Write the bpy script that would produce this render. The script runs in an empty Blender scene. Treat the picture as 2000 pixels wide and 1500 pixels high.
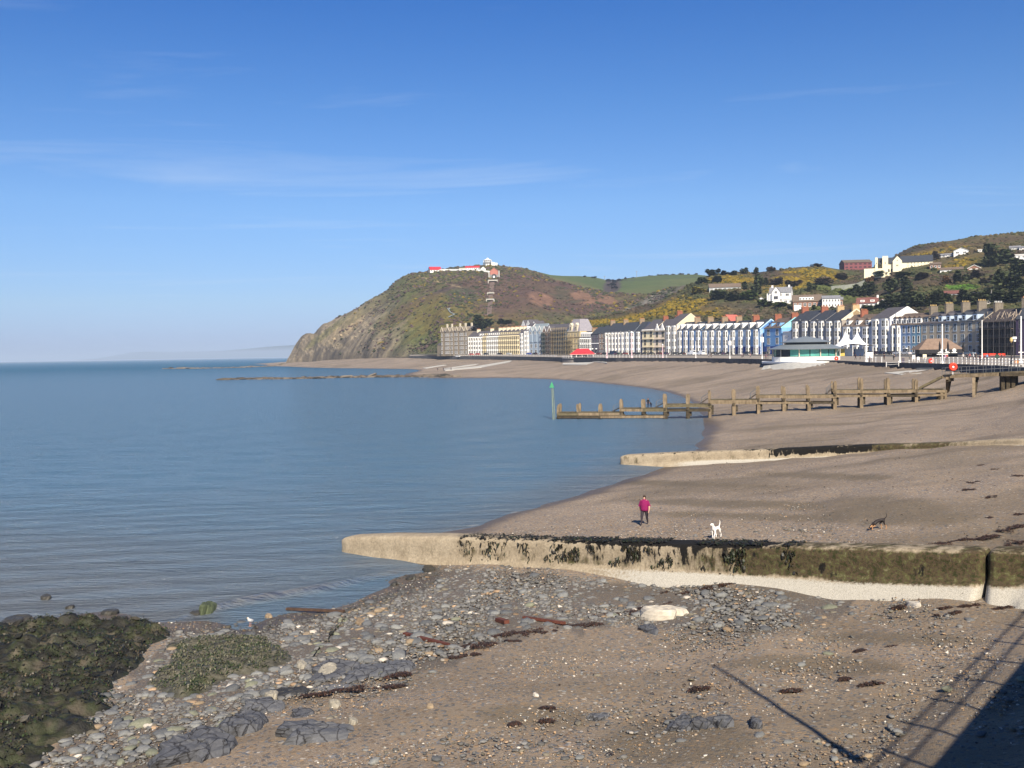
import bpy, bmesh, math, random
import numpy as np
from mathutils import Vector, Matrix
from mathutils.bvhtree import BVHTree

scene = bpy.context.scene
COL = scene.collection
rnd = random.Random(7)
rng = np.random.default_rng(11)
R = math.radians

# ------------------------------------------------------------------ camera
F = 1880.0            # focal length in pixels of the 2000 x 1500 photograph
ZC = 11.2             # eye height above the water
ROLL = math.atan(0.016)
PITCH = math.atan(59.5 / F)
r0 = Vector((1, 0, 0)); f0 = Vector((0, math.cos(PITCH), -math.sin(PITCH))); u0 = Vector((0, math.sin(PITCH), math.cos(PITCH)))
IX = math.cos(ROLL) * r0 - math.sin(ROLL) * u0
IU = math.sin(ROLL) * r0 + math.cos(ROLL) * u0
CAMP = Vector((0, 0, ZC))
cam = bpy.data.cameras.new('camera')
cam.sensor_fit = 'HORIZONTAL'; cam.sensor_width = 36.0; cam.lens = 36.0 * F / 2000.0
cam.clip_start = 0.1; cam.clip_end = 120000
camo = bpy.data.objects.new('camera', cam); COL.objects.link(camo)
camo.matrix_world = Matrix.Translation(CAMP) @ Matrix((IX, IU, -f0)).transposed().to_4x4()
scene.camera = camo

# ------------------------------------------------------------------ sky, sun, exposure
SUN_EL = R(38.0)
SUN_H = Vector((0.134, -0.991, 0)).normalized()        # horizontal direction towards the sun
world = bpy.data.worlds.new('World'); scene.world = world; world.use_nodes = True
wn = world.node_tree.nodes; wl = world.node_tree.links
bg = wn['Background']; bg.inputs['Strength'].default_value = 0.077
sky = wn.new('ShaderNodeTexSky'); sky.sky_type = 'NISHITA'; sky.sun_disc = False
sky.sun_elevation = SUN_EL; sky.sun_rotation = math.atan2(SUN_H.x, SUN_H.y)
sky.altitude = 0; sky.air_density = 1.0; sky.dust_density = 0.25; sky.ozone_density = 3.0
# thin cirrus streaks all round the sky
tc = wn.new('ShaderNodeTexCoord')
sep = wn.new('ShaderNodeSeparateXYZ'); wl.new(tc.outputs['Generated'], sep.inputs[0])
mx = wn.new('ShaderNodeMath'); mx.operation = 'MAXIMUM'; mx.inputs[1].default_value = 0.03; wl.new(sep.outputs['Z'], mx.inputs[0])
dx = wn.new('ShaderNodeMath'); dx.operation = 'DIVIDE'; wl.new(sep.outputs['X'], dx.inputs[0]); wl.new(mx.outputs[0], dx.inputs[1])
dy = wn.new('ShaderNodeMath'); dy.operation = 'DIVIDE'; wl.new(sep.outputs['Y'], dy.inputs[0]); wl.new(mx.outputs[0], dy.inputs[1])
cmb = wn.new('ShaderNodeCombineXYZ'); wl.new(dx.outputs[0], cmb.inputs[0]); wl.new(dy.outputs[0], cmb.inputs[1])
mp = wn.new('ShaderNodeMapping'); mp.inputs['Rotation'].default_value = (0, 0, R(8)); mp.inputs['Scale'].default_value = (0.30, 0.75, 1)
mp.inputs['Location'].default_value = (1.25, 4.15, 0)
wl.new(cmb.outputs[0], mp.inputs['Vector'])
nz = wn.new('ShaderNodeTexNoise'); nz.inputs['Scale'].default_value = 1.0; nz.inputs['Detail'].default_value = 9; nz.inputs['Roughness'].default_value = 0.58
nz.inputs['Distortion'].default_value = 0.6; wl.new(mp.outputs[0], nz.inputs['Vector'])
rp = wn.new('ShaderNodeMapRange'); rp.inputs['From Min'].default_value = 0.555; rp.inputs['From Max'].default_value = 0.86
rp.inputs['To Max'].default_value = 0.42; wl.new(nz.outputs['Fac'], rp.inputs['Value'])
hz = wn.new('ShaderNodeMapRange'); hz.inputs['From Min'].default_value = 0.02; hz.inputs['From Max'].default_value = 0.12; wl.new(sep.outputs['Z'], hz.inputs['Value'])
mu = wn.new('ShaderNodeMath'); mu.operation = 'MULTIPLY'; wl.new(rp.outputs[0], mu.inputs[0]); wl.new(hz.outputs[0], mu.inputs[1])
mixc = wn.new('ShaderNodeMix'); mixc.data_type = 'RGBA'; wl.new(mu.outputs[0], mixc.inputs[0])
SKYSAT = wn.new('ShaderNodeHueSaturation'); SKYSAT.inputs['Saturation'].default_value = 1.0; wl.new(sky.outputs[0], SKYSAT.inputs['Color'])
# clear spring air: a deeper blue overhead, a pale one at the horizon, the same all the way round
tr = wn.new('ShaderNodeValToRGB'); wl.new(sep.outputs['Z'], tr.inputs[0])
TINT = [(0.0, (.34,.46,.92)), (.02, (.39,.49,.88)), (.055, (.48,.58,.84)), (.15, (.52,.68,.92)), (.25, (.37,.615,.925)), (.345, (.235,.53,.94)), (.7, (.20,.50,.93))]
while len(tr.color_ramp.elements) < len(TINT): tr.color_ramp.elements.new(.5)
for e_, (p_, c_) in zip(tr.color_ramp.elements, TINT): e_.position = p_; e_.color = (*c_, 1)
tm = wn.new('ShaderNodeMix'); tm.data_type = 'RGBA'; tm.blend_type = 'MULTIPLY'; tm.inputs[0].default_value = 1.0
wl.new(SKYSAT.outputs[0], tm.inputs[6]); wl.new(tr.outputs[0], tm.inputs[7])
wl.new(tm.outputs[2], mixc.inputs[6]); mixc.inputs[7].default_value = (6.0, 6.6, 7.4, 1)
wl.new(mixc.outputs[2], bg.inputs['Color'])

sun = bpy.data.lights.new('sun', 'SUN'); sun.energy = 5.0; sun.angle = R(0.53); sun.color = (1.0, 0.90, 0.74)
suno = bpy.data.objects.new('sun', sun); COL.objects.link(suno)
to_sun = Vector((SUN_H.x * math.cos(SUN_EL), SUN_H.y * math.cos(SUN_EL), math.sin(SUN_EL)))
suno.rotation_euler = to_sun.to_track_quat('Z', 'Y').to_euler(); suno.location = (30, -60, 120)
vs = scene.view_settings
vs.view_transform = 'Standard'; vs.look = 'None'; vs.gamma = 1.0; vs.use_curve_mapping = False
vs.exposure = 0.755
scene.cycles.max_bounces = 6; scene.cycles.diffuse_bounces = 2; scene.cycles.glossy_bounces = 3
scene.cycles.transparent_max_bounces = 8; scene.cycles.volume_bounces = 0

# ------------------------------------------------------------------ picture <-> place
def ray(px, py):
    px = float(px); py = float(py); d = F * f0 + (px - 1000) * IX + (750 - py) * IU
    return d / d.y                                    # d.y == 1, so the parameter is the distance D
def at(px, py, D): return CAMP + ray(px, py) * float(D)
def gz(px, py, z):                                     # point at height z
    d = ray(px, py); return CAMP + d * ((z - ZC) / d.z)
def hory(px): return 690.5 - 0.016 * (px - 1000)
def project(X, Y, Z):
    X = np.asarray(X, float); Y = np.asarray(Y, float); Z = np.asarray(Z, float) - ZC
    a = X * IX.x + Y * IX.y + Z * IX.z; b = X * IU.x + Y * IU.y + Z * IU.z; c = X * f0.x + Y * f0.y + Z * f0.z
    return 1000 + F * a / c, 750 - F * b / c

# ------------------------------------------------------------------ noise helpers (numpy)
def _hash(ix, iy, seed):
    h = (ix.astype(np.int64) * 374761393 + iy.astype(np.int64) * 668265263 + seed * 974634777) & 0xffffffff
    h = ((h ^ (h >> 13)) * 1274126177) & 0xffffffff
    return ((h ^ (h >> 16)) & 0xffff) / 65535.0
def vnoise(x, y, seed=0):
    ix = np.floor(x); iy = np.floor(y); fx = x - ix; fy = y - iy
    fx = fx * fx * (3 - 2 * fx); fy = fy * fy * (3 - 2 * fy)
    a = _hash(ix, iy, seed); b = _hash(ix + 1, iy, seed); c = _hash(ix, iy + 1, seed); d = _hash(ix + 1, iy + 1, seed)
    return (a * (1 - fx) + b * fx) * (1 - fy) + (c * (1 - fx) + d * fx) * fy
def fbm(x, y, oct=4, seed=0):
    x = np.asarray(x, float); y = np.asarray(y, float)
    s = 0; amp = .5; t = 0
    for i in range(oct):
        s = s + amp * vnoise(x * 2 ** i + 17.3 * i, y * 2 ** i - 9.1 * i, seed + i); t += amp; amp *= .5
    return s / t
def inpoly(px, py, poly):
    px = np.asarray(px, float); py = np.asarray(py, float)
    r = np.zeros(px.shape, bool); n = len(poly)
    for i in range(n):
        x1, y1 = poly[i]; x2, y2 = poly[(i + 1) % n]
        if y1 == y2: continue
        c = ((y1 > py) != (y2 > py)) & (px < (x2 - x1) * (py - y1) / (y2 - y1) + x1)
        r ^= c
    return r
def sstep(a, b, x):
    t = np.clip((x - a) / (b - a), 0, 1); return t * t * (3 - 2 * t)

# ------------------------------------------------------------------ materials
MATS = {}
def nodes_of(name):
    m = bpy.data.materials.new(name); m.use_nodes = True
    return m, m.node_tree.nodes, m.node_tree.links, m.node_tree.nodes['Principled BSDF']
def M(name, col, rough=.8, var=.18, scale=1.5, bump=0.0, spec=.25, metal=0.0, stretch=None):
    """plain procedural paint / stone / wood: a colour that wanders with two noises"""
    if name in MATS: return MATS[name]
    m, n, l, p = nodes_of(name)
    t = n.new('ShaderNodeTexCoord'); src = t.outputs['Object']
    if stretch:
        q = n.new('ShaderNodeMapping'); q.inputs['Scale'].default_value = stretch; l.new(src, q.inputs[0]); src = q.outputs[0]
    a = n.new('ShaderNodeTexNoise'); a.inputs['Scale'].default_value = scale; a.inputs['Detail'].default_value = 6; a.inputs['Roughness'].default_value = .62; l.new(src, a.inputs['Vector'])
    r = n.new('ShaderNodeMapRange'); r.inputs['From Min'].default_value = .3; r.inputs['From Max'].default_value = .7
    r.inputs['To Min'].default_value = 1 - var; r.inputs['To Max'].default_value = 1 + var; l.new(a.outputs['Fac'], r.inputs['Value'])
    v = n.new('ShaderNodeVectorMath'); v.operation = 'SCALE'; v.inputs[0].default_value = col[:3]; l.new(r.outputs[0], v.inputs['Scale'])
    l.new(v.outputs[0], p.inputs['Base Color'])
    p.inputs['Roughness'].default_value = rough; p.inputs['Specular IOR Level'].default_value = spec; p.inputs['Metallic'].default_value = metal
    if bump:
        b = n.new('ShaderNodeBump'); b.inputs['Strength'].default_value = bump; b.inputs['Distance'].default_value = .05
        l.new(a.outputs['Fac'], b.inputs['Height']); l.new(b.outputs[0], p.inputs['Normal'])
    MATS[name] = m; return m
def MC(name, rough=.9, scale=.3, var=.35, bump=.6, bdist=1.0, spec=.15, attr='Col', fine=None):
    """colour attribute times noise, with relief"""
    if name in MATS: return MATS[name]
    m, n, l, p = nodes_of(name)
    t = n.new('ShaderNodeTexCoord')
    at_ = n.new('ShaderNodeAttribute'); at_.attribute_name = attr
    a = n.new('ShaderNodeTexNoise'); a.inputs['Scale'].default_value = scale; a.inputs['Detail'].default_value = 9; a.inputs['Roughness'].default_value = .68; l.new(t.outputs['Object'], a.inputs['Vector'])
    r = n.new('ShaderNodeMapRange'); r.inputs['From Min'].default_value = .3; r.inputs['From Max'].default_value = .7
    r.inputs['To Min'].default_value = 1 - var; r.inputs['To Max'].default_value = 1 + var; l.new(a.outputs['Fac'], r.inputs['Value'])
    v = n.new('ShaderNodeVectorMath'); v.operation = 'SCALE'; l.new(at_.outputs['Color'], v.inputs[0]); l.new(r.outputs[0], v.inputs['Scale'])
    l.new(v.outputs[0], p.inputs['Base Color'])
    p.inputs['Roughness'].default_value = rough; p.inputs['Specular IOR Level'].default_value = spec
    if bump:
        b = n.new('ShaderNodeBump'); b.inputs['Strength'].default_value = bump; b.inputs['Distance'].default_value = bdist
        l.new(a.outputs['Fac'], b.inputs['Height']); l.new(b.outputs[0], p.inputs['Normal'])
    MATS[name] = m; return m

# ------------------------------------------------------------------ mesh helpers
class MB:
    def __init__(self): self.v = []; self.f = []; self.m = []; self.smooth = False
    def add(self, vs, fs, mi=0):
        o = len(self.v); self.v.extend([tuple(q) for q in vs]); self.f.extend([tuple(o + i for i in q) for q in fs]); self.m.extend([mi] * len(fs)); return self
    def box(self, x0, x1, y0, y1, z0, z1, mi=0):
        return self.add([(x0,y0,z0),(x1,y0,z0),(x1,y1,z0),(x0,y1,z0),(x0,y0,z1),(x1,y0,z1),(x1,y1,z1),(x0,y1,z1)],
                        [(0,3,2,1),(4,5,6,7),(0,1,5,4),(1,2,6,5),(2,3,7,6),(3,0,4,7)], mi)
    def prism(self, poly, z0, z1, mi=0, top=1.0):
        n = len(poly); cx = sum(p[0] for p in poly) / n; cy = sum(p[1] for p in poly) / n
        vs = [(x, y, z0) for x, y in poly] + [(cx + (x - cx) * top, cy + (y - cy) * top, z1) for x, y in poly]
        fs = [tuple(reversed(range(n))), tuple(range(n, 2 * n))] + [(i, (i + 1) % n, n + (i + 1) % n, n + i) for i in range(n)]
        return self.add(vs, fs, mi)
    def xprism(self, poly, x0, x1, mi=0):
        """polygon in (y,z) swept along x"""
        n = len(poly); vs = [(x0, y, z) for y, z in poly] + [(x1, y, z) for y, z in poly]
        fs = [tuple(range(n)), tuple(reversed(range(n, 2 * n)))] + [(i, n + i, n + (i + 1) % n, (i + 1) % n) for i in range(n)]
        return self.add(vs, fs, mi)
    def tube(self, p0, p1, r0_, r1_=None, n=6, mi=0):
        p0 = Vector(p0); p1 = Vector(p1); r1_ = r0_ if r1_ is None else r1_
        d = (p1 - p0).normalized(); a = d.orthogonal().normalized(); b = d.cross(a)
        vs = []
        for p, r in ((p0, r0_), (p1, r1_)):
            for i in range(n):
                t = 2 * math.pi * i / n; vs.append(p + a * (r * math.cos(t)) + b * (r * math.sin(t)))
        fs = [(i, (i + 1) % n, n + (i + 1) % n, n + i) for i in range(n)] + [tuple(reversed(range(n))), tuple(range(n, 2 * n))]
        return self.add(vs, fs, mi)
    def beam(self, p0, p1, w, h, mi=0):
        """rectangular bar between two points, w across, h in the vertical sense"""
        p0 = Vector(p0); p1 = Vector(p1); d = (p1 - p0).normalized()
        s = d.cross(Vector((0, 0, 1)))
        s = s.normalized() if s.length > 1e-4 else Vector((1, 0, 0))
        u = s.cross(d).normalized()
        vs = [p + s * (w / 2 * a) + u * (h / 2 * b) for p in (p0, p1) for a, b in ((-1, -1), (1, -1), (1, 1), (-1, 1))]
        return self.add(vs, [(0, 3, 2, 1), (4, 5, 6, 7), (0, 1, 5, 4), (1, 2, 6, 5), (2, 3, 7, 6), (3, 0, 4, 7)], mi)
    def lathe(self, prof, n=12, mi=0, c=(0, 0)):
        """profile [(r,z)...]"""
        vs = [(c[0] + r * math.cos(2 * math.pi * i / n), c[1] + r * math.sin(2 * math.pi * i / n), z) for r, z in prof for i in range(n)]
        k = len(prof); fs = []
        for j in range(k - 1):
            for i in range(n): fs.append((j * n + i, j * n + (i + 1) % n, (j + 1) * n + (i + 1) % n, (j + 1) * n + i))
        fs.append(tuple(reversed(range(n)))); fs.append(tuple(range((k - 1) * n, k * n)))
        return self.add(vs, fs, mi)
    def mesh(self, name, mats):
        me = bpy.data.meshes.new(name); me.from_pydata([tuple(map(float, v)) for v in self.v], [], self.f)
        for m in (mats if isinstance(mats, (list, tuple)) else [mats]): me.materials.append(m)
        if any(self.m): me.polygons.foreach_set('material_index', self.m)
        if self.smooth: me.polygons.foreach_set('use_smooth', [True] * len(self.f))
        me.update(); return me
    def build(self, name, mats, parent=None, loc=None, rz=0):
        return place(name, self.mesh(name, mats), parent, loc, rz)

def place(name, me, parent=None, loc=None, rz=0, scale=None):
    o = bpy.data.objects.new(name, me); COL.objects.link(o)
    if parent is not None: o.parent = parent
    if loc is not None: o.location = loc
    if rz: o.rotation_euler = (0, 0, rz)
    if scale is not None: o.scale = scale
    return o
def tag(o, label=None, cat=None, group=None, kind=None):
    if label: o['label'] = label
    if cat: o['category'] = cat
    if group: o['group'] = group
    if kind: o['kind'] = kind
    return o
def thing(name, label, cat, loc=(0, 0, 0), rz=0, group=None):
    o = bpy.data.objects.new(name, None); COL.objects.link(o); o.location = loc; o.rotation_euler = (0, 0, rz); o.empty_display_size = .2
    return tag(o, label, cat, group)
def npmesh(name, V, Fq, cols=None, mats=None, smooth=False):
    """fast mesh from numpy: V (n,3), Fq (m,3|4) int; cols (n,3) point colours"""
    me = bpy.data.meshes.new(name); V = np.ascontiguousarray(V, np.float32); Fq = np.ascontiguousarray(Fq, np.int32)
    k = Fq.shape[1]
    me.vertices.add(len(V)); me.vertices.foreach_set('co', V.ravel())
    me.loops.add(Fq.size); me.loops.foreach_set('vertex_index', Fq.ravel())
    me.polygons.add(len(Fq)); me.polygons.foreach_set('loop_start', np.arange(0, Fq.size, k, dtype=np.int32))
    me.polygons.foreach_set('loop_total', np.full(len(Fq), k, np.int32))
    me.polygons.foreach_set('use_smooth', np.full(len(Fq), smooth, bool))
    me.update(calc_edges=True)
    if cols is not None:
        a = me.color_attributes.new('Col', 'FLOAT_COLOR', 'POINT')
        c = np.ones((len(V), 4), np.float32); c[:, :3] = cols; a.data.foreach_set('color', c.ravel())
    for m in (mats if isinstance(mats, (list, tuple)) else [mats]): me.materials.append(m)
    return me
def gridfaces(nr, nc):
    i = np.arange(nr * nc).reshape(nr, nc)
    return np.stack([i[:-1, :-1], i[:-1, 1:], i[1:, 1:], i[1:, :-1]], -1).reshape(-1, 4)
def scatter(base_v, base_f, pos, rot, scl, cols):
    """copies of one small mesh joined into one: pos (n,3), rot (n,3,3), scl (n,3), cols (n,3)"""
    n = len(pos); k = len(base_v)
    V = np.einsum('nij,nkj->nki', rot, base_v[None] * scl[:, None, :]) + pos[:, None, :]
    Fq = (base_f[None] + (np.arange(n) * k)[:, None, None]).reshape(-1, base_f.shape[1])
    return V.reshape(-1, 3), Fq, np.repeat(cols, k, 0)
def rotz(a, tilt=None):
    n = len(a); m = np.zeros((n, 3, 3)); m[:, 0, 0] = np.cos(a); m[:, 0, 1] = -np.sin(a); m[:, 1, 0] = np.sin(a); m[:, 1, 1] = np.cos(a); m[:, 2, 2] = 1
    if tilt is not None:
        t = np.zeros((n, 3, 3)); t[:, 0, 0] = 1; t[:, 1, 1] = np.cos(tilt); t[:, 1, 2] = -np.sin(tilt); t[:, 2, 1] = np.sin(tilt); t[:, 2, 2] = np.cos(tilt)
        m = m @ t
    return m
# ================================================================== THE LAND
# promenade edge and foot of the house fronts: picture column, distance, height
EDGE = [(2600,100,7.6),(2300,120,7.6),(2010,155,7.6),(1900,188,7.6),(1830,205,7.6),(1700,236,7.6),(1640,270,7.7),(1500,320,7.9),(1460,338,8.0),(1350,389,8.2),
        (1200,460,8.35),(1100,560,8.5),(1040,645,8.8),(960,760,9.4),(860,860,9.9),(800,950,10.4)]
BASE = [(2600,300,8.2),(2300,325,8.2),(1990,363,694.0),(1900,383,693.2),(1780,414,692.4),(1640,457,692.2),(1540,495,692.2),(1330,600,692.4),(1250,640,692.4),(1130,700,692.8),
        (1040,750,692.4),(930,810,692.0),(860,850,692.0),(800,960,692.5)]
SCALE = [(860,1.0),(930,1.04),(1040,1.14),(1130,1.19),(1250,1.23),(1330,1.24),(1540,1.25),(1640,1.25),(1780,1.27),(1900,1.33),(1990,1.4)]
def _zof(px, D, z):
    return z if z < 100 else at(px, z, D).z
edge = np.array([[ (ray(a, 700).x), D, z] for a, D, z in EDGE])[::-1]
base = np.array([[ (ray(a, 695).x), D, _zof(a, D, z)] for a, D, z in BASE])[::-1]
def edgeD(az): return np.interp(az, edge[:, 0], edge[:, 1])
def edgeZ(az): return np.interp(az, edge[:, 0], edge[:, 2])
def baseD(az): return np.interp(az, base[:, 0], base[:, 1])
def baseZ(az): return np.interp(az, base[:, 0], base[:, 2])

# ---- beach: thin plate spline through heights read off the photograph
CP = []
def c_(px, py, z): p = gz(px, py, max(z, 0)); CP.append((p.x / p.y, math.log(p.y), z))
def cD(px, D, z): CP.append((ray(px, 700).x, math.log(D), z))
for px, py in [(-400,1240),(-150,1225),(0,1215),(100,1206),(200,1196),(300,1212),(400,1212),(480,1226),(560,1200),(650,1188),(700,1168),(770,1142),(830,1112),(800,1096),
               (865,1042),(930,1027),(1000,1004),(1100,976),(1200,945),(1300,912),(1352,882),(1368,862),(1376,840),(1370,812),(1355,788),(1330,774),(1290,763),(1235,754.5),
               (1150,745.5),(1080,740.5),(1000,738),(930,738.5),(800,721),(700,719.5),(620,718.5),(560,716)]:
    c_(px, py, 0)
for px, py, z in [(0,1100,-1.4),(500,1090,-1.2),(-300,1100,-2),(300,930,-3),(800,930,-2.2),(1100,900,-1.3),(1000,800,-3),(1250,835,-.7),(600,790,-4),(1150,770,-2),(760,727,-.8),(300,722,-5),(0,745,-5),(-400,800,-5),(1100,752,-1.6),(700,1040,-.8),(650,1130,-.45),(450,733,-2.5),(560,727,-1.5)]:
    c_(px, py, z)
for px, py, z in [(-200,1500,.9),(0,1500,.7),(300,1500,1.0),(300,1350,.55),(600,1300,.7),(600,1500,1.35),(1000,1500,1.7),(1000,1250,1.0),(1285,1143,.95),(1500,1500,2.3),(1500,1250,1.65),(1640,1160,1.6),
                  (2000,1500,3.1),(2000,1180,2.3),(2000,1300,2.8),(2300,1500,4.2),(2300,1200,3.6),(1000,1900,2.1),(1600,1900,2.8),(200,1900,1.5),(2400,2200,4.5),(1000,2600,2.6),
                  (1000,1030,.42),(1260,1027,1.3),(1397,1050,1.65),(1715,1035,2.5),(2000,1060,2.9),(1900,1000,3.0),(2000,930,3.4),(1500,950,1.5),(1700,920,2.2),(2000,885,3.3),(2300,1000,4.6),
                  (1600,850,1.15),(1450,860,.55),(1500,830,.9),(1800,830,2.5),(2000,800,3.9),(2000,850,3.5),(1846,779,3.0),(1630,798,1.5),(1480,805,.9),(1700,760,3.2),
                  (2000,770,4.2),(2200,800,5.5),(1100,717,4.2),(900,727,1.6)]:
    c_(px, py, z)
for px, D, z in [(2010,154,6.8),(1900,186,5.9),(1830,204,6.6),(1760,222,6.6),(1700,234,6.8),(1640,267,7.2),(1560,290,6.9),(1500,310,6.2),(1460,336,6.4),(1350,388,6.9),(1270,420,6.7),(1200,458,6.6),(1130,530,5.6),
                 (1100,550,5.6),(1040,640,6.1),(960,752,6.4),(860,850,6.6),(800,940,8),(740,1010,8),(680,1120,7),(620,1240,5.5),(575,1330,4),(558,1400,2)]:
    cD(px, D, z)
CP = np.array(CP); CW = np.array([1.0, 0.30])
def _U(r2): return np.where(r2 > 1e-12, r2 * np.log(np.maximum(r2, 1e-12)), 0)
def _tps(P, z, lam):
    n = len(P); d = P[:, None] - P[None]; K = _U((d ** 2).sum(-1)) + lam * np.eye(n)
    A = np.zeros((n + 3, n + 3)); A[:n, :n] = K; A[:n, n] = 1; A[:n, n + 1:] = P; A[n, :n] = 1; A[n + 1:, :n] = P.T
    return np.linalg.solve(A, np.r_[z, 0, 0, 0])
_P = CP[:, :2] * CW; _w = _tps(_P, CP[:, 2], 2e-4)
def beach_h(X, Y):
    X = np.asarray(X, float); Y = np.asarray(Y, float); sh = X.shape
    q = np.stack([X.ravel() / Y.ravel(), np.log(Y.ravel())], -1) * CW
    out = np.zeros(len(q))
    for s in range(0, len(q), 20000):
        b = q[s:s + 20000]; d = b[:, None] - _P[None]
        out[s:s + 20000] = _U((d ** 2).sum(-1)) @ _w[:-3] + _w[-3] + b @ _w[-2:]
    return out.reshape(sh)

nr, nc = 350, 430
azs = np.linspace(-.80, .86, nc); ls = np.exp(np.linspace(math.log(7.0), math.log(1700), nr))
AZ, DD = np.meshgrid(azs, ls); BX = AZ * DD; BY = DD
BZ = np.clip(beach_h(BX, BY), -6, 9)
BZ += (fbm(BX * .25, BY * .25, 4, 3) - .5) * .22 * sstep(-.1, .6, BZ) * np.clip(DD / 60, .6, 3)
# berms and ripples left by the tide, running along the shore
bz0 = BZ.copy()
BZ += .05 * np.sin(bz0 * 9 + fbm(BX * .12, BY * .12, 3, 8) * 9) * sstep(.15, .5, bz0)
inland = DD > edgeD(AZ) + .3
BZ = np.where(inland & (AZ > edge[0, 0]), np.minimum(BZ, edgeZ(AZ) - 2.0), BZ)
BZ = np.where((AZ <= edge[0, 0]) & (DD > 1250), np.minimum(BZ, 4), BZ)
PX, PY = project(BX, BY, BZ)

# cobble field and the weedy ledge, as areas read off the photograph
COBBLE = [(330,1236),(520,1212),(700,1182),(840,1120),(900,1110),(1290,1140),(1500,1150),(1660,1168),(1640,1215),(1500,1235),(1420,1240),(1290,1225),(1060,1235),(930,1262),(880,1292),(700,1335),(560,1350),(470,1410),(250,1510),(40,1510),(140,1440),(240,1350),(290,1290)]
LEDGE = [(-420,1235),(-100,1222),(0,1212),(90,1207),(150,1200),(215,1194),(262,1205),(300,1214),(308,1232),(285,1262),(262,1300),(246,1330),(225,1365),(200,1400),(150,1425),(100,1452),(60,1475),(70,1520),(-420,1560)]
MOSS = [(352,1262),(420,1246),(520,1250),(545,1275),(520,1310),(470,1325),(400,1345),(352,1360),(300,1345),(310,1315),(340,1300)]
_j = (fbm(BX * .8, BY * .8, 3, 77) - .5) * 60
cob = inpoly(PX + _j, PY + _j * .5, COBBLE).astype(float)
wet = 1 - sstep(.06, .30 , BZ + (fbm(BX * .3, BY * .3, 3, 5) - .5) * .16)
damp = sstep(.56, .70, fbm(BX * .035 + 3, BY * .10, 4, 21)) * .40 * sstep(.3, .8, BZ)
# greenish-brown damp sand streaks in the near bay and beside the groyne
for cx, cy, rx, ry in [(1930,1140,260,36),(1600,1300,210,24),(1750,1248,200,16),(1330,1450,190,60),(1750,1000,190,34),(1450,985,260,10),(1500,1010,300,8),(1330,945,200,7),(1620,930,180,8),(1050,1400,140,30),(560,1360,120,18)]:
    q = ((PX - cx) / rx) ** 2 + ((PY - cy - (PX - cx) * .03) / ry) ** 2
    damp = np.maximum(damp, .6 * (1 - sstep(.3, 1.1, q + (fbm(BX * .5, BY * .9, 3, 33) - .5) * .9)))
bc = np.stack([np.clip(wet, 0, 1), cob, np.clip(damp, 0, 1)], -1).reshape(-1, 3)
# beach material ---------------------------------------------------
m, n, l, p = nodes_of('shingle_and_sand'); MATS['beach'] = m
t = n.new('ShaderNodeTexCoord'); O = t.outputs['Object']
at_ = n.new('ShaderNodeAttribute'); at_.attribute_name = 'Col'
sp = n.new('ShaderNodeSeparateColor'); l.new(at_.outputs['Color'], sp.inputs[0])
def noise(scale, detail=5, rough=.6, vec=O, nn=n, ll=l):
    a = nn.new('ShaderNodeTexNoise'); a.inputs['Scale'].default_value = scale; a.inputs['Detail'].default_value = detail; a.inputs['Roughness'].default_value = rough; ll.new(vec, a.inputs['Vector']); return a
def ramp(src, stops, interp='LINEAR', nn=n, ll=l):
    r = nn.new('ShaderNodeValToRGB'); r.color_ramp.interpolation = interp
    e = r.color_ramp.elements
    while len(e) < len(stops): e.new(.5)
    for q, (pos, c) in zip(e, stops): q.position = pos; q.color = (*c, 1)
    ll.new(src, r.inputs[0]); return r
def mix(fac, a, b, blend='MIX', nn=n, ll=l):
    x = nn.new('ShaderNodeMix'); x.data_type = 'RGBA'; x.blend_type = blend
    for i, s in ((0, fac), (6, a), (7, b)):
        if hasattr(s, 'links'): ll.new(s, x.inputs[i])
        elif i == 0: x.inputs[0].default_value = s
        else: x.inputs[i].default_value = (*s, 1)
    return x.outputs[2]
def vor(scale, nn=n, ll=l, vec=O):
    v = nn.new('ShaderNodeTexVoronoi'); v.inputs['Scale'].default_value = scale; ll.new(vec, v.inputs['Vector']); return v
STONE = [(0,(.108,.108,.112)),(.18,(.151,.151,.155)),(.32,(.194,.148,.104)),(.46,(.259,.198,.140)),(.60,(.317,.223,.137)),(.72,(.173,.119,.083)),(.80,(.360,.245,.144)),(.88,(.216,.216,.223)),(.95,(.490,.432,.360))]
v1 = vor(34); s1 = n.new('ShaderNodeSeparateColor'); l.new(v1.outputs['Color'], s1.inputs[0]); c1 = ramp(s1.outputs[0], STONE, 'CONSTANT')
v2 = vor(11); s2 = n.new('ShaderNodeSeparateColor'); l.new(v2.outputs['Color'], s2.inputs[0]); c2 = ramp(s2.outputs[0], STONE, 'CONSTANT')
sandn = noise(60, 3); sand = ramp(sandn.outputs['Fac'], [(.3,(.252,.193,.134)),(.7,(.345,.272,.198))])
pn = noise(.35, 6, .65); pr = n.new('ShaderNodeMapRange'); pr.inputs['From Min'].default_value = .38; pr.inputs['From Max'].default_value = .62; pr.inputs['To Min'].default_value = .15; pr.inputs['To Max'].default_value = .75; l.new(pn.outputs['Fac'], pr.inputs['Value'])
c = mix(pr.outputs[0], sand.outputs[0], c1.outputs[0])
g2 = n.new('ShaderNodeMath'); g2.operation = 'GREATER_THAN'; g2.inputs[1].default_value = .68; l.new(s2.outputs[1], g2.inputs[0])
c = mix(g2.outputs[0], c, c2.outputs[0])
v3 = vor(4.2); s3 = n.new('ShaderNodeSeparateColor'); l.new(v3.outputs['Color'], s3.inputs[0])
g3 = n.new('ShaderNodeMath'); g3.operation = 'GREATER_THAN'; g3.inputs[1].default_value = .90; l.new(s3.outputs[1], g3.inputs[0])
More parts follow.
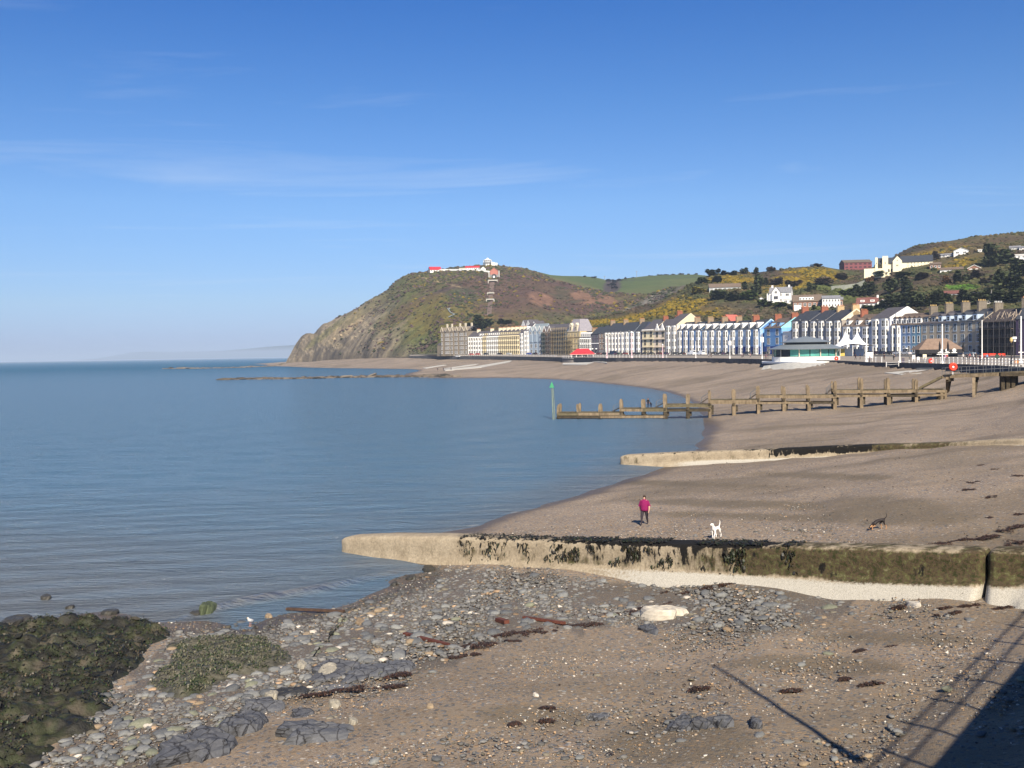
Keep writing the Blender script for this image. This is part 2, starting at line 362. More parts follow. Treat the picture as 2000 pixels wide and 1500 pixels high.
d3 = n.new('ShaderNodeMath'); d3.operation = 'LESS_THAN'; d3.inputs[1].default_value = .11; l.new(v3.outputs['Distance'], d3.inputs[0])
m3 = n.new('ShaderNodeMath'); m3.operation = 'MULTIPLY'; l.new(g3.outputs[0], m3.inputs[0]); l.new(d3.outputs[0], m3.inputs[1])
c = mix(m3.outputs[0], c, ramp(s3.outputs[0], [(0,(.09,.085,.08)),(.45,(.19,.18,.165)),(.7,(.50,.46,.40))], 'CONSTANT').outputs[0])
c = mix(sp.outputs[1], c, mix(.55, c1.outputs[0], (.072,.068,.065)))
bign = noise(.045, 5, .6); br = n.new('ShaderNodeMapRange'); br.inputs['From Min'].default_value = .3; br.inputs['From Max'].default_value = .7; br.inputs['To Min'].default_value = .80; br.inputs['To Max'].default_value = 1.14; l.new(bign.outputs['Fac'], br.inputs['Value'])
vm = n.new('ShaderNodeVectorMath'); vm.operation = 'SCALE'; l.new(c, vm.inputs[0]); l.new(br.outputs[0], vm.inputs['Scale'])
# streaks that follow the shore
smap = n.new('ShaderNodeMapping'); smap.inputs['Rotation'].default_value = (0, 0, R(18)); smap.inputs['Scale'].default_value = (.025,.158,.144); l.new(O, smap.inputs[0])
sn = noise(1, 5, .6, smap.outputs[0]); sr = n.new('ShaderNodeMapRange'); sr.inputs['From Min'].default_value = .53; sr.inputs['From Max'].default_value = .66; sr.inputs['To Max'].default_value = .55; l.new(sn.outputs['Fac'], sr.inputs['Value'])
c = mix(sr.outputs[0], vm.outputs[0], (.122,.097,.072))
c = mix(sp.outputs[2], c, (.097,.078,.049))
wf = n.new('ShaderNodeMath'); wf.operation = 'MULTIPLY'; wf.inputs[1].default_value = .72; l.new(sp.outputs[0], wf.inputs[0])
c = mix(wf.outputs[0], c, (.054,.042,.032))
l.new(c, p.inputs['Base Color'])
rr = n.new('ShaderNodeMapRange'); rr.inputs['To Min'].default_value = .92; rr.inputs['To Max'].default_value = .45; l.new(sp.outputs[0], rr.inputs['Value']); l.new(rr.outputs[0], p.inputs['Roughness'])
p.inputs['Specular IOR Level'].default_value = .2
bsum = n.new('ShaderNodeMath'); bsum.operation = 'ADD'; l.new(v1.outputs['Distance'], bsum.inputs[0]); l.new(v2.outputs['Distance'], bsum.inputs[1])
bp = n.new('ShaderNodeBump'); bp.invert = True; bp.inputs['Strength'].default_value = .55; bp.inputs['Distance'].default_value = .03; l.new(bsum.outputs[0], bp.inputs['Height']); l.new(bp.outputs[0], p.inputs['Normal'])

beach = place('beach', npmesh('beach', np.stack([BX, BY, BZ], -1).reshape(-1, 3), gridfaces(nr, nc), bc, MATS['beach'], True))
tag(beach, kind='structure')
bvh_beach = BVHTree.FromObject(beach, bpy.context.evaluated_depsgraph_get())
def down(bvh, x, y, default=0.0):
    h = bvh.ray_cast(Vector((x, y, 500)), Vector((0, 0, -1)))
    return h[0].z if h[0] is not None else default
def hit(bvh, px, py):
    h = bvh.ray_cast(CAMP, ray(px, py).normalized()); return h[0]
def gp(px, py):
    """the beach (or the water on it) seen at a pixel"""
    h = hit(bvh_beach, px, py); w = gz(px, py, 0)
    if h is None: return w
    return h if h.z > 0 else w

# ---- sea
nr2, nc2 = 410, 360
azs2 = np.linspace(-1.6, 1.1, nc2); l2 = np.r_[np.geomspace(6, 25, 20, endpoint=False), np.geomspace(25, 75, 230, endpoint=False), np.geomspace(75, 32000, 160)]
A2, D2 = np.meshgrid(azs2, l2); SX = A2 * D2; SY = D2; SZ = np.zeros_like(SX)
near = 1 - sstep(120, 420, D2)
SZ += near * .030 * (np.sin(SY * .9 + SX * .35 + 4 * fbm(SX * .05, SY * .05, 3, 1)) + .6 * np.sin(SY * 2.1 - SX * .5 + 3 * fbm(SX * .1, SY * .1, 3, 2))) * sstep(0, 30, D2)
# one low breaker rolling in beside the near groyne
SPX, SPY = project(SX, SY, SZ)
crest = np.interp(SPX, [330, 420, 480, 560, 640, 700, 760, 800], [1212, 1190, 1177, 1165, 1150, 1134, 1120, 1110])
dist = (SPY - crest)
amp = np.interp(SPX, [330, 420, 480, 620, 700, 790], [0, .7, 1, 1, .6, 0])
SZ += .30 * amp * np.exp(-(dist / np.where(dist < 0, 9.0, 3.6)) ** 2) * (D2 < 80)
bh = beach_h(np.clip(SX, -.8 * SY, .86 * SY), np.clip(SY, 7, 1700))
depth = np.clip(-bh, 0, 8)
silt_and_mirror = np.clip(1 - sstep(24, 92, D2 + 25 * (fbm(SX * .02, SY * .02, 3, 6) - .5)), 0, 1)
silt_and_mirror = np.maximum(silt_and_mirror, .55 * (1 - sstep(0, 1.2, depth)) * (D2 < 500))
calm = (D2 < 70) * sstep(2, 9, dist) * sstep(380, 470, SPX) * (1 - sstep(860, 900, SPX)); silt_and_mirror = silt_and_mirror * (1 - .5 * calm)  # colour turned bluer here, standing in for deep sky mirrored in still water
silt_and_mirror = np.maximum(silt_and_mirror, 1.0 * amp * np.exp(-((dist - 1) / 4.0) ** 2) * (D2 < 80))  # brown crest line: the beach mirrored in the wave face, put into the colour
foam = .5 * amp * (SPX > 400) * (SPX < 505) * (D2 < 80) * np.exp(-((dist - 1.5) / 2.5) ** 2) * (SPX < 545) * sstep(.35, .6, fbm(SX * 3, SY * 3, 3, 9))
foam += .5 * (D2 > 62) * (D2 < 200) * np.exp(-((bh + .02) / .018) ** 2) * sstep(.62, .74, fbm(SX * .8, SY * .8, 4, 19))
deep = sstep(200, 1300, D2)
sc_ = np.stack([silt_and_mirror, np.clip(foam, 0, 1), deep], -1).reshape(-1, 3)
m, n, l, p = nodes_of('sea_water'); MATS['sea'] = m
t = n.new('ShaderNodeTexCoord'); O = t.outputs['Object']
at_ = n.new('ShaderNodeAttribute'); at_.attribute_name = 'Col'; sp = n.new('ShaderNodeSeparateColor'); l.new(at_.outputs['Color'], sp.inputs[0])
c = mix(sp.outputs[2], (.104,.198,.300), (.012,.094,.172), nn=n, ll=l)
smap = n.new('ShaderNodeMapping'); smap.inputs['Rotation'].default_value = (0, 0, R(14)); smap.inputs['Scale'].default_value = (.015,.067,.074); l.new(O, smap.inputs[0])
bn = noise(1, 6, .6, smap.outputs[0], n, l); b2 = n.new('ShaderNodeMapRange'); b2.inputs['From Min'].default_value = .35; b2.inputs['From Max'].default_value = .65; b2.inputs['To Min'].default_value = .75; b2.inputs['To Max'].default_value = 1.1; l.new(bn.outputs['Fac'], b2.inputs['Value'])
sf = n.new('ShaderNodeMath'); sf.operation = 'MULTIPLY'; sf.use_clamp = True; l.new(sp.outputs[0], sf.inputs[0]); l.new(b2.outputs[0], sf.inputs[1])
c = mix(sf.outputs[0], c, (.150,.148,.146), nn=n, ll=l)
c = mix(sp.outputs[1], c, (.555,.533,.488), nn=n, ll=l)
outn = n['Material Output']; n.remove(p)
df = n.new('ShaderNodeBsdfDiffuse'); l.new(c, df.inputs['Color']); gl = n.new('ShaderNodeBsdfGlossy'); gl.inputs['Roughness'].default_value = .08
fr = n.new('ShaderNodeFresnel'); fr.inputs['IOR'].default_value = 1.333
# rough open water mirrors the sky less at grazing angles than a calm sheet does, because the waves hide one another
sl0 = n.new('ShaderNodeMapRange'); sl0.inputs['To Min'].default_value = 1.3; sl0.inputs['To Max'].default_value = .58; l.new(sp.outputs[2], sl0.inputs['Value'])
fm = n.new('ShaderNodeMath'); fm.operation = 'MULTIPLY'; l.new(fr.outputs[0], fm.inputs[0]); l.new(sl0.outputs[0], fm.inputs[1])
fo = n.new('ShaderNodeMath'); fo.operation = 'MULTIPLY_ADD'; fo.inputs[1].default_value = -1.0; fo.inputs[2].default_value = 1.0; l.new(sp.outputs[1], fo.inputs[0])
ff = n.new('ShaderNodeMath'); ff.operation = 'MULTIPLY'; ff.use_clamp = True; l.new(fm.outputs[0], ff.inputs[0]); l.new(fo.outputs[0], ff.inputs[1])
ms = n.new('ShaderNodeMixShader'); l.new(ff.outputs[0], ms.inputs[0]); l.new(df.outputs[0], ms.inputs[1]); l.new(gl.outputs[0], ms.inputs[2]); l.new(ms.outputs[0], outn.inputs['Surface'])
w1m = n.new('ShaderNodeMapping'); w1m.inputs['Rotation'].default_value = (0, 0, R(12)); w1m.inputs['Scale'].default_value = (.28, 1.0, 1); l.new(O, w1m.inputs[0])
w1 = noise(.85, 9, .66, w1m.outputs[0], n, l); w1.inputs['Distortion'].default_value = .4
w2 = noise(4.5, 4, .6, w1m.outputs[0], n, l)
bs = n.new('ShaderNodeMath'); bs.operation = 'MULTIPLY_ADD'; bs.inputs[1].default_value = .45; l.new(w2.outputs['Fac'], bs.inputs[0]); l.new(w1.outputs['Fac'], bs.inputs[2])
bp = n.new('ShaderNodeBump'); bp.inputs['Strength'].default_value = 1.0; bp.inputs['Distance'].default_value = 1.0; l.new(bs.outputs[0], bp.inputs['Height'])
for q_ in (df, gl, fr): l.new(bp.outputs[0], q_.inputs['Normal'])
sea = place('sea', npmesh('sea', np.stack([SX, SY, SZ], -1).reshape(-1, 3), gridfaces(nr2, nc2), sc_, MATS['sea'], True)); tag(sea, kind='structure')

# ---- promenade surface and sea wall
def strip(name, rows, mat, smooth=False):
    k = len(rows); w = len(rows[0]); V = np.array(rows).reshape(-1, 3)
    return place(name, npmesh(name, V, gridfaces(k, w), None, mat, smooth))
azp = np.linspace(edge[0, 0], edge[-1, 0], 220)
pe = np.stack([azp * edgeD(azp), edgeD(azp), edgeZ(azp)], -1)
pb = np.stack([azp * baseD(azp), baseD(azp), baseZ(azp)], -1)
kerb = pe + (pb - pe) * .5
pb2 = np.stack([azp * (baseD(azp) + 90), baseD(azp) + 90, baseZ(azp) + 2.0], -1)
MP = M('promenade_paving', (.270,.232,.188), .9, .12, .2); MR = M('road_asphalt', (.075, .075, .078), .9, .15, .3); MW = M('sea_wall_stone', (.086,.086,.090), .92, .35, .5, .5)
MG = M('back_ground', (.11, .11, .07), .95, .3, .1)
r1 = pe + (pb - pe) * .62; r2 = pe + (pb - pe) * .90
def dz(a, h): b = a.copy(); b[:, 2] += h; return b
tag(strip('promenade', [pe, kerb, r1], MP), kind='structure')
tag(strip('road', [dz(r1, -.12), dz(r2, -.12)], MR), kind='structure')
tag(strip('road_kerb', [r1, dz(r1, -.12)], MP), kind='structure')
tag(strip('pavement', [dz(r2, -.12), r2, pb], MP), kind='structure')
tag(strip('ground', [pb, pb2], MG), kind='structure')
inn = pe + (kerb - pe) * .03
wallrows = [dz(pe, -4.5), dz(pe, .02)]
cen = np.array([[-.02 * 0, 0, 0]])
out = pe.copy(); out[:, :2] *= (1 - .35 / pe[:, 1])[:, None]
tag(strip('sea_wall', [dz(out, -5.0), dz(out, .05), dz(pe, .05)], MW), kind='structure')
bvh_prom = BVHTree.FromPolygons([Vector(q) for q in np.concatenate([pe, pb, pb2])], [tuple(int(x) for x in f) for f in gridfaces(3, 220)])
def pp(px, py):
    """promenade point under a pixel (falls back to the edge)"""
    h = hit(bvh_prom, px, py)
    if h is not None: return h
    az = ray(px, py).x; return Vector((az * (edgeD(az) + 1), edgeD(az) + 1, edgeZ(az)))
def houseline(px):
    az = ray(px, 693).x; D = float(baseD(az)); return Vector((az * D, D, float(baseZ(az))))
# ================================================================== HILLS
def hill(name, basep, ridgep, ncol, nrow, prof=1.0, amp=3.0, freq=.02, over=.35, colfn=None, mat=None, rough=1.0, extra=None):
    b = np.array([[(q := at(a, y, D)).x / q.y, D, q.z] for a, y, D in basep]); r = np.array([[(q := at(a, y, D)).x / q.y, D, q.z] for a, y, D in ridgep])
    b = b[b[:, 0].argsort()]; r = r[r[:, 0].argsort()]
    az = np.linspace(r[0, 0], r[-1, 0], ncol); s = np.linspace(0, 1 + over, nrow)
    Db = np.interp(az, b[:, 0], b[:, 1]); zb = np.interp(az, b[:, 0], b[:, 2]); Dr = np.interp(az, r[:, 0], r[:, 1]); zr = np.interp(az, r[:, 0], r[:, 2])
    Am, S = np.meshgrid(az, s)
    Dm = Db + S * (Dr - Db); X = Am * Dm
    pf = prof(Am) if callable(prof) else prof
    Zm = zb + (zr - zb) * np.where(S < 1, np.clip(S, 0, 1) ** pf, 1 - ((S - 1) / max(over, .01)) ** 2 * .35)
    win = np.clip(S * 5, 0, 1) * np.where(S < 1, .25 + .75 * np.clip((1 - S) * 4, 0, 1), .25)
    nz_ = fbm(X * freq, Dm * freq * .8, 5, 41) - .5
    gul = 1 - np.abs(2 * fbm(X * freq * 1.3 + 7, Dm * freq * .45, 4, 71) - 1)
    Zm = Zm + amp * win * (2.2 * nz_ + 1.2 * (gul - .8)) + rough * (fbm(X * freq * 9, Dm * freq * 9, 3, 91) - .5) * win
    if extra: Zm = Zm + extra(X, Dm, Zm, S, Am) * win
    Px, Py = project(X, Dm, Zm)
    cols = colfn(X, Dm, Zm, Px, Py, S) * .82
    o = place(name, npmesh(name, np.stack([X, Dm, Zm], -1).reshape(-1, 3), gridfaces(nrow, ncol), cols.reshape(-1, 3), mat, True)); tag(o, kind='structure')
    bv = BVHTree.FromObject(o, bpy.context.evaluated_depsgraph_get())
    return o, bv
def pal(k, cs):
    """piecewise blend through colours by k in 0..1"""
    cs = np.array(cs); q = np.linspace(0, 1, len(cs)); k = np.clip(k, 0, 1)
    return np.stack([np.interp(k, q, cs[:, i]) for i in range(3)], -1)
def blend(c, m_, col):
    m_ = np.clip(m_, 0, 1)[..., None]; return c * (1 - m_) + np.array(col) * m_
def ell(Px, Py, cx, cy, rx, ry, rot=0, soft=.5, nzv=0):
    dx_ = Px - cx; dy_ = Py - cy; a = R(rot); u = dx_ * math.cos(a) + dy_ * math.sin(a); v = -dx_ * math.sin(a) + dy_ * math.cos(a)
    q = (u / rx) ** 2 + (v / ry) ** 2 + nzv; return 1 - sstep(1 - soft, 1 + soft, q)
ROCK = [(.085, .072, .058), (.150, .122, .088), (.235, .190, .128)]
def col_head(X, Y, Z, Px, Py, S):
    n1 = fbm(X * .012, Y * .016, 5, 5); n2 = fbm(X * .05, Y * .05, 4, 15); n3 = fbm(X * .16, Y * .16, 3, 25)
    k = n1 * 1.9 - .45 + (n2 - .5) * .9
    c = pal(k, [(.062, .045, .045), (.085, .062, .040), (.098, .088, .036), (.082, .090, .030), (.115, .098, .042)])
    # bracken and heather, red-brown, on the upper right; green turf low down on the left
    c = blend(c, ell(Px, Py, 1060, 575, 150, 45, 8, .6, (n1 - .5) * 2) * .8, (.095, .058, .045))
    for e in [(1055, 585, 26, 12), (1140, 582, 26, 11), (1185, 585, 20, 8)]: c = blend(c, ell(Px, Py, *e, 15, .5, (n2 - .5) * 1.2) * .75, (.205, .115, .075))
    c = blend(c, ell(Px, Py, 800, 660, 95, 30, -8, .6, (n2 - .5) * 1.5) * .7, (.092, .102, .032))
    c = blend(c, ell(Px, Py, 850, 620, 95, 35, -8, .8, (n2 - .5) * 3) * .55, (.145, .110, .025))
    c = blend(c, ell(Px, Py, 1000, 632, 110, 20, 0, .8, (n2 - .5) * 3) * .5, (.115, .080, .030))
    c = blend(c, ell(Px, Py, 905, 578, 32, 17, 0, .5, (n2 - .5) * 1.2) * .7, (.05, .06, .036))
    # scree fan behind the town
    c = blend(c, ell(Px, Py, 1255, 598, 82, 10, -28, .5, (n2 - .5) * 1.0) * .85, (.155, .140, .125))
    c = blend(c, sstep(.55, .7, n2) * (Px > 1060) * .6, (.055, .055, .035))
    # cliffs towards the sea
    cl = sstep(0, 1, (815 - Px) / 120 + (n1 - .5) * 2.2 + (Py - 640) / 90 * .35)
    rk = pal(n2 * 1.8 - .4 + (n3 - .5) * .9, ROCK)
    c = c * (1 - cl[..., None]) + rk * cl[..., None]
    c = blend(c, ell(Px, Py, 680, 635, 50, 14, -38, .6, (n2 - .5) * 1.6) * .75, (.29, .225, .135))
    c = blend(c, ell(Px, Py, 640, 668, 36, 8, 20, .6, (n2 - .5) * 1.6) * .6, (.25, .20, .125))
    c = blend(c, ell(Px, Py, 640, 648, 60, 6, -38, .6, (n2 - .5) * 1.4) * .6, (.12, .115, .045))
    c = blend(c, ell(Px, Py, 720, 600, 60, 8, -38, .6, (n2 - .5) * 1.4) * .6, (.13, .115, .05))
    # trodden paths
    pth = np.interp(Px, [815, 850, 880, 905], [537, 550, 556, 562]); c = blend(c, (np.abs(Py - pth) < 1.3) * (Px > 815) * (Px < 905) * .7, (.26, .20, .12))
    c = c * 1.14 * (.72 + .56 * n3)[..., None]
    return c
MH = MC('hillside_turf', .95, .22, .40, .9, 1.6)
def crags(X, Y, Z, S, A):
    # broken seaward cliffs: slanting beds and gullies
    m_ = sstep(-.125, -.19, A)
    u = X * .9 + Z * .8; a_ = 1 - np.abs(2 * fbm(u * .035, Y * .03, 4, 301) - 1); b_ = np.abs(((Z + X * .55) * .13 + fbm(X * .02, Y * .02, 3, 302) * 2.5) % 1 - .5)
    return m_ * (11 * (a_ - .72) + 3.2 * (b_ - .25) + 4.5 * (fbm(X * .09, Y * .09, 3, 303) - .5))
head_base = [(556,712,1405),(565,711,1390),(590,710,1360),(620,708,1290),(680,703.5,1150),(740,699,1030),(800,697,958),(830,696.5,930),(860,692.0,882),(930,692.0,842),(1040,692,790),(1130,692,850),(1250,692,860),(1330,692,870),(1500,690,880)]
head_ridge = [(558,708,1412),(562,700,1415),(566,693,1415),(572,681,1410),(579,669,1405),(588,657,1400),(598,651,1395),(606,650,1390),(613,652,1390),(620,644,1385),(632,633,1380),(642,628,1375),(650,625,1372),(668,616,1365),(688,607,1355),(703,598,1345),(722,585,1335),(740,577,1325),(755,568,1320),(765,558,1310),(775,549,1305),(787,540,1300),(800,535.5,1290),(823,532,1285),(840,530,1280),(862,525,1280),(880,522,1280),(900,520,1280),(920,519,1280),(945,517.5,1280),(970,517.5,1280),(1000,520.5,1280),(1012,521,1280),(1025,525,1280),(1040,528,1275),(1058,534,1270),(1075,543,1250),(1090,550,1230),(1110,554,1210),(1135,561,1190),(1160,566,1170),(1190,571,1150),(1230,575,1120),(1270,573,1090),(1300,566,1060),(1330,560,1030),(1360,556,1000),(1420,560,960),(1500,570,900)]
headland, bv_head = hill('headland', head_base, head_ridge, 560, 190, lambda a: np.interp(a, [-.235, -.15, -.1, .1], [.62, .7, .9, 1.0]), 5.5, .016, .35, col_head, MH, rough=1.6, extra=crags)

def col_fields(X, Y, Z, Px, Py, S):
    n1 = fbm(X * .006, Y * .006, 4, 4); n2 = fbm(X * .03, Y * .03, 4, 14)
    c = pal(n1 * 1.6 - .3, [(.070, .095, .022), (.088, .115, .028), (.115, .118, .038)])
    c = blend(c, ell(Px, Py, 1110, 555, 60, 8, 12, .6, (n2 - .5)) * .6, (.150, .135, .050))
    c = blend(c, ell(Px, Py, 1196, 558, 15, 20, 35, .4, (n2 - .5) * 1.2), (.070, .050, .045))
    c = blend(c, (np.abs(Py - (552 + (1150 - Px) * .05)) < .8) * (Px > 1190) * .5, (.05, .055, .03))
    return c * (.85 + .3 * n2)[..., None]
fb = [(1020,600,1330),(1300,600,1330),(1460,600,1300)]
fr = [(1020,522,1900),(1045,529,1900),(1062,533,1900),(1075,536.5,1900),(1100,538.5,1920),(1130,539,1930),(1155,540.5,1940),(1170,543.5,1950),(1185,547,1960),(1197,547.5,1960),(1215,544.5,1950),(1240,541.5,1930),(1262,539,1920),(1290,537.5,1910),(1330,536,1900),(1360,536,1890),(1400,540,1880),(1460,560,1850)]
fields, bv_field = hill('green_fields', fb, fr, 200, 60, .9, 2.5, .006, .3, col_fields, MC('pasture', .95, .08, .22, .5, 1.5), rough=.6)

def col_right(X, Y, Z, Px, Py, S):
    n1 = fbm(X * .018, Y * .022, 5, 6); n2 = fbm(X * .07, Y * .07, 4, 16); n3 = fbm(X * .2, Y * .2, 3, 26)
    k = n1 * 1.9 - .45 + (n2 - .5) * .9
    c = pal(k, [(.048, .042, .030), (.078, .055, .036), (.085, .075, .032), (.060, .068, .026), (.100, .078, .036)])
    for e in [(1290,612,90,9,-14),(1240,620,80,7,-10),(1185,628,60,6,-8),(1310,598,38,12,-20),(1390,606,46,7,0),(1395,614,20,6,0),(1545,553,46,14,-8),(1420,545,42,8,-8),(1590,540,60,12,-5),(1590,533,50,8,0),(1452,546,30,8,0),(1360,592,20,6,0),(1880,512,40,9,-15),(1830,492,60,8,-12)]:
        c = blend(c, ell(Px, Py, e[0], e[1], e[2], e[3], e[4], .8, (n2 - .5) * 3.2) * .75, (.205, .140, .016))
    c = blend(c, ell(Px, Py, 1480, 607, 110, 13, 4, .7, (n2 - .5) * 1.5) * .6, (.092, .068, .048))
    for e in [(1650,575,30,14,0),(1620,562,40,6,0),(1600,600,20,6,0)]: c = blend(c, ell(Px, Py, *e, .6, (n2 - .5) * 1.2) * .7, (.105, .130, .035))
    c = blend(c, ell(Px, Py, 1880, 561, 34, 5, 0, .35, (n2 - .5) * .5), (.075, .150, .018))
    c = blend(c, ell(Px, Py, 1900, 485, 120, 22, -12, .8, (n2 - .5) * 2) * .55, (.125, .085, .040))
    return c * 1.1 * (.66 + .68 * n3)[..., None]
rb = [(1060,660,790),(1130,692,745),(1250,692,690),(1330,692,650),(1450,692,580),(1540,692,545),(1640,692,508),(1780,692,465),(1900,693,435),(1990,694,415),(2150,690,390),(2400,690,360),(2700,690,340)]
rr_ = [(1060,655,810),(1090,643,815),(1120,630,822),(1160,621,826),(1200,613,830),(1240,603,835),(1280,591,838),(1310,578,842),(1330,568,846),(1345,558,850),(1370,545,855),(1400,535,860),(1440,532,865),(1480,532,868),(1510,529,870),(1535,525,872),(1560,521.5,874),(1600,519,876),(1620,523,878),(1640,526,880),(1680,526,884),(1700,524,888),(1725,512,895),(1750,499,905),(1760,492,910),(1780,482.5,915),(1800,478,920),(1830,473.5,925),(1860,469.5,930),(1900,463,935),(1950,458,935),(2000,452,930),(2150,440,880),(2400,430,820),(2700,430,780)]
hillside, bv_right = hill('hillside', rb, rr_, 620, 200, .92, 2.6, .022, .3, col_right, MC('scrub_hillside', .95, .30, .42, .9, 1.2), rough=1.3)

# faint mountains across the bay
def col_mtn(X, Y, Z, Px, Py, S): return np.ones(X.shape + (3,)) * np.array([.055, .065, .05])
mtn, _bm = hill('far_mountains', [(150,704,24000),(400,700,24000),(640,696.5,24000)],
    [(150,703.3,26000),(190,700,26000),(215,696,26000),(235,692,26000),(255,688.5,26000),(280,687,26000),(310,687.5,26000),(340,688,26000),(365,687,26000),(400,686.5,26000),(430,685.5,26000),(460,683,26000),(490,680.5,26000),(520,677.5,26000),(545,675.5,26000),(575,674,26000),(640,672,26000)], 120, 20, .8, 6, .0006, .2, col_mtn, MC('far_hill', .95, .002, .1, 0))
# ================================================================== GROYNES
def MGROYNE(name, kind):
    m, n, l, p = nodes_of(name)
    t = n.new('ShaderNodeTexCoord'); O = t.outputs['Object']
    at_ = n.new('ShaderNodeAttribute'); at_.attribute_name = 'Col'; sp = n.new('ShaderNodeSeparateColor'); l.new(at_.outputs['Color'], sp.inputs[0])
    a = noise(1.3, 8, .65, O, n, l); b = noise(9, 6, .7, O, n, l); g = noise(38, 3, .6, O, n, l)
    c = ramp(a.outputs['Fac'], [(.3, (.25,.20,.135)), (.55, (.36,.295,.205)), (.75, (.43,.36,.26))], nn=n, ll=l).outputs[0]
    k = n.new('ShaderNodeMapRange'); k.inputs['From Min'].default_value = .35; k.inputs['From Max'].default_value = .7; k.inputs['To Min'].default_value = .72; k.inputs['To Max'].default_value = 1.15; l.new(b.outputs['Fac'], k.inputs['Value'])
    v = n.new('ShaderNodeVectorMath'); v.operation = 'SCALE'; l.new(c, v.inputs[0]); l.new(k.outputs[0], v.inputs['Scale'])
    sm = n.new('ShaderNodeMapping'); sm.inputs['Scale'].default_value = (1.5, 1.5, .55); l.new(O, sm.inputs[0]); dr = noise(1.6, 8, .68, sm.outputs[0], n, l)
    # R = green-brown growth, G = black weed film, B = bleached foot; each is a coverage, broken up by noise
    def soft(ch, src, w=2.2, e=.10):
        q = n.new('ShaderNodeMath'); q.operation = 'MULTIPLY_ADD'; q.inputs[1].default_value = w; q.inputs[2].default_value = -w / 2; l.new(src, q.inputs[0])
        x = n.new('ShaderNodeMath'); x.operation = 'ADD'; l.new(q.outputs[0], x.inputs[0]); l.new(sp.outputs[ch], x.inputs[1])
        y = n.new('ShaderNodeMapRange'); y.inputs['From Min'].default_value = .5 - e; y.inputs['From Max'].default_value = .5 + e; l.new(x.outputs[0], y.inputs['Value']); return y.outputs[0]
    algn = noise(4.5, 9, .75, O, n, l)
    alg = ramp(algn.outputs['Fac'], [(.32, (.020,.022,.010)), (.43, (.038,.040,.014)), (.50, (.075,.048,.032)), (.57, (.072,.074,.026)), (.68, (.17,.145,.085))], nn=n, ll=l).outputs[0]
    c = mix(soft(0, dr.outputs['Fac'], 2.0, .22), v.outputs[0], alg, nn=n, ll=l)
    wh = ramp(g.outputs['Fac'], [(.35, (.27,.25,.205)), (.6, (.50,.465,.395))], nn=n, ll=l).outputs[0]
    c = mix(soft(2, b.outputs['Fac'], .9, .14), c, wh, nn=n, ll=l)
    c = mix(soft(1, dr.outputs['Fac'], 2.4, .06), c, (.010, .009, .008), nn=n, ll=l)
    l.new(c, p.inputs['Base Color']); p.inputs['Roughness'].default_value = .92; p.inputs['Specular IOR Level'].default_value = .2
    h = n.new('ShaderNodeMath'); h.operation = 'MULTIPLY_ADD'; h.inputs[1].default_value = .4; l.new(g.outputs['Fac'], h.inputs[0]); l.new(b.outputs['Fac'], h.inputs[2])
    bp = n.new('ShaderNodeBump'); bp.inputs['Strength'].default_value = .7; bp.inputs['Distance'].default_value = .05; l.new(h.outputs[0], bp.inputs['Height']); l.new(bp.outputs[0], p.inputs['Normal'])
    return m
MGR = MGROYNE('groyne_concrete', 0)

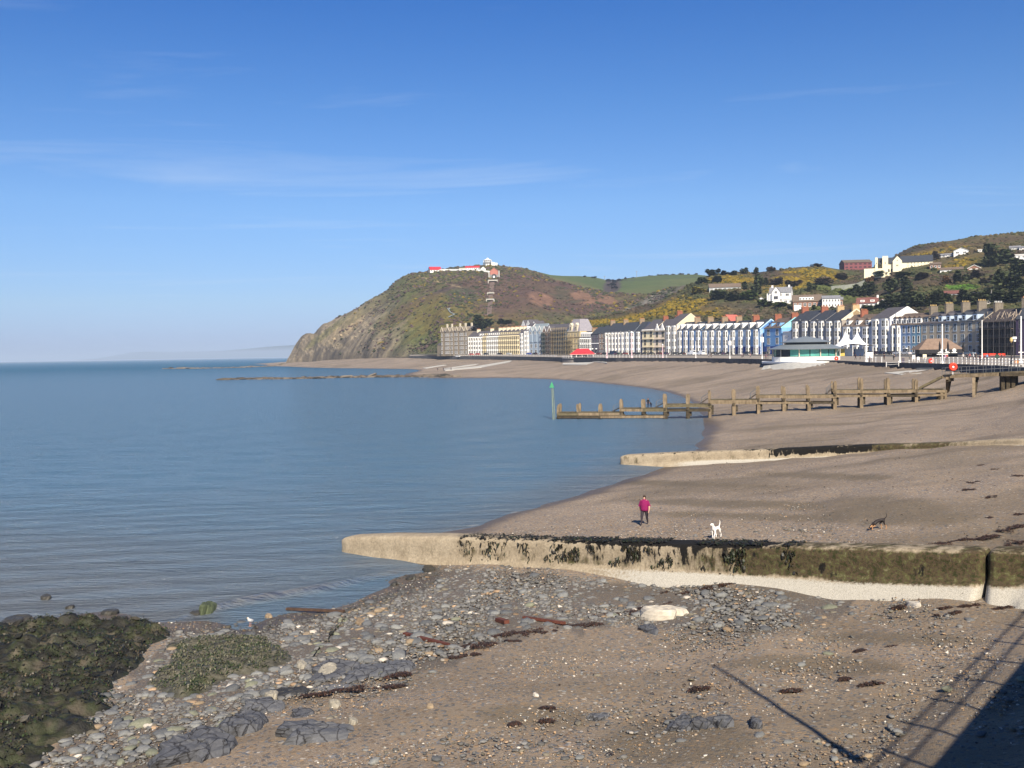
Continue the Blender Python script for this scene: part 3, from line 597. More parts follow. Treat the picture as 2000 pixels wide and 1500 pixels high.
class Groyne:
    """plan line from tip to shore; top profile; swept in blocks"""
    def __init__(self, pts, width, topw):   # pts: list of (px, y_top_front, D, z_base, apron)
        self.P = []
        for px, yt, D, zb, ap, hs in pts:
            q = at(px, yt, D); self.P.append((q.x, q.y, q.z, zb, ap, hs, px))
        self.P = np.array(self.P); d = np.r_[0, np.cumsum(np.hypot(np.diff(self.P[:, 0]), np.diff(self.P[:, 1])))]
        self.s = d; self.w = width
    def ev(self, s):
        return [np.interp(s, self.s, self.P[:, i]) for i in range(7)]
    def s_of(self, px): return float(np.interp(px, self.P[:, 6], self.s))
    def sect(self, s):
        """section points (offset towards the camera side, height)"""
        x, y, zt, zb, ap, hs, px = self.ev(s); w = self.w; H = zt - zb; r = .16
        zf = zb + hs * H                      # foot of the upright face, top of the apron
        pts = [(-w - .05, zb - 1.2), (-w, zt - r), (-w + r * .4, zt - r * .3), (-w + r, zt)]
        pts += [(-w * .5, zt + .02), (-r * 1.2, zt), (-r * .4, zt - r * .3), (0, zt - r)]
        for f in (.2, .4, .6, .8): pts.append((.10 * f * H * .4, zt - r - (zt - r - zf) * f))
        pts += [(.16, zf), (.16 + ap * .12, zf - .03)]
        for f in (.25, .5, .75): pts.append((.16 + ap * (.12 + .88 * f), zf - .03 - (zf - zb) * f))
        pts += [(.16 + ap, zb), (.16 + ap * 1.05 + .25, zb - 1.2)]
        return pts
    def block(self, name, s0, s1, parent, colf, step=.25, round0=0.0, round1=0.0):
        n = max(3, int((s1 - s0) / step)); ss = list(np.linspace(s0, s1, n))
        if round0: ss = [s0 + round0 * (1 - math.cos(t)) for t in np.linspace(.12, math.pi / 2, 8)] + [q for q in ss if q > s0 + round0 * 1.05]
        if round1: ss = [q for q in ss if q < s1 - round1 * 1.05] + [s1 - round1 * (1 - math.cos(t)) for t in np.linspace(math.pi / 2, .12, 8)]
        V = []; C = []; k = None
        for s in ss:
            x, y, zt, zb, ap, hs, px = self.ev(s); e = .05
            a = self.ev(min(s + e, self.s[-1])); b = self.ev(max(s - e, 0)); t = np.array([a[0] - b[0], a[1] - b[1]]); t /= np.linalg.norm(t)
            nrm = np.array([t[1], -t[0]])
            if nrm[1] > 0: nrm = -nrm          # towards the camera
            f = 1.0
            if round0 and s < s0 + round0: f = math.sqrt(max(0, 1 - ((s0 + round0 - s) / round0) ** 2))
            if round1 and s > s1 - round1: f = math.sqrt(max(0, 1 - ((s - s1 + round1) / round1) ** 2))
            sec = self.sect(s); k = len(sec); mid = -self.w / 2
            for j, (o, z) in enumerate(sec):
                o2 = mid + (o - mid) * (.45 + .55 * f) if f < 1 else o
                z2 = z - (1 - f) * .22 if j in (3, 4, 5, 6, 2) and f < 1 else z
                jx = (float(vnoise(np.array(s * 1.7), np.array(j * 3.1), 5)) - .5) * .035
                V.append((x + nrm[0] * (o2 + jx), y + nrm[1] * (o2 + jx), z2 + jx * .6)); C.append(colf(s, px, j, z2, zt, zb))
        V = np.array(V); C = np.array(C); ns = len(ss)
        Fq = [(i * k + j, i * k + j + 1, (i + 1) * k + j + 1, (i + 1) * k + j) for i in range(ns - 1) for j in range(k - 1)]
        me = npmesh(name, V, np.array(Fq), C, MGR, True)
        bm = bmesh.new(); bm.from_mesh(me); bm.verts.ensure_lookup_table()
        bm.faces.new([bm.verts[j] for j in range(k)]); bm.faces.new([bm.verts[(ns - 1) * k + j] for j in reversed(range(k))])
        for f_ in list(bm.faces)[-2:]:
            f_.smooth = False
            for e_ in f_.edges: e_.smooth = False
        bmesh.ops.recalc_face_normals(bm, faces=bm.faces); bm.to_mesh(me); bm.free()
        return place(name, me, parent)

def weed_quads(pos, length, width, sag, cols, name, parent=None, mat=None, tilt=None):
    """limp ribbons of seaweed: pos (n,3)"""
    n = len(pos); a = rng.uniform(0, 2 * math.pi, n)
    bv = np.array([(-.5, 0, 0), (.5, 0, 0), (-.6, .5, .10), (.6, .5, .10), (-.25, 1, 0), (.25, 1, 0)], float); bf = np.array([(0, 1, 3, 2), (2, 3, 5, 4)])
    V, Fq, C = scatter(bv, bf, pos, rotz(a, tilt if tilt is not None else rng.uniform(-.5, .5, n)), np.stack([width, length, np.full(n, sag)], -1), cols)
    return place(name, npmesh(name, V, Fq, C, mat, False), parent)
MWEED = MC('seaweed', .55, 6, .4, 0, spec=.4)

# near groyne: (px, y of the front top edge, distance, height of the foot, apron width, share of the height where the apron starts)
g1 = Groyne([(660,1050,55.0,-.6,.02,.05),(747,1047,53.0,-.5,.05,.1),(865,1048,50.6,-.1,.25,.15),(985,1053,48.2,.30,.40,.22),(1100,1057,45.9,.60,.45,.25),(1285,1062,42.4,.93,.55,.27),(1450,1066,39.9,1.15,.75,.30),(1640,1070,37.3,1.45,.95,.36),(1800,1074,35.4,1.80,1.05,.42),(1925,1077,34.0,2.05,1.1,.45),(2000,1079,33.3,2.2,1.1,.45),(2180,1090,31.2,2.8,1.1,.45)], 1.35, 1)
def g1col(s, px, j, z, zt, zb):
    h = (z - zb) / max(zt - zb, .1); nv = float(fbm(np.array(s * .9), np.array(h * 2.5), 3, 140)) - .5
    A = float(sstep(1330, 1560, px)) * (.85 if .36 < h < .97 else .35 if h >= .97 else .05) + float(sstep(960, 1200, px)) * (.22 if h > .35 else 0) + (.20 if .35 < h < .7 else 0)
    if px < 900: A *= .5
    K = math.exp(-((px - 1310) / 210) ** 2) * (.52 if h > .78 else .42 if h > .5 else .05) + (.42 if (h > .93 and 890 < px < 1520) else 0) + (.22 if (1600 < px < 1900 and .45 < h < .8) else 0)
    W = float(sstep(.46, .24, h) if False else 1 - sstep(.24, .44, h)) * float(sstep(980, 1450, px))
    return (min(max(A + nv * .8 * (A > .05), 0), 1), min(K, 1), W)
g1t = thing('near_groyne', 'long concrete groyne beside the cobbles with black weed and green algae on its face', 'groyne')
cuts = [660, 747, 1285]
for a_, b_ in zip(cuts, cuts[1:]):
    g1.block('concrete_section', g1.s_of(a_) + (.006 if a_ != 660 else 0), g1.s_of(b_) - .006, g1t, g1col, round0=.9 if a_ == 660 else 0)
g1.block('concrete_section', g1.s_of(1285) + .006, g1.s_of(1922) - .01, g1t, g1col, round1=.3)
g1.block('concrete_section', g1.s_of(1926) + .01, g1.s[-1], g1t, g1col, round0=.3)
# black weed hanging from the top edge
pos = []; tl = []
for i in range(5200):
    px = rnd.gauss(1300, 190) if rnd.random() < .85 else rnd.uniform(880, 1500)
    if px < 880 or px > 1560: continue
    s = g1.s_of(px); x, y, zt, zb, ap, hs, _ = g1.ev(s)
    dens = fbm(np.array(s * 1.5), np.array(3.0), 3, 12)
    top = rnd.random() < .42
    hh = zt + .03 if top else zt - .12 - rnd.random() ** 1.5 * (zt - zb) * .62
    pv = fbm(np.array(s * 1.3), np.array(hh * .8), 4, 31)
    if not top and pv < .53: continue
    if top and pv < .42: continue
    off = rnd.uniform(-1.2, -.05) if top else .06
    pos.append((x - .61 * off * 0 + (-.62) * off, y + (-.79) * off, hh)); tl.append(0 if top else -1.35)
pos = np.array(pos); n_ = len(pos)
cl = np.array([(.014,.012,.009),(.022,.018,.010),(.020,.026,.010)])[rng.integers(0, 3, n_)]
w = weed_quads(pos, rng.uniform(.10, .28, n_), rng.uniform(.03, .09, n_), .4, cl, 'hanging_seaweed', g1t, MWEED, np.array(tl) + rng.uniform(-.3, .3, n_)); tag(w, kind='stuff')

g2 = Groyne([(1209,890,95.3,-.5,.02,.05),(1330,884,92.5,.15,.35,.18),(1500,878,88.5,.65,.9,.28),(1650,871,85.2,1.15,1.3,.36),(1750,868,83.2,1.5,1.5,.40),(1850,865,80.5,2.1,1.5,.45),(1945,859,77.5,2.75,1.3,.42),(2000,857,75.6,3.1,1.3,.40),(2250,850,70,4.2,1.3,.4)], 1.5, 1)
def g2col(s, px, j, z, zt, zb):
    h = (z - zb) / max(zt - zb, .1); nv = float(fbm(np.array(s * .6), np.array(h * 2), 3, 141)) - .5
    win_ = float(sstep(1480, 1535, px) * (1 - sstep(1680, 1725, px)))
    K = win_ * (.85 if h > .62 else .55 if h > .5 else .1) + (.35 if (1250 < px < 1505 and h > .95) else 0) + (.2 if 1700 < px < 1800 and h > .6 else 0)
    A = float(sstep(1660, 1710, px) * (1 - sstep(1820, 1900, px))) * (.8 if h > .5 else .1) + (.12 if h > .35 else 0)
    return (max(0, A + nv * .8 * (A > .05)), min(max(0, K + nv * .7 * (K > .05)), 1), float(1 - sstep(.26, .46, h)) * float(sstep(1240, 1420, px)))
g2t = thing('far_groyne', 'concrete groyne further along the beach with a white sloping foot and one black weedy stretch', 'groyne')
cuts = [1209, 1455, 1630, 1942, 2250]
for a_, b_ in zip(cuts, cuts[1:]):
    g2.block('concrete_section', g2.s_of(a_) + (.006 if a_ != 1209 else 0), (g2.s_of(b_) if b_ < 2250 else g2.s[-1]) - .006, g2t, g2col, round0=.9 if a_ == 1209 else 0, step=.5)

# ================================================================== WOODEN JETTY
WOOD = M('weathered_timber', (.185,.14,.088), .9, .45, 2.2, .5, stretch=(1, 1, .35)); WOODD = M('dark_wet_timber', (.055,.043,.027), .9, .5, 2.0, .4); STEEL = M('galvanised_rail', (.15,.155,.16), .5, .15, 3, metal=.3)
WOODG = M('greenish_deck_timber', (.115,.095,.055), .9, .4, 2.5, .4)
JL = gz(1085, 818, 0); JR = at(1848, 779, 150.5)
jd = Vector((JR.x - JL.x, JR.y - JL.y, 0)); jlen = jd.length; jd.normalize(); jn = Vector((jd.y, -jd.x, 0))   # jn points to the camera
if jn.y > 0: jn = -jn
def jpos(px):
    """station along the jetty seen at a pixel column"""
    r = ray(px, 790); # solve (JL + jd*t).x = r.x * (JL + jd*t).y
    return (r.x * JL.y - JL.x) / (jd.x - r.x * jd.y)
def jz(px, py):
    t_ = jpos(px); D = JL.y + jd.y * t_; return at(px, py, D).z
jt = thing('wooden_jetty', 'weathered timber jetty on paired posts, stepping down from the beach into the water', 'jetty')
def jp(t_, off, z): return (JL.x + jd.x * t_ - jn.x * off, JL.y + jd.y * t_ - jn.y * off, z)
JPOST = [(1090,790,817),(1129,789,817),(1171,789,817),(1213,779,817),(1256,780,817),(1299,769,817),(1343,770,817),(1386,762,814),(1433,760,808),(1481,754,805),(1531,755,804),(1579.5,753,801),(1630,744,798),(1682,739,794),(1735,738,791),(1789,741,785)]
JDECK = [(1088,1216,805.5),(1212,1303,797.5),(1299,1390,789.5),(1386,1484,780.5),(1481,1634,771.5),(1630,1848,761)]
for i, (px, yt, yb) in enumerate(JPOST):
    t_ = jpos(px); zt = jz(px, yt); zb = jz(px, yb)
    for off, dzt in ((0.0, 0), (1.9, rnd.uniform(-.25, .1))):
        b = MB(); a = rnd.uniform(-.14, .14); pw = rnd.uniform(.40, .56)
        zs = zb - 1.6; zm = zb + min(1.2, (zt - zb) * .35)
        b.beam(jp(t_, off, zm - .004), jp(t_ + a, off, zt + dzt - .25), pw, pw, 0); b.beam(jp(t_ + a, off, zt + dzt - .25), jp(t_ + a * 1.1, off, zt + dzt), pw * .8, pw * .7, 0); b.beam(jp(t_, off, zs), jp(t_, off, zm), pw + .04, pw + .04, 1)
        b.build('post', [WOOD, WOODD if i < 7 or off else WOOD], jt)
    # cross head carrying the deck beams
    yd = [d for a_, e_, d in JDECK if a_ <= px <= e_][-1]; zd = jz(px, yd)
    MB().beam(jp(t_ - .02, -.5, zd - .75), jp(t_ - .02, 2.4, zd - .75), .34, .40).build('cross_beam', WOODD, jt)
    if i >= 3: MB().beam(jp(t_ + .42, .25, zd - .95), jp(t_ + .42, .25, max(zb + .35, zd - 2.5)), .40, .34).build('packing_block', WOODD, jt)
for a_, e_, d in JDECK:
    t0 = jpos(a_); t1 = jpos(e_); z0 = jz((a_ + e_) / 2, d)
    cutp = [t0] + [q for q in (jpos(p_[0]) for p_ in JPOST) if t0 + 1 < q < t1 - 1] + [t1]
    for off in (-.26, 2.16):
        for qa, qb in zip(cutp, cutp[1:]):
            ja, jb = rnd.uniform(-.06, .06), rnd.uniform(-.06, .06); MB().beam(jp(qa + .03, off, z0 - .27 + ja), jp(qb - .03, off, z0 - .27 + jb), .16, rnd.uniform(.40, .52)).build('deck_beam', WOOD if rnd.random() < .7 else WOODG, jt)
    dm = MB(); q = t0 + .05; L_ = t1 - .05
    while q < L_:
        g = min(.28, L_ - q); z_ = z0 + .05 + rnd.uniform(-.012, .012)
        vs = [jp(q, -.3, z_ - .06), jp(q + g * .9, -.3, z_ - .06), jp(q + g * .9, 2.2, z_ - .06), jp(q, 2.2, z_ - .06), jp(q, -.3, z_), jp(q + g * .9, -.3, z_), jp(q + g * .9, 2.2, z_), jp(q, 2.2, z_)]
        dm.add(vs, [(0,3,2,1),(4,5,6,7),(0,1,5,4),(1,2,6,5),(2,3,7,6),(3,0,4,7)], 0); q += .28
    tag(dm.build('deck_planks', WOODG, jt), kind='stuff')
for (a_, e_, y_) in [(1093,1299,814.3),(1297,1388,801.5),(1386,1630,787.0),(1630,1846,772.5)]:
    t0 = jpos(a_); t1 = jpos(e_); z0 = jz((a_ + e_) / 2, y_)
    cutp = [t0] + [q for q in (jpos(p_[0]) for p_ in JPOST) if t0 + 1 < q < t1 - 1] + [t1]
    for off in (-.24, 2.1):
        for qa, qb in zip(cutp, cutp[1:]):
            ja, jb = rnd.uniform(-.05, .05), rnd.uniform(-.05, .05); MB().beam(jp(qa + .03, off, z0 + ja), jp(qb - .03, off, z0 + jb), .16, rnd.uniform(.30, .44)).build('waling', WOOD if rnd.random() < .6 else WOODD, jt)
# end frame at the shore
for px in (1838, 1846):
    t_ = jpos(px); zb = jz(px, 780)
    for off in (-.1, 2.0): MB().beam(jp(t_, off, zb - 1), jp(t_, off, jz(px, 762)), .40, .40).build('post', WOOD, jt)
# flights of steps with handrails where the deck changes level
for (xa, ya, xb, yb) in [(1197,805,1212,797),(1281,797,1297,788.5),(1370,789,1384,779.5),(1466,780,1479,771),(1616,771,1628,760.5)]:
    ta, tb = jpos(xa), jpos(xb); za, zb = jz(xa, ya), jz(xb, yb); st = MB()
    for k in range(5):
        f = k / 5; st.beam(jp(ta + (tb - ta) * f, .3, za + (zb - za) * (f + .2)), jp(ta + (tb - ta) * f, 1.7, za + (zb - za) * (f + .2)), .30, .08)
    sto = st.build('steps', WOODD, jt)
    for off in (.25, 1.75):
        hr = MB(); hr.tube(jp(ta, off, za), jp(ta, off, za + 1.0), .035); hr.tube(jp(tb, off, zb), jp(tb, off, zb + 1.0), .035); hr.tube(jp(ta, off, za + 1.0), jp(tb, off, zb + 1.0), .035); hr.tube(jp(ta, off, za + .5), jp(tb, off, zb + .5), .025)
        hr.build('handrail', STEEL, sto)
# channel marker at the head of the jetty
GREEN = M('green_marker_paint', (.03,.28,.12), .5, .1); GREENP = M('pale_green_pole', (.16,.20,.165), .7, .3, 1.5)
mb_ = gz(1081, 819, 0); Dm_ = mb_.y
mt = thing('channel_marker', 'green triangle topmark on a tall pale green pole in the water at the jetty end', 'marker', mb_)
zt = at(1078, 752, Dm_).z - mb_.z
MB().tube((0, 0, -2), (-.20, 0, zt), .14, .10, 8).build('pole', GREENP, mt)
MB().tube((.35, .3, -2), (.05, .3, zt - .6), .09, .08, 6).build('stay', GREENP, mt)
tz = zt; tm_ = MB()
tm_.add([(-.62, -.04, tz - .45), (.22, -.04, tz - .45), (-.20, -.04, tz + .55), (-.62, .04, tz - .45), (.22, .04, tz - .45), (-.20, .04, tz + .55)], [(0,1,2),(5,4,3),(0,3,4,1),(1,4,5,2),(2,5,3,0)])
tm_.add([(-.24, -.42, tz - .45), (-.24, .42, tz - .45), (-.24, 0, tz + .55), (-.16, -.42, tz - .45), (-.16, .42, tz - .45), (-.16, 0, tz + .55)], [(0,1,2),(5,4,3),(0,3,4,1),(1,4,5,2),(2,5,3,0)])
tm_.build('topmark', GREEN, mt)

# ---- raised walkway from the promenade to the jetty
wt = thing('raised_walkway', 'timber footbridge on tall posts between the promenade and the jetty, with tube railings', 'footbridge')
def wp(px, py, D): return at(px, py, D)
W0 = at(1840, 733, 151); W1 = at(2075, 722, 141)
wd = (W1 - W0); wl_ = Vector((wd.x, wd.y, 0)).length; wu = Vector((wd.x, wd.y, 0)).normalized(); wn_ = Vector((wu.y, -wu.x, 0)); wn_ = -wn_ if wn_.y > 0 else wn_
def wq(f, off, dz_): p_ = W0 + wd * f; return Vector((p_.x - wn_.x * off, p_.y - wn_.y * off, p_.z + dz_))
for off in (0, 2.0): MB().beam(wq(0, off, -.25), wq(1, off, -.25), .2, .5).build('deck_beam', WOOD, wt)
dm = MB()
for i in range(60):
    a_ = i / 60; b_ = a_ + .9 / 60; dm.beam(wq((a_ + b_) / 2, -.1, .04), wq((a_ + b_) / 2, 2.1, .04), wl_ * .9 / 60, .06)
tag(dm.build('deck_planks', WOODG, wt), kind='stuff')
for off in (0, 2.0):
    for i in range(15):
        f = i / 14; MB().tube(wq(f, off, 0), wq(f, off, 1.15), .035, n=5).build('railing_post', STEEL, wt)
    for h_ in (1.15, .6): MB().tube(wq(0, off, h_), wq(1, off, h_), .03, n=5).build('rail', STEEL, wt)
for px, yb in ((1850, 762), (1902, 777)):
    for off in (0, 2.0):
        t_ = at(px, 735, 150.5 - (px - 1840) * .043); b_ = gp(px, yb)
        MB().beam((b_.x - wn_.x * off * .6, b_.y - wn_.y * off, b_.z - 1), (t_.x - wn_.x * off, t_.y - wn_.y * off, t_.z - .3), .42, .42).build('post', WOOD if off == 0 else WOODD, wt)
    MB().beam(wq(.06 if px == 1850 else .28, -.3, -.75), wq(.06 if px == 1850 else .28, 2.4, -.75), .4, .5).build('cross_beam', WOODD, wt)
for px in (1958, 1968, 1978):
    t_ = at(px, 735, 145.5); b_ = gp(px, 777)
    for off in (-.2, 2.2): MB().beam((t_.x - wn_.x * off, t_.y - wn_.y * off, b_.z - 1), (t_.x - wn_.x * off, t_.y - wn_.y * off, t_.z + .2), .55, .55).build('post', WOODD, wt)
t_ = at(1968, 735, 145.5); MB().beam((t_.x - 1.8, t_.y - 1.2, t_.z + .35), (t_.x + 1.8, t_.y - 1.6, t_.z + .35), .6, .55).build('cross_beam', WOODD, wt)
# steep gangway down to the jetty deck
ga = at(1838, 735, 150.8); gb = at(1795, 757, 151.5)
for off in (0, 1.3): MB().beam((ga.x - wn_.x * off, ga.y - wn_.y * off, ga.z - .1), (gb.x - wn_.x * off, gb.y - wn_.y * off, gb.z - .1), .12, .35).build('stringer', WOODG, wt)
stp = MB()
for k in range(9):
    f = (k + .5) / 9; c_p = ga.lerp(gb, f); stp.beam((c_p.x, c_p.y, c_p.z), (c_p.x - wn_.x * 1.3, c_p.y - wn_.y * 1.3, c_p.z), .28, .06)
stp.build('steps', WOODG, wt)

# ================================================================== STONES, ROCKS, WEED ON THE BEACH
def rocky(name, rx, ry, rz_, seed, n1=18, n2=7, jag=.25, flat=.5):
    """one irregular lump of bedded rock: steep ragged sides and a flattish cracked top"""
    r_ = np.random.default_rng(seed); ph = r_.uniform(0, 6.28, 6); tilt = r_.uniform(-.35, .35, 2); V = []
    prof = [(1.06, -.5), (1.04, .0), (1.0, .45), (.93, .82), (.80, 1.0), (.62, 1.03), (.42, 1.02), (.22, 1.05), (.07, 1.04)]
    rim = [1 + jag * (.5 * math.sin(2 * a + ph[0]) + .30 * math.sin(3 * a + ph[1]) + .22 * math.sin(5 * a + ph[2]) + .16 * math.sin(9 * a + ph[4])) + r_.uniform(-jag, jag) * .35 for a in np.linspace(0, 2 * math.pi, n1, endpoint=False)]
    for j, (k, v) in enumerate(prof):
        for i in range(n1):
            a = 2 * math.pi * i / n1 + (.12 * j); q = k * (1 + (rim[i] - 1) * min(1, k * 1.3)); x = rx * q * math.cos(a); y = ry * q * math.sin(a)
            nz = float(fbm(np.array(x * 2.6 / max(rx, .3) + seed), np.array(y * 3.5 / max(ry, .3)), 3, seed % 97)) - .5
            z = v * (1 + tilt[0] * x / rx + tilt[1] * y / ry) + (nz * (.55 if jag > .3 else .16) * (j >= 2)) - (.16 if abs(nz) < .025 and j > 3 else 0)
            V.append((x, y, rz_ * z))
    b = MB(); m_ = len(prof); fs = [(j * n1 + i, j * n1 + (i + 1) % n1, (j + 1) * n1 + (i + 1) % n1, (j + 1) * n1 + i) for j in range(m_ - 1) for i in range(n1)] + [tuple(range((m_ - 1) * n1, m_ * n1))]
    b.add(V, fs); return b
def pebble(seed, n=8):
    r_ = np.random.default_rng(seed); V = []; el = r_.uniform(.55, .95)
    for z, k in ((-.6, .75), (0, 1), (.55, .72)):
        for i in range(n):
            a = 2 * math.pi * (i + r_.uniform(-.25, .25)) / n; kk = k * r_.uniform(.74, 1.14); V.append((kk * math.cos(a), el * kk * math.sin(a), z + r_.uniform(-.18, .18)))
    V.append((0, 0, .78)); Fq = []
    for j in range(2):
        for i in range(n):
            a, b_, c2_, d = j * n + i, j * n + (i + 1) % n, (j + 1) * n + (i + 1) % n, (j + 1) * n + i; Fq += [(a, b_, c2_), (a, c2_, d)]
    for i in range(n): Fq.append((2 * n + i, 2 * n + (i + 1) % n, 3 * n))
    return np.array(V), np.array(Fq)
def orand_mat(name, stops, rough=.8, bump=.3, crack=0):
    m, n, l, p = nodes_of(name); oi = n.new('ShaderNodeObjectInfo'); r_ = ramp(oi.outputs['Random'], stops, nn=n, ll=l)
    t = n.new('ShaderNodeTexCoord'); a = noise(6, 7, .7, t.outputs['Object'], n, l)
    k = n.new('ShaderNodeMapRange'); k.inputs['From Min'].default_value = .3; k.inputs['From Max'].default_value = .7; k.inputs['To Min'].default_value = .7; k.inputs['To Max'].default_value = 1.3; l.new(a.outputs['Fac'], k.inputs['Value'])
    v = n.new('ShaderNodeVectorMath'); v.operation = 'SCALE'; l.new(r_.outputs[0], v.inputs[0]); l.new(k.outputs[0], v.inputs['Scale']); col_ = v.outputs[0]
    if crack:
        vc = n.new('ShaderNodeTexVoronoi'); vc.feature = 'DISTANCE_TO_EDGE'; vc.inputs['Scale'].default_value = crack; dn = noise(2, 4, .6, t.outputs['Object'], n, l); l.new(mix(.25, t.outputs['Object'], dn.outputs['Color'], nn=n, ll=l), vc.inputs['Vector'])
        cm_ = n.new('ShaderNodeMapRange'); cm_.inputs['From Max'].default_value = .05; l.new(vc.outputs['Distance'], cm_.inputs['Value']); col_ = mix(cm_.outputs[0], (.018, .017, .018), col_, nn=n, ll=l)
    l.new(col_, p.inputs['Base Color'])
    p.inputs['Roughness'].default_value = rough; p.inputs['Specular IOR Level'].default_value = .3
    b = n.new('ShaderNodeBump'); b.inputs['Strength'].default_value = bump; b.inputs['Distance'].default_value = .05; l.new(a.outputs['Fac'], b.inputs['Height']); l.new(b.outputs[0], p.inputs['Normal'])
    return m
MSLATE = orand_mat('grey_slate_stone', [(0,(.085,.088,.09)),(.5,(.14,.142,.14)),(1,(.21,.21,.195))])
MTAN = orand_mat('tan_stone', [(0,(.20,.145,.09)),(1,(.30,.23,.15))]); MPALE = orand_mat('pale_stone', [(0,(.38,.34,.28)),(1,(.52,.48,.42))]); MGRN = orand_mat('greenish_stone', [(0,(.13,.135,.10)),(1,(.20,.20,.14))])
def pick_ground(n, x0, x1, y0, y1, dens, seed):
    """random ground points kept with a density read at their pixel"""
    r_ = np.random.default_rng(seed); X = r_.uniform(x0, x1, n); Y = r_.uniform(y0, y1, n); Z = beach_h(X, Y)
    Px, Py = project(X, Y, Z); keep = r_.random(n) < dens(X, Y, Z, Px, Py)
    return X[keep], Y[keep], Z[keep], Px[keep], Py[keep]
SP = [(1120,1450),(1480,1180)]
def dens_cob(X, Y, Z, Px, Py):
    j = (fbm(X * .9, Y * .9, 3, 50) - .5) * 70
    d = sum(inpoly(Px + j * q1 + q2, Py + j * .6 * q1 + q3, COBBLE) * 1.0 for q1, q2, q3 in ((1, 0, 0), (1.8, 30, 14), (1.8, -30, -14), (2.4, 0, 24), (2.4, 50, -18))) / 5
    d = np.where(inpoly(Px, Py, LEDGE), np.maximum(.8 * (Px > 150), d * .3), d); d = np.where(inpoly(Px, Py, MOSS), .35, d)
    spar = .045 + .10 * sstep(.5, .62, fbm(X * .35, Y * .35, 4, 51)) + .25 * np.exp(-(((Px - 1500) / 230) ** 2 + ((Py - 1215) / 55) ** 2))
    d = np.maximum(d, spar * (Py < 1520)) * (Z > -.12)
    return np.where((Z < .1), d * .55, d)
X, Y, Z, Px, Py = pick_ground(110000, -17, 16, 19.5, 50, dens_cob, 3)
n_ = len(X); inc = inpoly(Px, Py, COBBLE)
size = np.where(inc, rng.gamma(1.25, .036, n_) + .026, rng.gamma(1.3, .024, n_) + .020); size = np.clip(size, .02, .36)
kind_ = rng.random(n_); cb = np.empty((n_, 3)); g_ = rng.uniform(.55, 1.35, (n_, 1))
base_ = np.select([(kind_ < .84)[:, None], (kind_ < .935)[:, None], (kind_ < .982)[:, None]], [np.array([[.178,.172,.160]]), np.array([[.20,.175,.13]]), np.array([[.34,.235,.145]])], np.array([[.52,.46,.38]]))
cb = base_ * g_ * .80; wetk = (Z < .16)[:, None]; cb = np.where(wetk, cb * .55, cb)
X0, Y0, Z0, Px0, Py0 = X, Y, Z, Px, Py
big = np.argsort(-size * (Py < 1495) * (Px > -5) * (Px < 2000) / Y)[:300]
rest = np.setdiff1d(np.arange(n_), big)
rest = rest[:22000]
Vs, Fs, Cs = [], [], []; off = 0
for k in range(6):
    ii = rest[k::6]; bv, bf = pebble(100 + k, 6)
    sc3 = np.stack([size[ii], size[ii], size[ii] * rng.uniform(.25, .55, len(ii))], -1)
    V, Fq, C = scatter(bv, bf, np.stack([X[ii], Y[ii], Z[ii] + size[ii] * .10], -1), rotz(rng.normal(.35, .9, len(ii)), rng.normal(0, .28, len(ii))), sc3, cb[ii])
    Vs.append(V); Fs.append(Fq + off); Cs.append(C); off += len(V)
tag(place('cobbles', npmesh('cobbles', np.concatenate(Vs), np.concatenate(Fs), np.concatenate(Cs), MC('cobble_stone', .8, 9, .3, .3, .03, spec=.3), True)), kind='stuff')
# finer shingle over the whole near beach
def dens_fine(X, Y, Z, Px, Py): return (Px > -60) * (Px < 2060) * (Py < 1530) * (Z > .02) * ~inpoly(Px, Py, LEDGE) * (.30 + .7 * sstep(.36, .62, fbm(X * .5, Y * .5, 4, 52))) * np.clip(30 / Y, .4, 1)
Xf, Yf, Zf, Pxf, Pyf = pick_ground(150000, -16, 18, 19.5, 58, dens_fine, 13); nf = min(len(Xf), 27000); Xf, Yf, Zf = Xf[:nf], Yf[:nf], Zf[:nf]
szf = np.clip(rng.gamma(1.6, .0125, nf) + .010, .01, .075); kf = rng.random(nf)
cf = np.select([(kf < .46)[:, None], (kf < .72)[:, None], (kf < .88)[:, None]], [np.array([[.150,.146,.138]]), np.array([[.235,.180,.128]]), np.array([[.30,.20,.115]])], np.array([[.50,.45,.38]])) * rng.uniform(.6, 1.3, (nf, 1))
Vs, Fs, Cs = [], [], []; off = 0
for k in range(4):
    bv, bf = pebble(500 + k, 4); V, Fq, C = scatter(bv, bf, np.stack([Xf, Yf, Zf + szf * .12], -1)[k::4], rotz(rng.uniform(0, 6.28, len(Xf[k::4])), rng.normal(0, .25, len(Xf[k::4]))), (szf[:, None] * np.array([1, .85, .5]))[k::4], cf[k::4])
    Vs.append(V); Fs.append(Fq + off); Cs.append(C); off += len(V)
tag(place('shingle', npmesh('shingle', np.concatenate(Vs), np.concatenate(Fs), np.concatenate(Cs), MATS['cobble_stone'], True)), kind='stuff')
PEB = []
for k in range(8):
    bv, bf = pebble(300 + k, 12)
    for nm, mt_ in (('slate', MSLATE), ('tan', MTAN), ('pale', MPALE), ('green', MGRN)): PEB.append(npmesh('beach_stone', bv, bf, None, mt_, True))
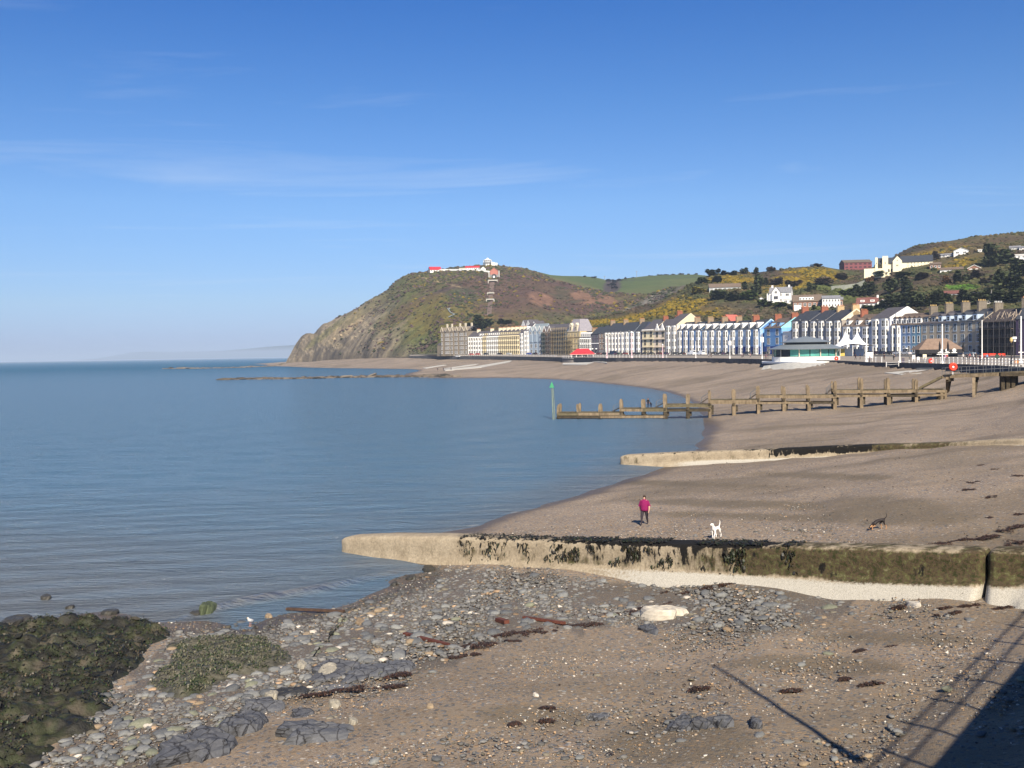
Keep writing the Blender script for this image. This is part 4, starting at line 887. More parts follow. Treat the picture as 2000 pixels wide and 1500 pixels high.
# slate bedrock showing through the sand: pixel centre, half width, half height in pixels
SL = orand_mat('slate_bedrock', [(0,(.070,.072,.080)),(1,(.11,.112,.118))], .75, .8, 2.6)
LANDMARK = []
def slab(px, py, hw, hh, hgt, label, rot=0, mat=None, name='slate_outcrop', cat='rock', seed=None):
    g = gp(px, py); sx = hw * g.y / F; sy = hh * g.y / F / max(.12, (ZC - g.z) / g.y)
    b = rocky(name, sx, sy, hgt, seed or int(px * 7 + py), 26, 6, .42 if name == 'slate_outcrop' else .24); LANDMARK.append((px, py, label))
    o = b.build(name, mat or SL, None, (g.x, g.y, g.z + hgt * .08), R(rot)); tag(o, label, cat); return o
slab(612, 1437, 66, 20, .22, 'broad cracked slate outcrop rising from the sand with a smooth grey top', 14)
slab(388, 1472, 62, 28, .34, 'dark slate outcrop at the very bottom of the beach', 20)
slab(478, 1422, 40, 20, .26, 'slate outcrop with a shadowed left lip above the lowest dark rock', 18)
slab(515, 1386, 36, 12, .2, 'narrow slate ridge under the mossy rock', 16)
slab(648, 1318, 52, 13, .22, 'long dark slate slab with a pale boulder resting against it', 12)
slab(712, 1322, 40, 14, .20, 'blue grey slate slab in the middle of the cobbles', 10)
slab(770, 1312, 34, 13, .20, 'slate slab at the sandy edge of the cobbles', 10)
slab(590, 1396, 24, 7, .10, 'small flat slate slab just above the broad cracked outcrop', 8)
slab(1330, 1421, 26, 10, .16, 'first lump of the row of rounded slate on open sand', 6)
slab(1372, 1419, 20, 10, .17, 'second lump of the row of rounded slate on open sand', 6)
slab(1408, 1416, 22, 10, .18, 'third and tallest lump of the row of rounded slate', 6)
slab(1476, 1418, 13, 8, .15, 'single rounded slate boulder beside the row of slate lumps', 0)
slab(1170, 1402, 22, 6, .08, 'low purple slate ridge nearly buried in sand', 0)
slab(650, 1345, 60, 5, .07, 'thin dark rock edge along the weed line', 10)
slab(560, 1358, 30, 8, .14, 'black wet rock between slate slabs', 12, M('black_wet_rock', (.03,.03,.03), .5, .4, 3, .5))
wr = slab(1296, 1203, 34, 13, .30, 'long pale whitish boulder lying on the shingle', 48, M('white_boulder', (.46,.41,.33), .9, .25, 3, .6), 'white_boulder', 'boulder'); 
slab(1268, 1232, 16, 8, .15, 'grey slate block at the foot of the pale boulder', 15)
slab(408, 1193, 12, 9, .30, 'upright greenish boulder standing in the shallow water', 0, M('algae_rock', (.07,.085,.045), .8, .4, 4, .5), 'boulder', 'boulder')
slab(385, 1200, 14, 3, .12, 'low dark rock beside the greenish boulder', 0, M('wet_dark_rock', (.045,.042,.035), .5, .3, 4, .5), 'shore_rock', 'rock')
for px, py, w_, lb in [(90,1168,9,'small dark rock alone far out in the brown shallows'),(137,1188,7,'tiny rock breaking the water above the weedy ledge'),(30,1216,26,'long low weedy rock at the water edge, leftmost'),(83,1215,15,'weedy rock awash left of the ledge'),(215,1198,16,'ragged rock at the seaward tip of the ledge'),(240,1210,9,'brown rock beside the ragged tip rock'),(803,1130,10,'dark weedy rock in the shallows by the groyne foot'),(770,1142,7,'small black rock in the water near the groyne'),(838,1113,13,'black weedy rock touching the groyne foot')]:
    slab(px, py, w_, max(3, w_ * .35), .09 + w_ * .004, lb, 0, MATS['wet_dark_rock'], 'shore_rock', 'rock')
MPB = M('pale_buff_boulder', (.27,.245,.195), .9, .25, 3, .4)
for px, py, w_, lb in [(703,1217,9,'round tan boulder on the dark cobbles'),(598,1241,7,'yellowish round boulder below the round tan one'),(590,1302,11,'pale yellow boulder by the long dark slate slab'),(525,1204,6,'orange brown stone in the shallow water'),(640,1320,18,'long pale green grey boulder lying across a slate slab'),(532,1363,13,'pale grey boulder in the cobble bank'),(655,1380,11,'flat pale boulder on brown sand under the cobbles'),(690,1412,9,'light grey stone just off the broad cracked outcrop'),(840,1382,6,'small yellow pebble alone on sand'),(1047,1359,5,'yellow white pebble in the middle of the open sand'),(1785,1183,10,'white stone at the apron of the near groyne')]:
    slab(px, py, w_, w_ * .5, w_ * .013, lb, 20, MPALE if 'white' in lb else MPB if 'pale' in lb or 'light' in lb else MTAN, 'boulder', 'boulder')

SEEN = {}
for i in big:
    kk = kind_[i]; c_ = 0 if kk < .84 else 3 if kk < .935 else 1 if kk < .982 else 2; s_ = float(size[i])
    lm = sorted(LANDMARK, key=lambda q: (q[0] - Px0[i]) ** 2 + 2 * (q[1] - Py0[i]) ** 2)[0]; dx_, dy_ = Px0[i] - lm[0], Py0[i] - lm[1]
    rel = ('right of' if dx_ > 0 else 'left of') if abs(dx_) > 1.6 * abs(dy_) else ('below' if dy_ > 0 else 'above')
    sz = 'small' if s_ < .17 else 'middling' if s_ < .25 else 'large'; thick = rnd.uniform(.32, .6); shp = 'flat' if thick < .45 else 'rounded'
    tone = ('grey slate', 'tan', 'pale', 'greenish grey')[c_]
    nm = lm[2].replace('slate outcrop', 'outcrop').split(' with ')[0].split(' in the ')[0].split(' above ')[0].split(' rising ')[0].split(' breaking ')[0].split(' resting ')[0].split(' under ')[0].split(' beside ')[0].split(' lying ')[0].split(' by the ')[0].split(' at the ')[0]
    nm = ' '.join(nm.split()[:7]); near_ = 'close' if math.hypot(dx_, dy_ * 1.5) < 38 else 'further' 
    lb = f'{sz} {shp} {tone} stone {near_} {rel} the {nm}'
    o = place('beach_stone', PEB[rnd.randrange(8) * 4 + c_], None, (float(X0[i]), float(Y0[i]), float(Z0[i]) + s_ * .12), 0, (s_, s_, s_ * thick))
    o.rotation_euler = (rnd.gauss(0, .12), rnd.gauss(0, .12), rnd.gauss(.35, .6)); tag(o, lb, 'stone', lb)

# driftwood
RED = M('red_brown_timber', (.105,.035,.022), .8, .4, 5, .4)
for xa, ya, xb, yb, wd_, mt_, lb in [(790,1241,876,1265,.16,RED,'red brown driftwood plank lying across the cobbles'),(1022,1209,1103,1222,.14,RED,'rusty red timber among the black weed near the middle'),(560,1192,672,1198,.16,M('sodden_log', (.075,.045,.03), .7, .4, 5, .4),'dark sodden pole along the water edge'),(972,1213,990,1220,.22,RED,'short red block of wood on the cobbles')]:
    a_, b_ = gp(xa, ya), gp(xb, yb); o = MB().beam(a_ + Vector((0, 0, .07)), b_ + Vector((0, 0, .10)), wd_, wd_ * .6).build('driftwood', mt_); tag(o, lb, 'driftwood')

# weedy rock ledge on the lower left
lx0, lx1, ly0, ly1 = -26.0, -7.0, 19.5, 40.5
gxs = np.arange(lx0, lx1, .10); gys = np.arange(ly0, ly1, .12); GX, GY = np.meshgrid(gxs, gys); GH = beach_h(GX, GY)
Lx, Ly = project(GX, GY, np.maximum(GH, .25))
jj = (fbm(GX * .5, GY * .5, 3, 61) - .5) * 90 + (fbm(GX * 2.2, GY * 2.2, 3, 68) - .5) * 50
inl = inpoly(Lx + jj, Ly + jj * .5, LEDGE).astype(float); inm = inpoly(Lx + jj * .6, Ly + jj * .3, MOSS).astype(float)
cell = fbm(GX * 1.7 + .6 * fbm(GX * 3, GY * 3, 2, 7), GY * 2.6, 2, 69); cell = np.floor(cell * 9) / 9
def blur(a, k):
    for _ in range(k): a = (a + np.roll(a, 1, 0) + np.roll(a, -1, 0) + np.roll(a, 1, 1) + np.roll(a, -1, 1)) / 5
    return a
sl_ = blur(inl, 7); sm_ = blur(inm, 6)
ang = R(38); uu = GX * math.cos(ang) + GY * math.sin(ang); vv_ = -GX * math.sin(ang) + GY * math.cos(ang)
bed = np.abs((vv_ * 1.1 + fbm(GX * .4, GY * .4, 3, 64) * 2.2) % 1.0 - .25)
relief = fbm(uu * .7, vv_ * 1.8, 5, 62)
LZ = GH + sl_ * (-.06 + .62 * np.abs(relief - .32) ** .8 + .24 * bed + .50 * (cell - .42)) + sm_ * (-.04 + .42 * relief) + (fbm(GX * 3, GY * 3, 3, 63) - .5) * .16 * (sl_ + sm_) - .14 * (1 - np.clip(sl_ * 3 + sm_ * 3, 0, 1))
k1 = fbm(GX * 2.2, GY * 2.2, 4, 65)
lc = pal(k1 * 2 - .5, [(.012,.012,.010), (.024,.022,.015), (.026,.032,.011), (.075,.062,.042)]) * (.7 + .6 * fbm(GX * 7, GY * 7, 2, 66))[..., None]
lcm = pal(k1 * 2 - .5, [(.030,.042,.013), (.070,.066,.044), (.115,.105,.078), (.055,.052,.038)])
mm = np.clip(sm_ * 2 - sl_ * 2, 0, 1)[..., None]; lc = lc * (1 - mm) + lcm * mm
tag(place('rock_ledge', npmesh('rock_ledge', np.stack([GX, GY, LZ], -1).reshape(-1, 3), gridfaces(*GX.shape), lc.reshape(-1, 3), MC('weedy_rock', .6, 4, .5, .8, .12, spec=.35), True)), kind='structure')
sel = np.flatnonzero((sl_.ravel() > .35) & (fbm(GX * 1.1, GY * 1.1, 3, 67).ravel() > .40)); sel = rng.choice(sel, 16000)
wp_ = np.stack([GX.ravel()[sel], GY.ravel()[sel], LZ.ravel()[sel] + .03], -1) + rng.uniform(-.06, .06, (16000, 3)) * [1, 1, .3]
wc = np.array([(.012,.011,.008),(.022,.019,.009),(.014,.022,.007),(.06,.042,.02),(.028,.046,.011)])[rng.choice(5, 16000, p=[.32,.26,.2,.1,.12])]
rsel = np.flatnonzero((sl_.ravel() > .3)); rsel = rng.choice(rsel, 700); rs = rng.gamma(1.3, .045, 700) + .03; bv, bf = pebble(777, 6)
V, Fq, C = scatter(bv, bf, np.stack([GX.ravel()[rsel], GY.ravel()[rsel], LZ.ravel()[rsel] + rs * .15], -1), rotz(rng.uniform(0, 6.28, 700), rng.normal(0, .5, 700)), np.stack([rs * 1.2, rs, rs * .6], -1), np.array([(.02,.02,.016),(.045,.04,.03),(.03,.034,.016),(.10,.09,.07)])[rng.choice(4, 700, p=[.35,.3,.15,.2])])
tag(place('ledge_rubble', npmesh('ledge_rubble', V, Fq, C, MATS['cobble_stone'], False)), kind='stuff')
tag(weed_quads(wp_, rng.uniform(.04, .17, 16000), rng.uniform(.015, .05, 16000), .4, wc, 'seaweed_cover', None, MWEED), kind='stuff')
sel = np.flatnonzero(sm_.ravel() > .5); sel = rng.choice(sel, 2500)
wp_ = np.stack([GX.ravel()[sel], GY.ravel()[sel], LZ.ravel()[sel] + .02], -1)
tag(weed_quads(wp_, rng.uniform(.06, .18, 2500), rng.uniform(.02, .05, 2500), .5, np.array([(.03,.044,.013),(.075,.073,.04),(.115,.105,.066)])[rng.integers(0, 3, 2500)], 'algae_tufts', None, MWEED), kind='stuff')

# heaps of dark weed on the sand: pixel, half width, half height
def clump(px, py, hw, hh, label, n=None, grp=None):
    if 'line' in label or 'strand above' in label or 'foot' in label: hw *= 1.25; hh *= 1.7
    g = gp(px, py); hw *= 1.15; sx = hw * g.y / F; sy = hh * g.y / F / max(.12, (ZC - g.z) / g.y); n = n or int(120 + hw * 13)
    sd = px * 1.37 + py; m_ = n * 3
    uu_ = rng.uniform(-1, 1, m_); spine = .9 * (fbm(uu_ * 1.6 + sd, uu_ * 0 + sd, 3, 4) - .5)
    thick = np.clip(1.25 * fbm(uu_ * 2.6 + sd * 2, uu_ * 0, 3, 6) - .28, .02, 1) * (1 - np.abs(uu_) ** 3)
    vv = spine + rng.normal(0, .5, m_) * thick
    keep = fbm((uu_ * sx) * 2.2 + sd, (vv * sy) * 2.2, 3, 8) > .44
    uu_, vv, thick = uu_[keep][:n], vv[keep][:n], thick[keep][:n]; n = len(uu_); xx = sx * uu_; yy = sy * vv + xx * .12
    zz = np.maximum(0, beach_h(g.x + xx, g.y + yy)) - g.z + .015 + .10 * thick * rng.random(n) * min(1, hw / 20)
    cc = np.array([(.025,.016,.012),(.045,.022,.014),(.020,.015,.012),(.06,.030,.018)])[rng.integers(0, 4, n)]
    o = weed_quads(np.stack([xx, yy, zz], -1), rng.uniform(.04, .15, n), rng.uniform(.015, .05, n), .35, cc, 'seaweed_clump', None, MWEED, rng.uniform(-.25, .25, n)); o.location = (g.x, g.y, g.z)
    tag(o, label, 'seaweed', grp); return o
for px, py, hw, hh, lb in [(1875,1056,48,7,'long dark red weed heap behind the near groyne'),(1825,1064,22,4,'thin tail of weed left of the long red heap'),(1975,1032,28,9,'thick black weed mound at the right beyond the near groyne'),(1984,1003,20,8,'tall black weed heap, upper of the two mounds on the right'),(1985,1063,22,6,'weed heap touching the groyne top at the right'),(1930,1052,20,4,'weed strand between the red heap and the black mound'),(1892,957,9,4,'compact black weed knot alone on the upper shingle'),(1950,915,11,4,'upper weed strand on the shingle under the far groyne'),(1920,908,8,3,'small weed strand left of the upper strand'),(1935,972,10,3,'weed strand below the compact black knot'),(1985,930,10,4,'weed patch far right under the far groyne'),(1905,942,10,3,'slim weed strand above the compact knot'),
    (1385,1151,44,6,'black weed along the foot of the near groyne'),(1310,1158,16,5,'weed end left of the groyne foot strand'),(1290,1184,34,5,'weed strand above the pale boulder'),(1210,1200,40,6,'weed line running through the cobbles'),(1120,1222,42,6,'weed line beside the rusty timber'),(1030,1238,48,8,'thick weed line in the middle cobbles'),(960,1260,40,8,'lower end of the middle weed line'),(895,1283,30,7,'weed line just above the brown sand'),(800,1322,40,7,'weed under the slate slab at the sand edge'),(720,1350,48,7,'dark weed line below the blue grey slab'),(620,1362,40,6,'dark weed under the slate slabs'),
    (1852,1200,22,5,'black weed scrap on the sand right of the cobbles'),(1846,1188,12,4,'weed scrap just above the black scrap'),(1760,1190,14,3,'thin weed curl by the groyne apron'),(1900,1183,26,4,'spread of weed below the white apron'),(1960,1188,20,4,'weed spread at the right end of the apron'),(1740,1262,10,3,'little weed tuft beside a grey stone'),(1680,1272,9,3,'weed tuft left of the grey stone'),(1648,1330,10,4,'weed tuft in the middle of open sand'),(1700,1338,20,3,'long stringy weed on open sand'),(1545,1352,16,5,'weed scrap left of the stringy weed'),(1520,1372,20,4,'weed under the pole shadow'),(1365,1350,18,5,'dark weed scraps right of the open sand'),(1070,1384,9,4,'black weed knot on open sand'),(1068,1413,10,3,'second weed knot under the black one'),(1005,1417,7,3,'tiny weed scrap left of the knots'),(1930,1012,12,3,'weed scrap above the thick black mound')]:
    clump(px, py, hw, hh, lb)
def dens_scrap(X, Y, Z, Px, Py): return ((Px > 1000) & (Py < 1500) & (Z > .5)) * (.12 + .5 * (fbm(X * .25, Y * .25, 3, 70) > .58))
X, Y, Z, Px, Py = pick_ground(2600, -5, 45, 20, 110, dens_scrap, 9); n_ = len(X)
tag(weed_quads(np.stack([X, Y, Z + .02], -1), rng.uniform(.06, .25, n_), rng.uniform(.02, .07, n_), .5, np.tile([.03,.02,.014], (n_, 1)), 'seaweed_scraps', None, MWEED), kind='stuff')

# rocky reefs running out from the far beach
def reef(name, path, w0, n, hs, seed, col):
    r_ = np.random.default_rng(seed); P_ = [gz(a, b, 0) for a, b in path]; s = np.r_[0, np.cumsum([ (P_[i + 1] - P_[i]).length for i in range(len(P_) - 1)])]
    q = r_.random(n) * s[-1]; xx = np.interp(q, s, [p.x for p in P_]); yy = np.interp(q, s, [p.y for p in P_]); wd_ = np.interp(q / s[-1], [0, .15, .85, 1], [.35, .8, 1.0, .5]) * w0
    yy = yy + r_.normal(0, 1, n) * wd_ * .45; xx = xx + r_.normal(0, 1, n) * 1.5
    sz = r_.gamma(2, hs * .5, n) + hs * .3; bv, bf = pebble(seed)
    zz = np.maximum(beach_h(xx, yy), 0) * .6 + .05
    V, Fq, C = scatter(bv, bf, np.stack([xx, yy, zz], -1), rotz(r_.uniform(0, 6.28, n), r_.normal(0, .2, n)), np.stack([sz * 2.2, sz * 1.6, sz * .5], -1), np.array(col)[r_.integers(0, len(col), n)] * r_.uniform(.7, 1.2, (n, 1)))
    return tag(place(name, npmesh(name, V, Fq, C, MATS['cobble_stone'], False)), kind='stuff')
reef('rocky_reef', [(440,741.5),(520,740),(600,739),(680,737),(760,736),(830,735.5),(885,737)], 13, 2600, .55, 7, [(.09,.072,.05),(.14,.112,.08),(.045,.04,.03),(.17,.14,.10)])
reef('outer_reef', [(320,720.5),(400,719.5),(470,718),(530,715.5),(560,713.5)], 22, 900, .8, 8, [(.15,.122,.09),(.20,.165,.12),(.09,.075,.055)])
# ================================================================== THE TOWN
GLASS = M('dark_window_glass', (.022,.024,.03), .22, .3, .6, spec=.3); WHITE = M('white_paint', (.78,.76,.72), .6, .06, 1.5); CREAM = M('cream_paint', (.72,.64,.46), .7, .08, 1)
SLATE = M('purple_slate_roof', (.085,.078,.085), .75, .22, .6, .2, stretch=(1, 1, 3)); SLATEB = M('blue_slate_roof', (.042,.047,.058), .7, .22, .6, .2, stretch=(1, 1, 3)); BROWNR = M('brown_slate_roof', (.125,.092,.072), .8, .22, .6)
REDBR = M('red_brick', (.27,.095,.055), .85, .22, 2); TANBR = M('tan_brick', (.27,.195,.125), .85, .25, 2); STONE_ = M('grey_brown_stone', (.19,.158,.12), .9, .25, 1); STONEL = M('pale_stone_dressing', (.55,.48,.36), .85, .15, 1)
POT = M('yellow_chimney_pot', (.58,.40,.16), .8, .15, 3); POTR = M('red_chimney_pot', (.50,.20,.09), .8, .2, 3); TERR = M('red_tile_roof', (.42,.12,.09), .8, .2, 1)
def paint(name, c): return M(name, c, .75, .10, .7)
_win = {}
def win_mesh(w, h, frame, kind='sash'):
    key = (round(w, 2), round(h, 2), frame.name, kind)
    if key in _win: return _win[key]
    b = MB(); fw = min(.14, w * .13); b.box(-w/2 - .1, w/2 + .1, -.16, .01, -.14, 0, 0)            # sill
    b.box(-w/2, -w/2 + fw, -.08, .01, 0, h, 0); b.box(w/2 - fw, w/2, -.08, .01, 0, h, 0); b.box(-w/2 + fw, w/2 - fw, -.08, .01, h - fw, h, 0); b.box(-w/2 + fw, w/2 - fw, -.08, .01, 0, fw, 0)
    b.box(-w/2 + fw, w/2 - fw, -.06, .01, h * .5 - .04, h * .5 + .04, 0)
    if w > 1.6: b.box(-.06, .06, -.07, .01, fw, h - fw, 0)
    b.box(-w/2 + fw, w/2 - fw, -.025, -.005, fw, h - fw, 1)
    _win[key] = b.mesh('window', [frame, GLASS]); return _win[key]
_cars = {}
def window(parent, x, y, z, w, h, frame=None, rz=0): return place('window', win_mesh(w, h, frame or WHITE), parent, (x, y, z), rz)

def bay(parent, x, y0, z0, z1, bw, bd, mat, trim, floors, fh, wh, cap=True):
    """canted bay running through the floors, with its sashes as sub-parts"""
    c = .32 * bd + .25
    b = MB(); pl = [(x - bw/2, y0), (x - bw/2 + c, y0 - bd), (x + bw/2 - c, y0 - bd), (x + bw/2, y0)]
    b.prism(pl, z0, z1, 0)
    for k in range(floors + 1):
        zz = z0 + k * (z1 - z0) / floors
        pl2 = [(x - bw/2 - .1, y0), (x - bw/2 + c - .06, y0 - bd - .12), (x + bw/2 - c + .06, y0 - bd - .12), (x + bw/2 + .1, y0)]
        if 0 < k <= floors: b.prism(pl2, zz - .10, zz + .08, 1)
    o = b.build('bay_window', [mat, trim], parent)
    f = bw - 2 * c; an = math.atan2(bd, c); sl = math.hypot(bd, c)
    for k in range(floors):
        zz = z0 + k * (z1 - z0) / floors + .62; h_ = (z1 - z0) / floors - 1.15
        place('window', win_mesh(max(.8, f * .86), h_, trim), o, (x, y0 - bd - .004, zz))
        for sgn in (-1, 1):
            place('window', win_mesh(sl * .66, h_, trim), o, (x + sgn * (bw/2 - c/2 + .003), y0 - bd/2 - .003, zz), sgn * an)
    return o

def house(label, x0, x1, eave, floors=3, bays=2, wall=None, trim=None, roof=None, ground=None, depth=11.0, rise=4.2, chim='R', chmat=None, potmat=None, dorm=0, gable=None, barge=None,
          group='seafront houses', bayd=.9, flatwin=False, porch=False, dgable=False, yb=None, name='terraced_house', tall=2.0, dish=False, pos=None, doorcol=None, baymat=None, quoin=None, stepdn=0):
    if pos: L_, R_ = pos
    else: L_, R_ = houseline(x0), houseline(x1)
    v = R_ - L_; w = math.hypot(v.x, v.y) - .03; rz_ = math.atan2(v.y, v.x); mid = (L_ + R_) / 2
    D = mid.y; ybase = project(mid.x, mid.y, mid.z)[1]
    H = (float(ybase) - eave) * D / F if eave > 40 else eave
    wall = wall or WHITE; trim = trim or WHITE; roof = roof or SLATE
    sf = float(np.interp((x0 + x1) / 2, [q[0] for q in SCALE], [q[1] for q in SCALE])); rise *= sf; depth *= sf; tall *= sf * .8; bayd *= sf
    t = thing(name, label, 'house', mid, rz_, group); d = depth
    b = MB(); b.box(-w/2, w/2, 0, d, -1.5, H, 0)
    b.add([(-w/2, 0, H), (-w/2, d, H), (-w/2, d/2, H + rise), (w/2, 0, H), (w/2, d, H), (w/2, d/2, H + rise)], [(0, 2, 1), (3, 4, 5)], 1 if gable else 0)
    b.build('wall', [wall, gable or wall], t)
    if ground: MB().box(-w/2 - .02, w/2 + .02, -.06, .3, -1.4, H / floors * .92).build('ground_floor_wall', ground, t)
    # two roof slopes with an overhang
    rb_ = MB(); ov = .35; th = .18; sl = rise / (d / 2)
    rb_.xprism([(-ov, H - ov * sl), (d/2, H + rise), (d/2, H + rise + th * 1.3), (-ov, H - ov * sl + th)], -w/2, w/2)
    rb_.xprism([(d + ov, H - ov * sl), (d + ov, H - ov * sl + th), (d/2, H + rise + th * 1.3), (d/2, H + rise)], -w/2, w/2)
    rb_.build('roof', roof, t)
    MB().box(-w/2, w/2, -.30, -.01, H - .28, H - .02).build('eaves_board', trim, t)
    if barge:
        g = MB(); g.beam((w/2 + .10, -.4, H - .45 * sl + .05), (w/2 + .10, d/2, H + rise + .15), .14, .55); g.beam((w/2 + .10, d + .4, H - .4 * sl + .05), (w/2 + .10, d/2, H + rise + .15), .14, .55); g.build('bargeboard', barge, t)
    fh = H / floors; bw = min(3.1 * sf, w / max(bays, 1) * .62)
    xs = [(-w/2 + w * (i + .5) / bays) for i in range(bays)] if bays else []
    for i, x in enumerate(xs):
        if flatwin:
            for k in range(floors): window(t, x, -.004 if not (ground and k == 0) else -.066, k * fh + .75, bw * .72, fh - 1.3, trim)
        else:
            bay(t, x, 0, -.2, H - .5, bw, bayd, baymat or trim, trim, floors, fh, fh * .55)
    if bays >= 2:
        for k in range(floors):
            if k == 0:
                MB().box(-.55, .55, -.10, .0, -.2, 2.3).build('door', doorcol or M('dark_door', (.05,.04,.05), .5, .1), t)
    if porch: MB().box(-1.2, 1.2, -1.2, -.07, 2.5, 2.85).build('porch', WHITE, t)
    cm = chmat or TANBR
    for side in chim:
        x = w/2 - .5 if side == 'R' else -w/2 + .5
        cb_ = MB(); cl_ = 1.55 * sf; cb_.box(x - .5, x + .5, d/2 - cl_, d/2 + cl_, H + rise * .45, H + rise + tall); cb_.box(x - .6, x + .6, d/2 - cl_ - .1, d/2 + cl_ + .1, H + rise + tall, H + rise + tall + .22)
        co = cb_.build('chimney', cm, t)
        pm = MB(); pm.lathe([(.17, 0), (.14, .62)], 6); me = pm.mesh('chimney_pot', potmat or POTR)
        for q in range(5): place('chimney_pot', me, co, (x, d/2 + cl_ * (-.8 + .4 * q), H + rise + tall + .22))
    for i in range(dorm):
        x = -w/2 + w * (i + .5) / dorm; zz = H + .5; dep = 2.6 * sf; hh = 1.75 * sf; dw = 1.7 * sf
        if dgable == 'shed':
            dd = MB(); dd.box(x - 1.5, x + 1.5, 1.0, 3.8, zz - .2, zz + hh, 0); dd.box(x - 1.7, x + 1.7, .7, 3.9, zz + hh, zz + hh + .18, 1); o = dd.build('dormer', [wall, roof], t)
        else:
            dd = MB(); y0_ = .55
            dd.box(x - dw/2, x + dw/2, y0_, y0_ + dep, zz - .5, zz + hh, 0)
            dd.add([(x - dw/2 - .2, y0_ - .15, zz + hh), (x + dw/2 + .2, y0_ - .15, zz + hh), (x, y0_ - .15, zz + hh + .95), (x - dw/2 - .2, y0_ + dep + 1, zz + hh), (x + dw/2 + .2, y0_ + dep + 1, zz + hh), (x, y0_ + dep + 1, zz + hh + .95)], [(0, 1, 2), (5, 4, 3), (0, 2, 5, 3), (1, 4, 5, 2), (0, 3, 4, 1)], 1 if dgable != 'white' else 0)
            o = dd.build('dormer', [trim, roof], t)
        place('window', win_mesh(1.2 * sf, 1.35 * sf, trim), o, (x, (.99 if dgable == 'shed' else .54), zz + .15))
    if quoin:
        qb = MB()
        for q in range(int(H / .8)): qb.box(w/2 - .5, w/2 + .03, -.04, .25, q * .8, q * .8 + .42)
        qb.build('quoin', quoin, t)
    if dish:
        MB().lathe([(.05, 0), (.42, .10), (.55, .30)], 10).build('lamp_globe', WHITE, t, (0, -.4, H + .1))
    return t, w, H, rz_

SLB = SLATEB
# --- long stone hall at the far end (four gabled bays)
P_TAN = paint('warm_tan_front', (.36,.25,.135)); P_CREAM = paint('cream_front', (.66,.57,.38)); P_WHITE = paint('white_front', (.74,.71,.66)); P_PALEY = paint('pale_yellow_front', (.70,.60,.36))
stone = dict(wall=STONE_, trim=WHITE, roof=SLATE, flatwin=True, chim='', group='bays of the grey stone hall at the far end')
def stone_hall():
    L_, R_ = houseline(862), houseline(915); v = R_ - L_; w = math.hypot(v.x, v.y); mid = (L_ + R_) / 2; H = 19.6; d = 13
    t = thing('seafront_hall', 'long five storey grey stone building with gables, last on the seafront under the headland', 'building', mid, math.atan2(v.y, v.x))
    b = MB(); b.box(-w/2, w/2, 0, d, -1.5, H); b.build('wall', STONE_, t)
    MB().xprism([(-.3, H), (d/2, H + 4.2), (d/2, H + 4.5), (-.3, H + .25)], -w/2, w/2).add([], []).build('roof', SLATE, t)
    MB().xprism([(d + .3, H), (d + .3, H + .25), (d/2, H + 4.5), (d/2, H + 4.2)], -w/2, w/2).build('roof', SLATE, t)
    for i, (fx, wide) in enumerate([(-.44, 3.2), (-.22, 5.2), (-.06, 3.2), (.12, 3.2), (.30, 5.2), (.45, 3.2)]):
        x = fx * w; g = MB(); gh = 3.4; g.box(x - wide/2, x + wide/2, -.8, .5, -1.4, H + .6, 0)
        g.add([(x - wide/2, -.8, H + .6), (x + wide/2, -.8, H + .6), (x, -.8, H + .6 + gh), (x - wide/2, 4, H + .6), (x + wide/2, 4, H + .6), (x, 4, H + .6 + gh)], [(0, 1, 2), (5, 4, 3), (0, 2, 5, 3), (1, 4, 5, 2)], 0)
        o = g.build('gabled_bay', STONE_, t)
        bb = MB(); bb.beam((x - wide/2 - .3, -.95, H + .3), (x, -.95, H + .9 + gh), .3, .5); bb.beam((x + wide/2 + .3, -.95, H + .3), (x, -.95, H + .9 + gh), .3, .5); bb.build('bargeboard', STONEL, o)
        for k in range(5):
            for dx_ in ((-1.3, 1.3) if wide > 4 else (0,)):
                place('window', win_mesh(1.7, 2.3, WHITE), o, (x + dx_, -.81, .7 + k * 3.8))
    for x in (-.32, -.14, .03, .21, .38):
        for k in range(5): window(t, x * w, -.01, .7 + k * 3.8, 1.7, 2.3)
    for x in (-.48, -.30, 0, .2, .42):
        co = MB().box(x * w - .7, x * w + .7, d/2 - .6, d/2 + .6, H + 2, H + 7.2).build('chimney', STONEL, t)
    a = MB(); a.box(-w/2 - 9, -w/2 - .05, 2, 9, -1.4, 8.5, 0); a.add([(-w/2 - 9.3, 1.7, 8.5), (-w/2 - .05, 1.7, 8.5), (-w/2 - .05, 9.3, 8.5), (-w/2 - 9.3, 9.3, 8.5), (-w/2 - 4, 5.5, 12.0)], [(0, 1, 4), (1, 2, 4), (2, 3, 4), (3, 0, 4)], 1); a.build('annexe', [STONE_, SLATE], t)
stone_hall()
H_ = house
# --- long curving terrace
far = dict(floors=4, bays=2, rise=4.0, depth=11, bayd=1.5, group='tall bay fronted houses of the far terrace')
H_('cream bay fronted house beside the grey stone hall', 915, 924.5, 657.5, wall=P_PALEY, trim=P_WHITE, chim='', **far)
H_('first bright white house from the stone hall', 924.5, 934, 657.3, wall=P_WHITE, chim='L', chmat=CREAM, **far)
H_('second bright white house from the stone hall', 934, 944.5, 657, wall=WHITE, chim='', dorm=2, **far)
H_('narrow brown and cream house after the white pair in the far terrace', 944.5, 952, 656.3, wall=P_TAN, trim=P_CREAM, chim='R', chmat=CREAM, dorm=2, **far)
H_('white house between the brown and the cream houses of the far terrace', 952, 960, 656, wall=WHITE, chim='', dorm=2, **far)
H_('cream house left of the tan row in the far terrace', 960, 968, 655.6, wall=P_CREAM, chim='R', chmat=CREAM, dorm=2, **far)
H_('paler cream house touching the tan row of the far terrace', 968, 975.5, 655.2, wall=P_PALEY, chim='R', chmat=CREAM, dorm=2, **far)
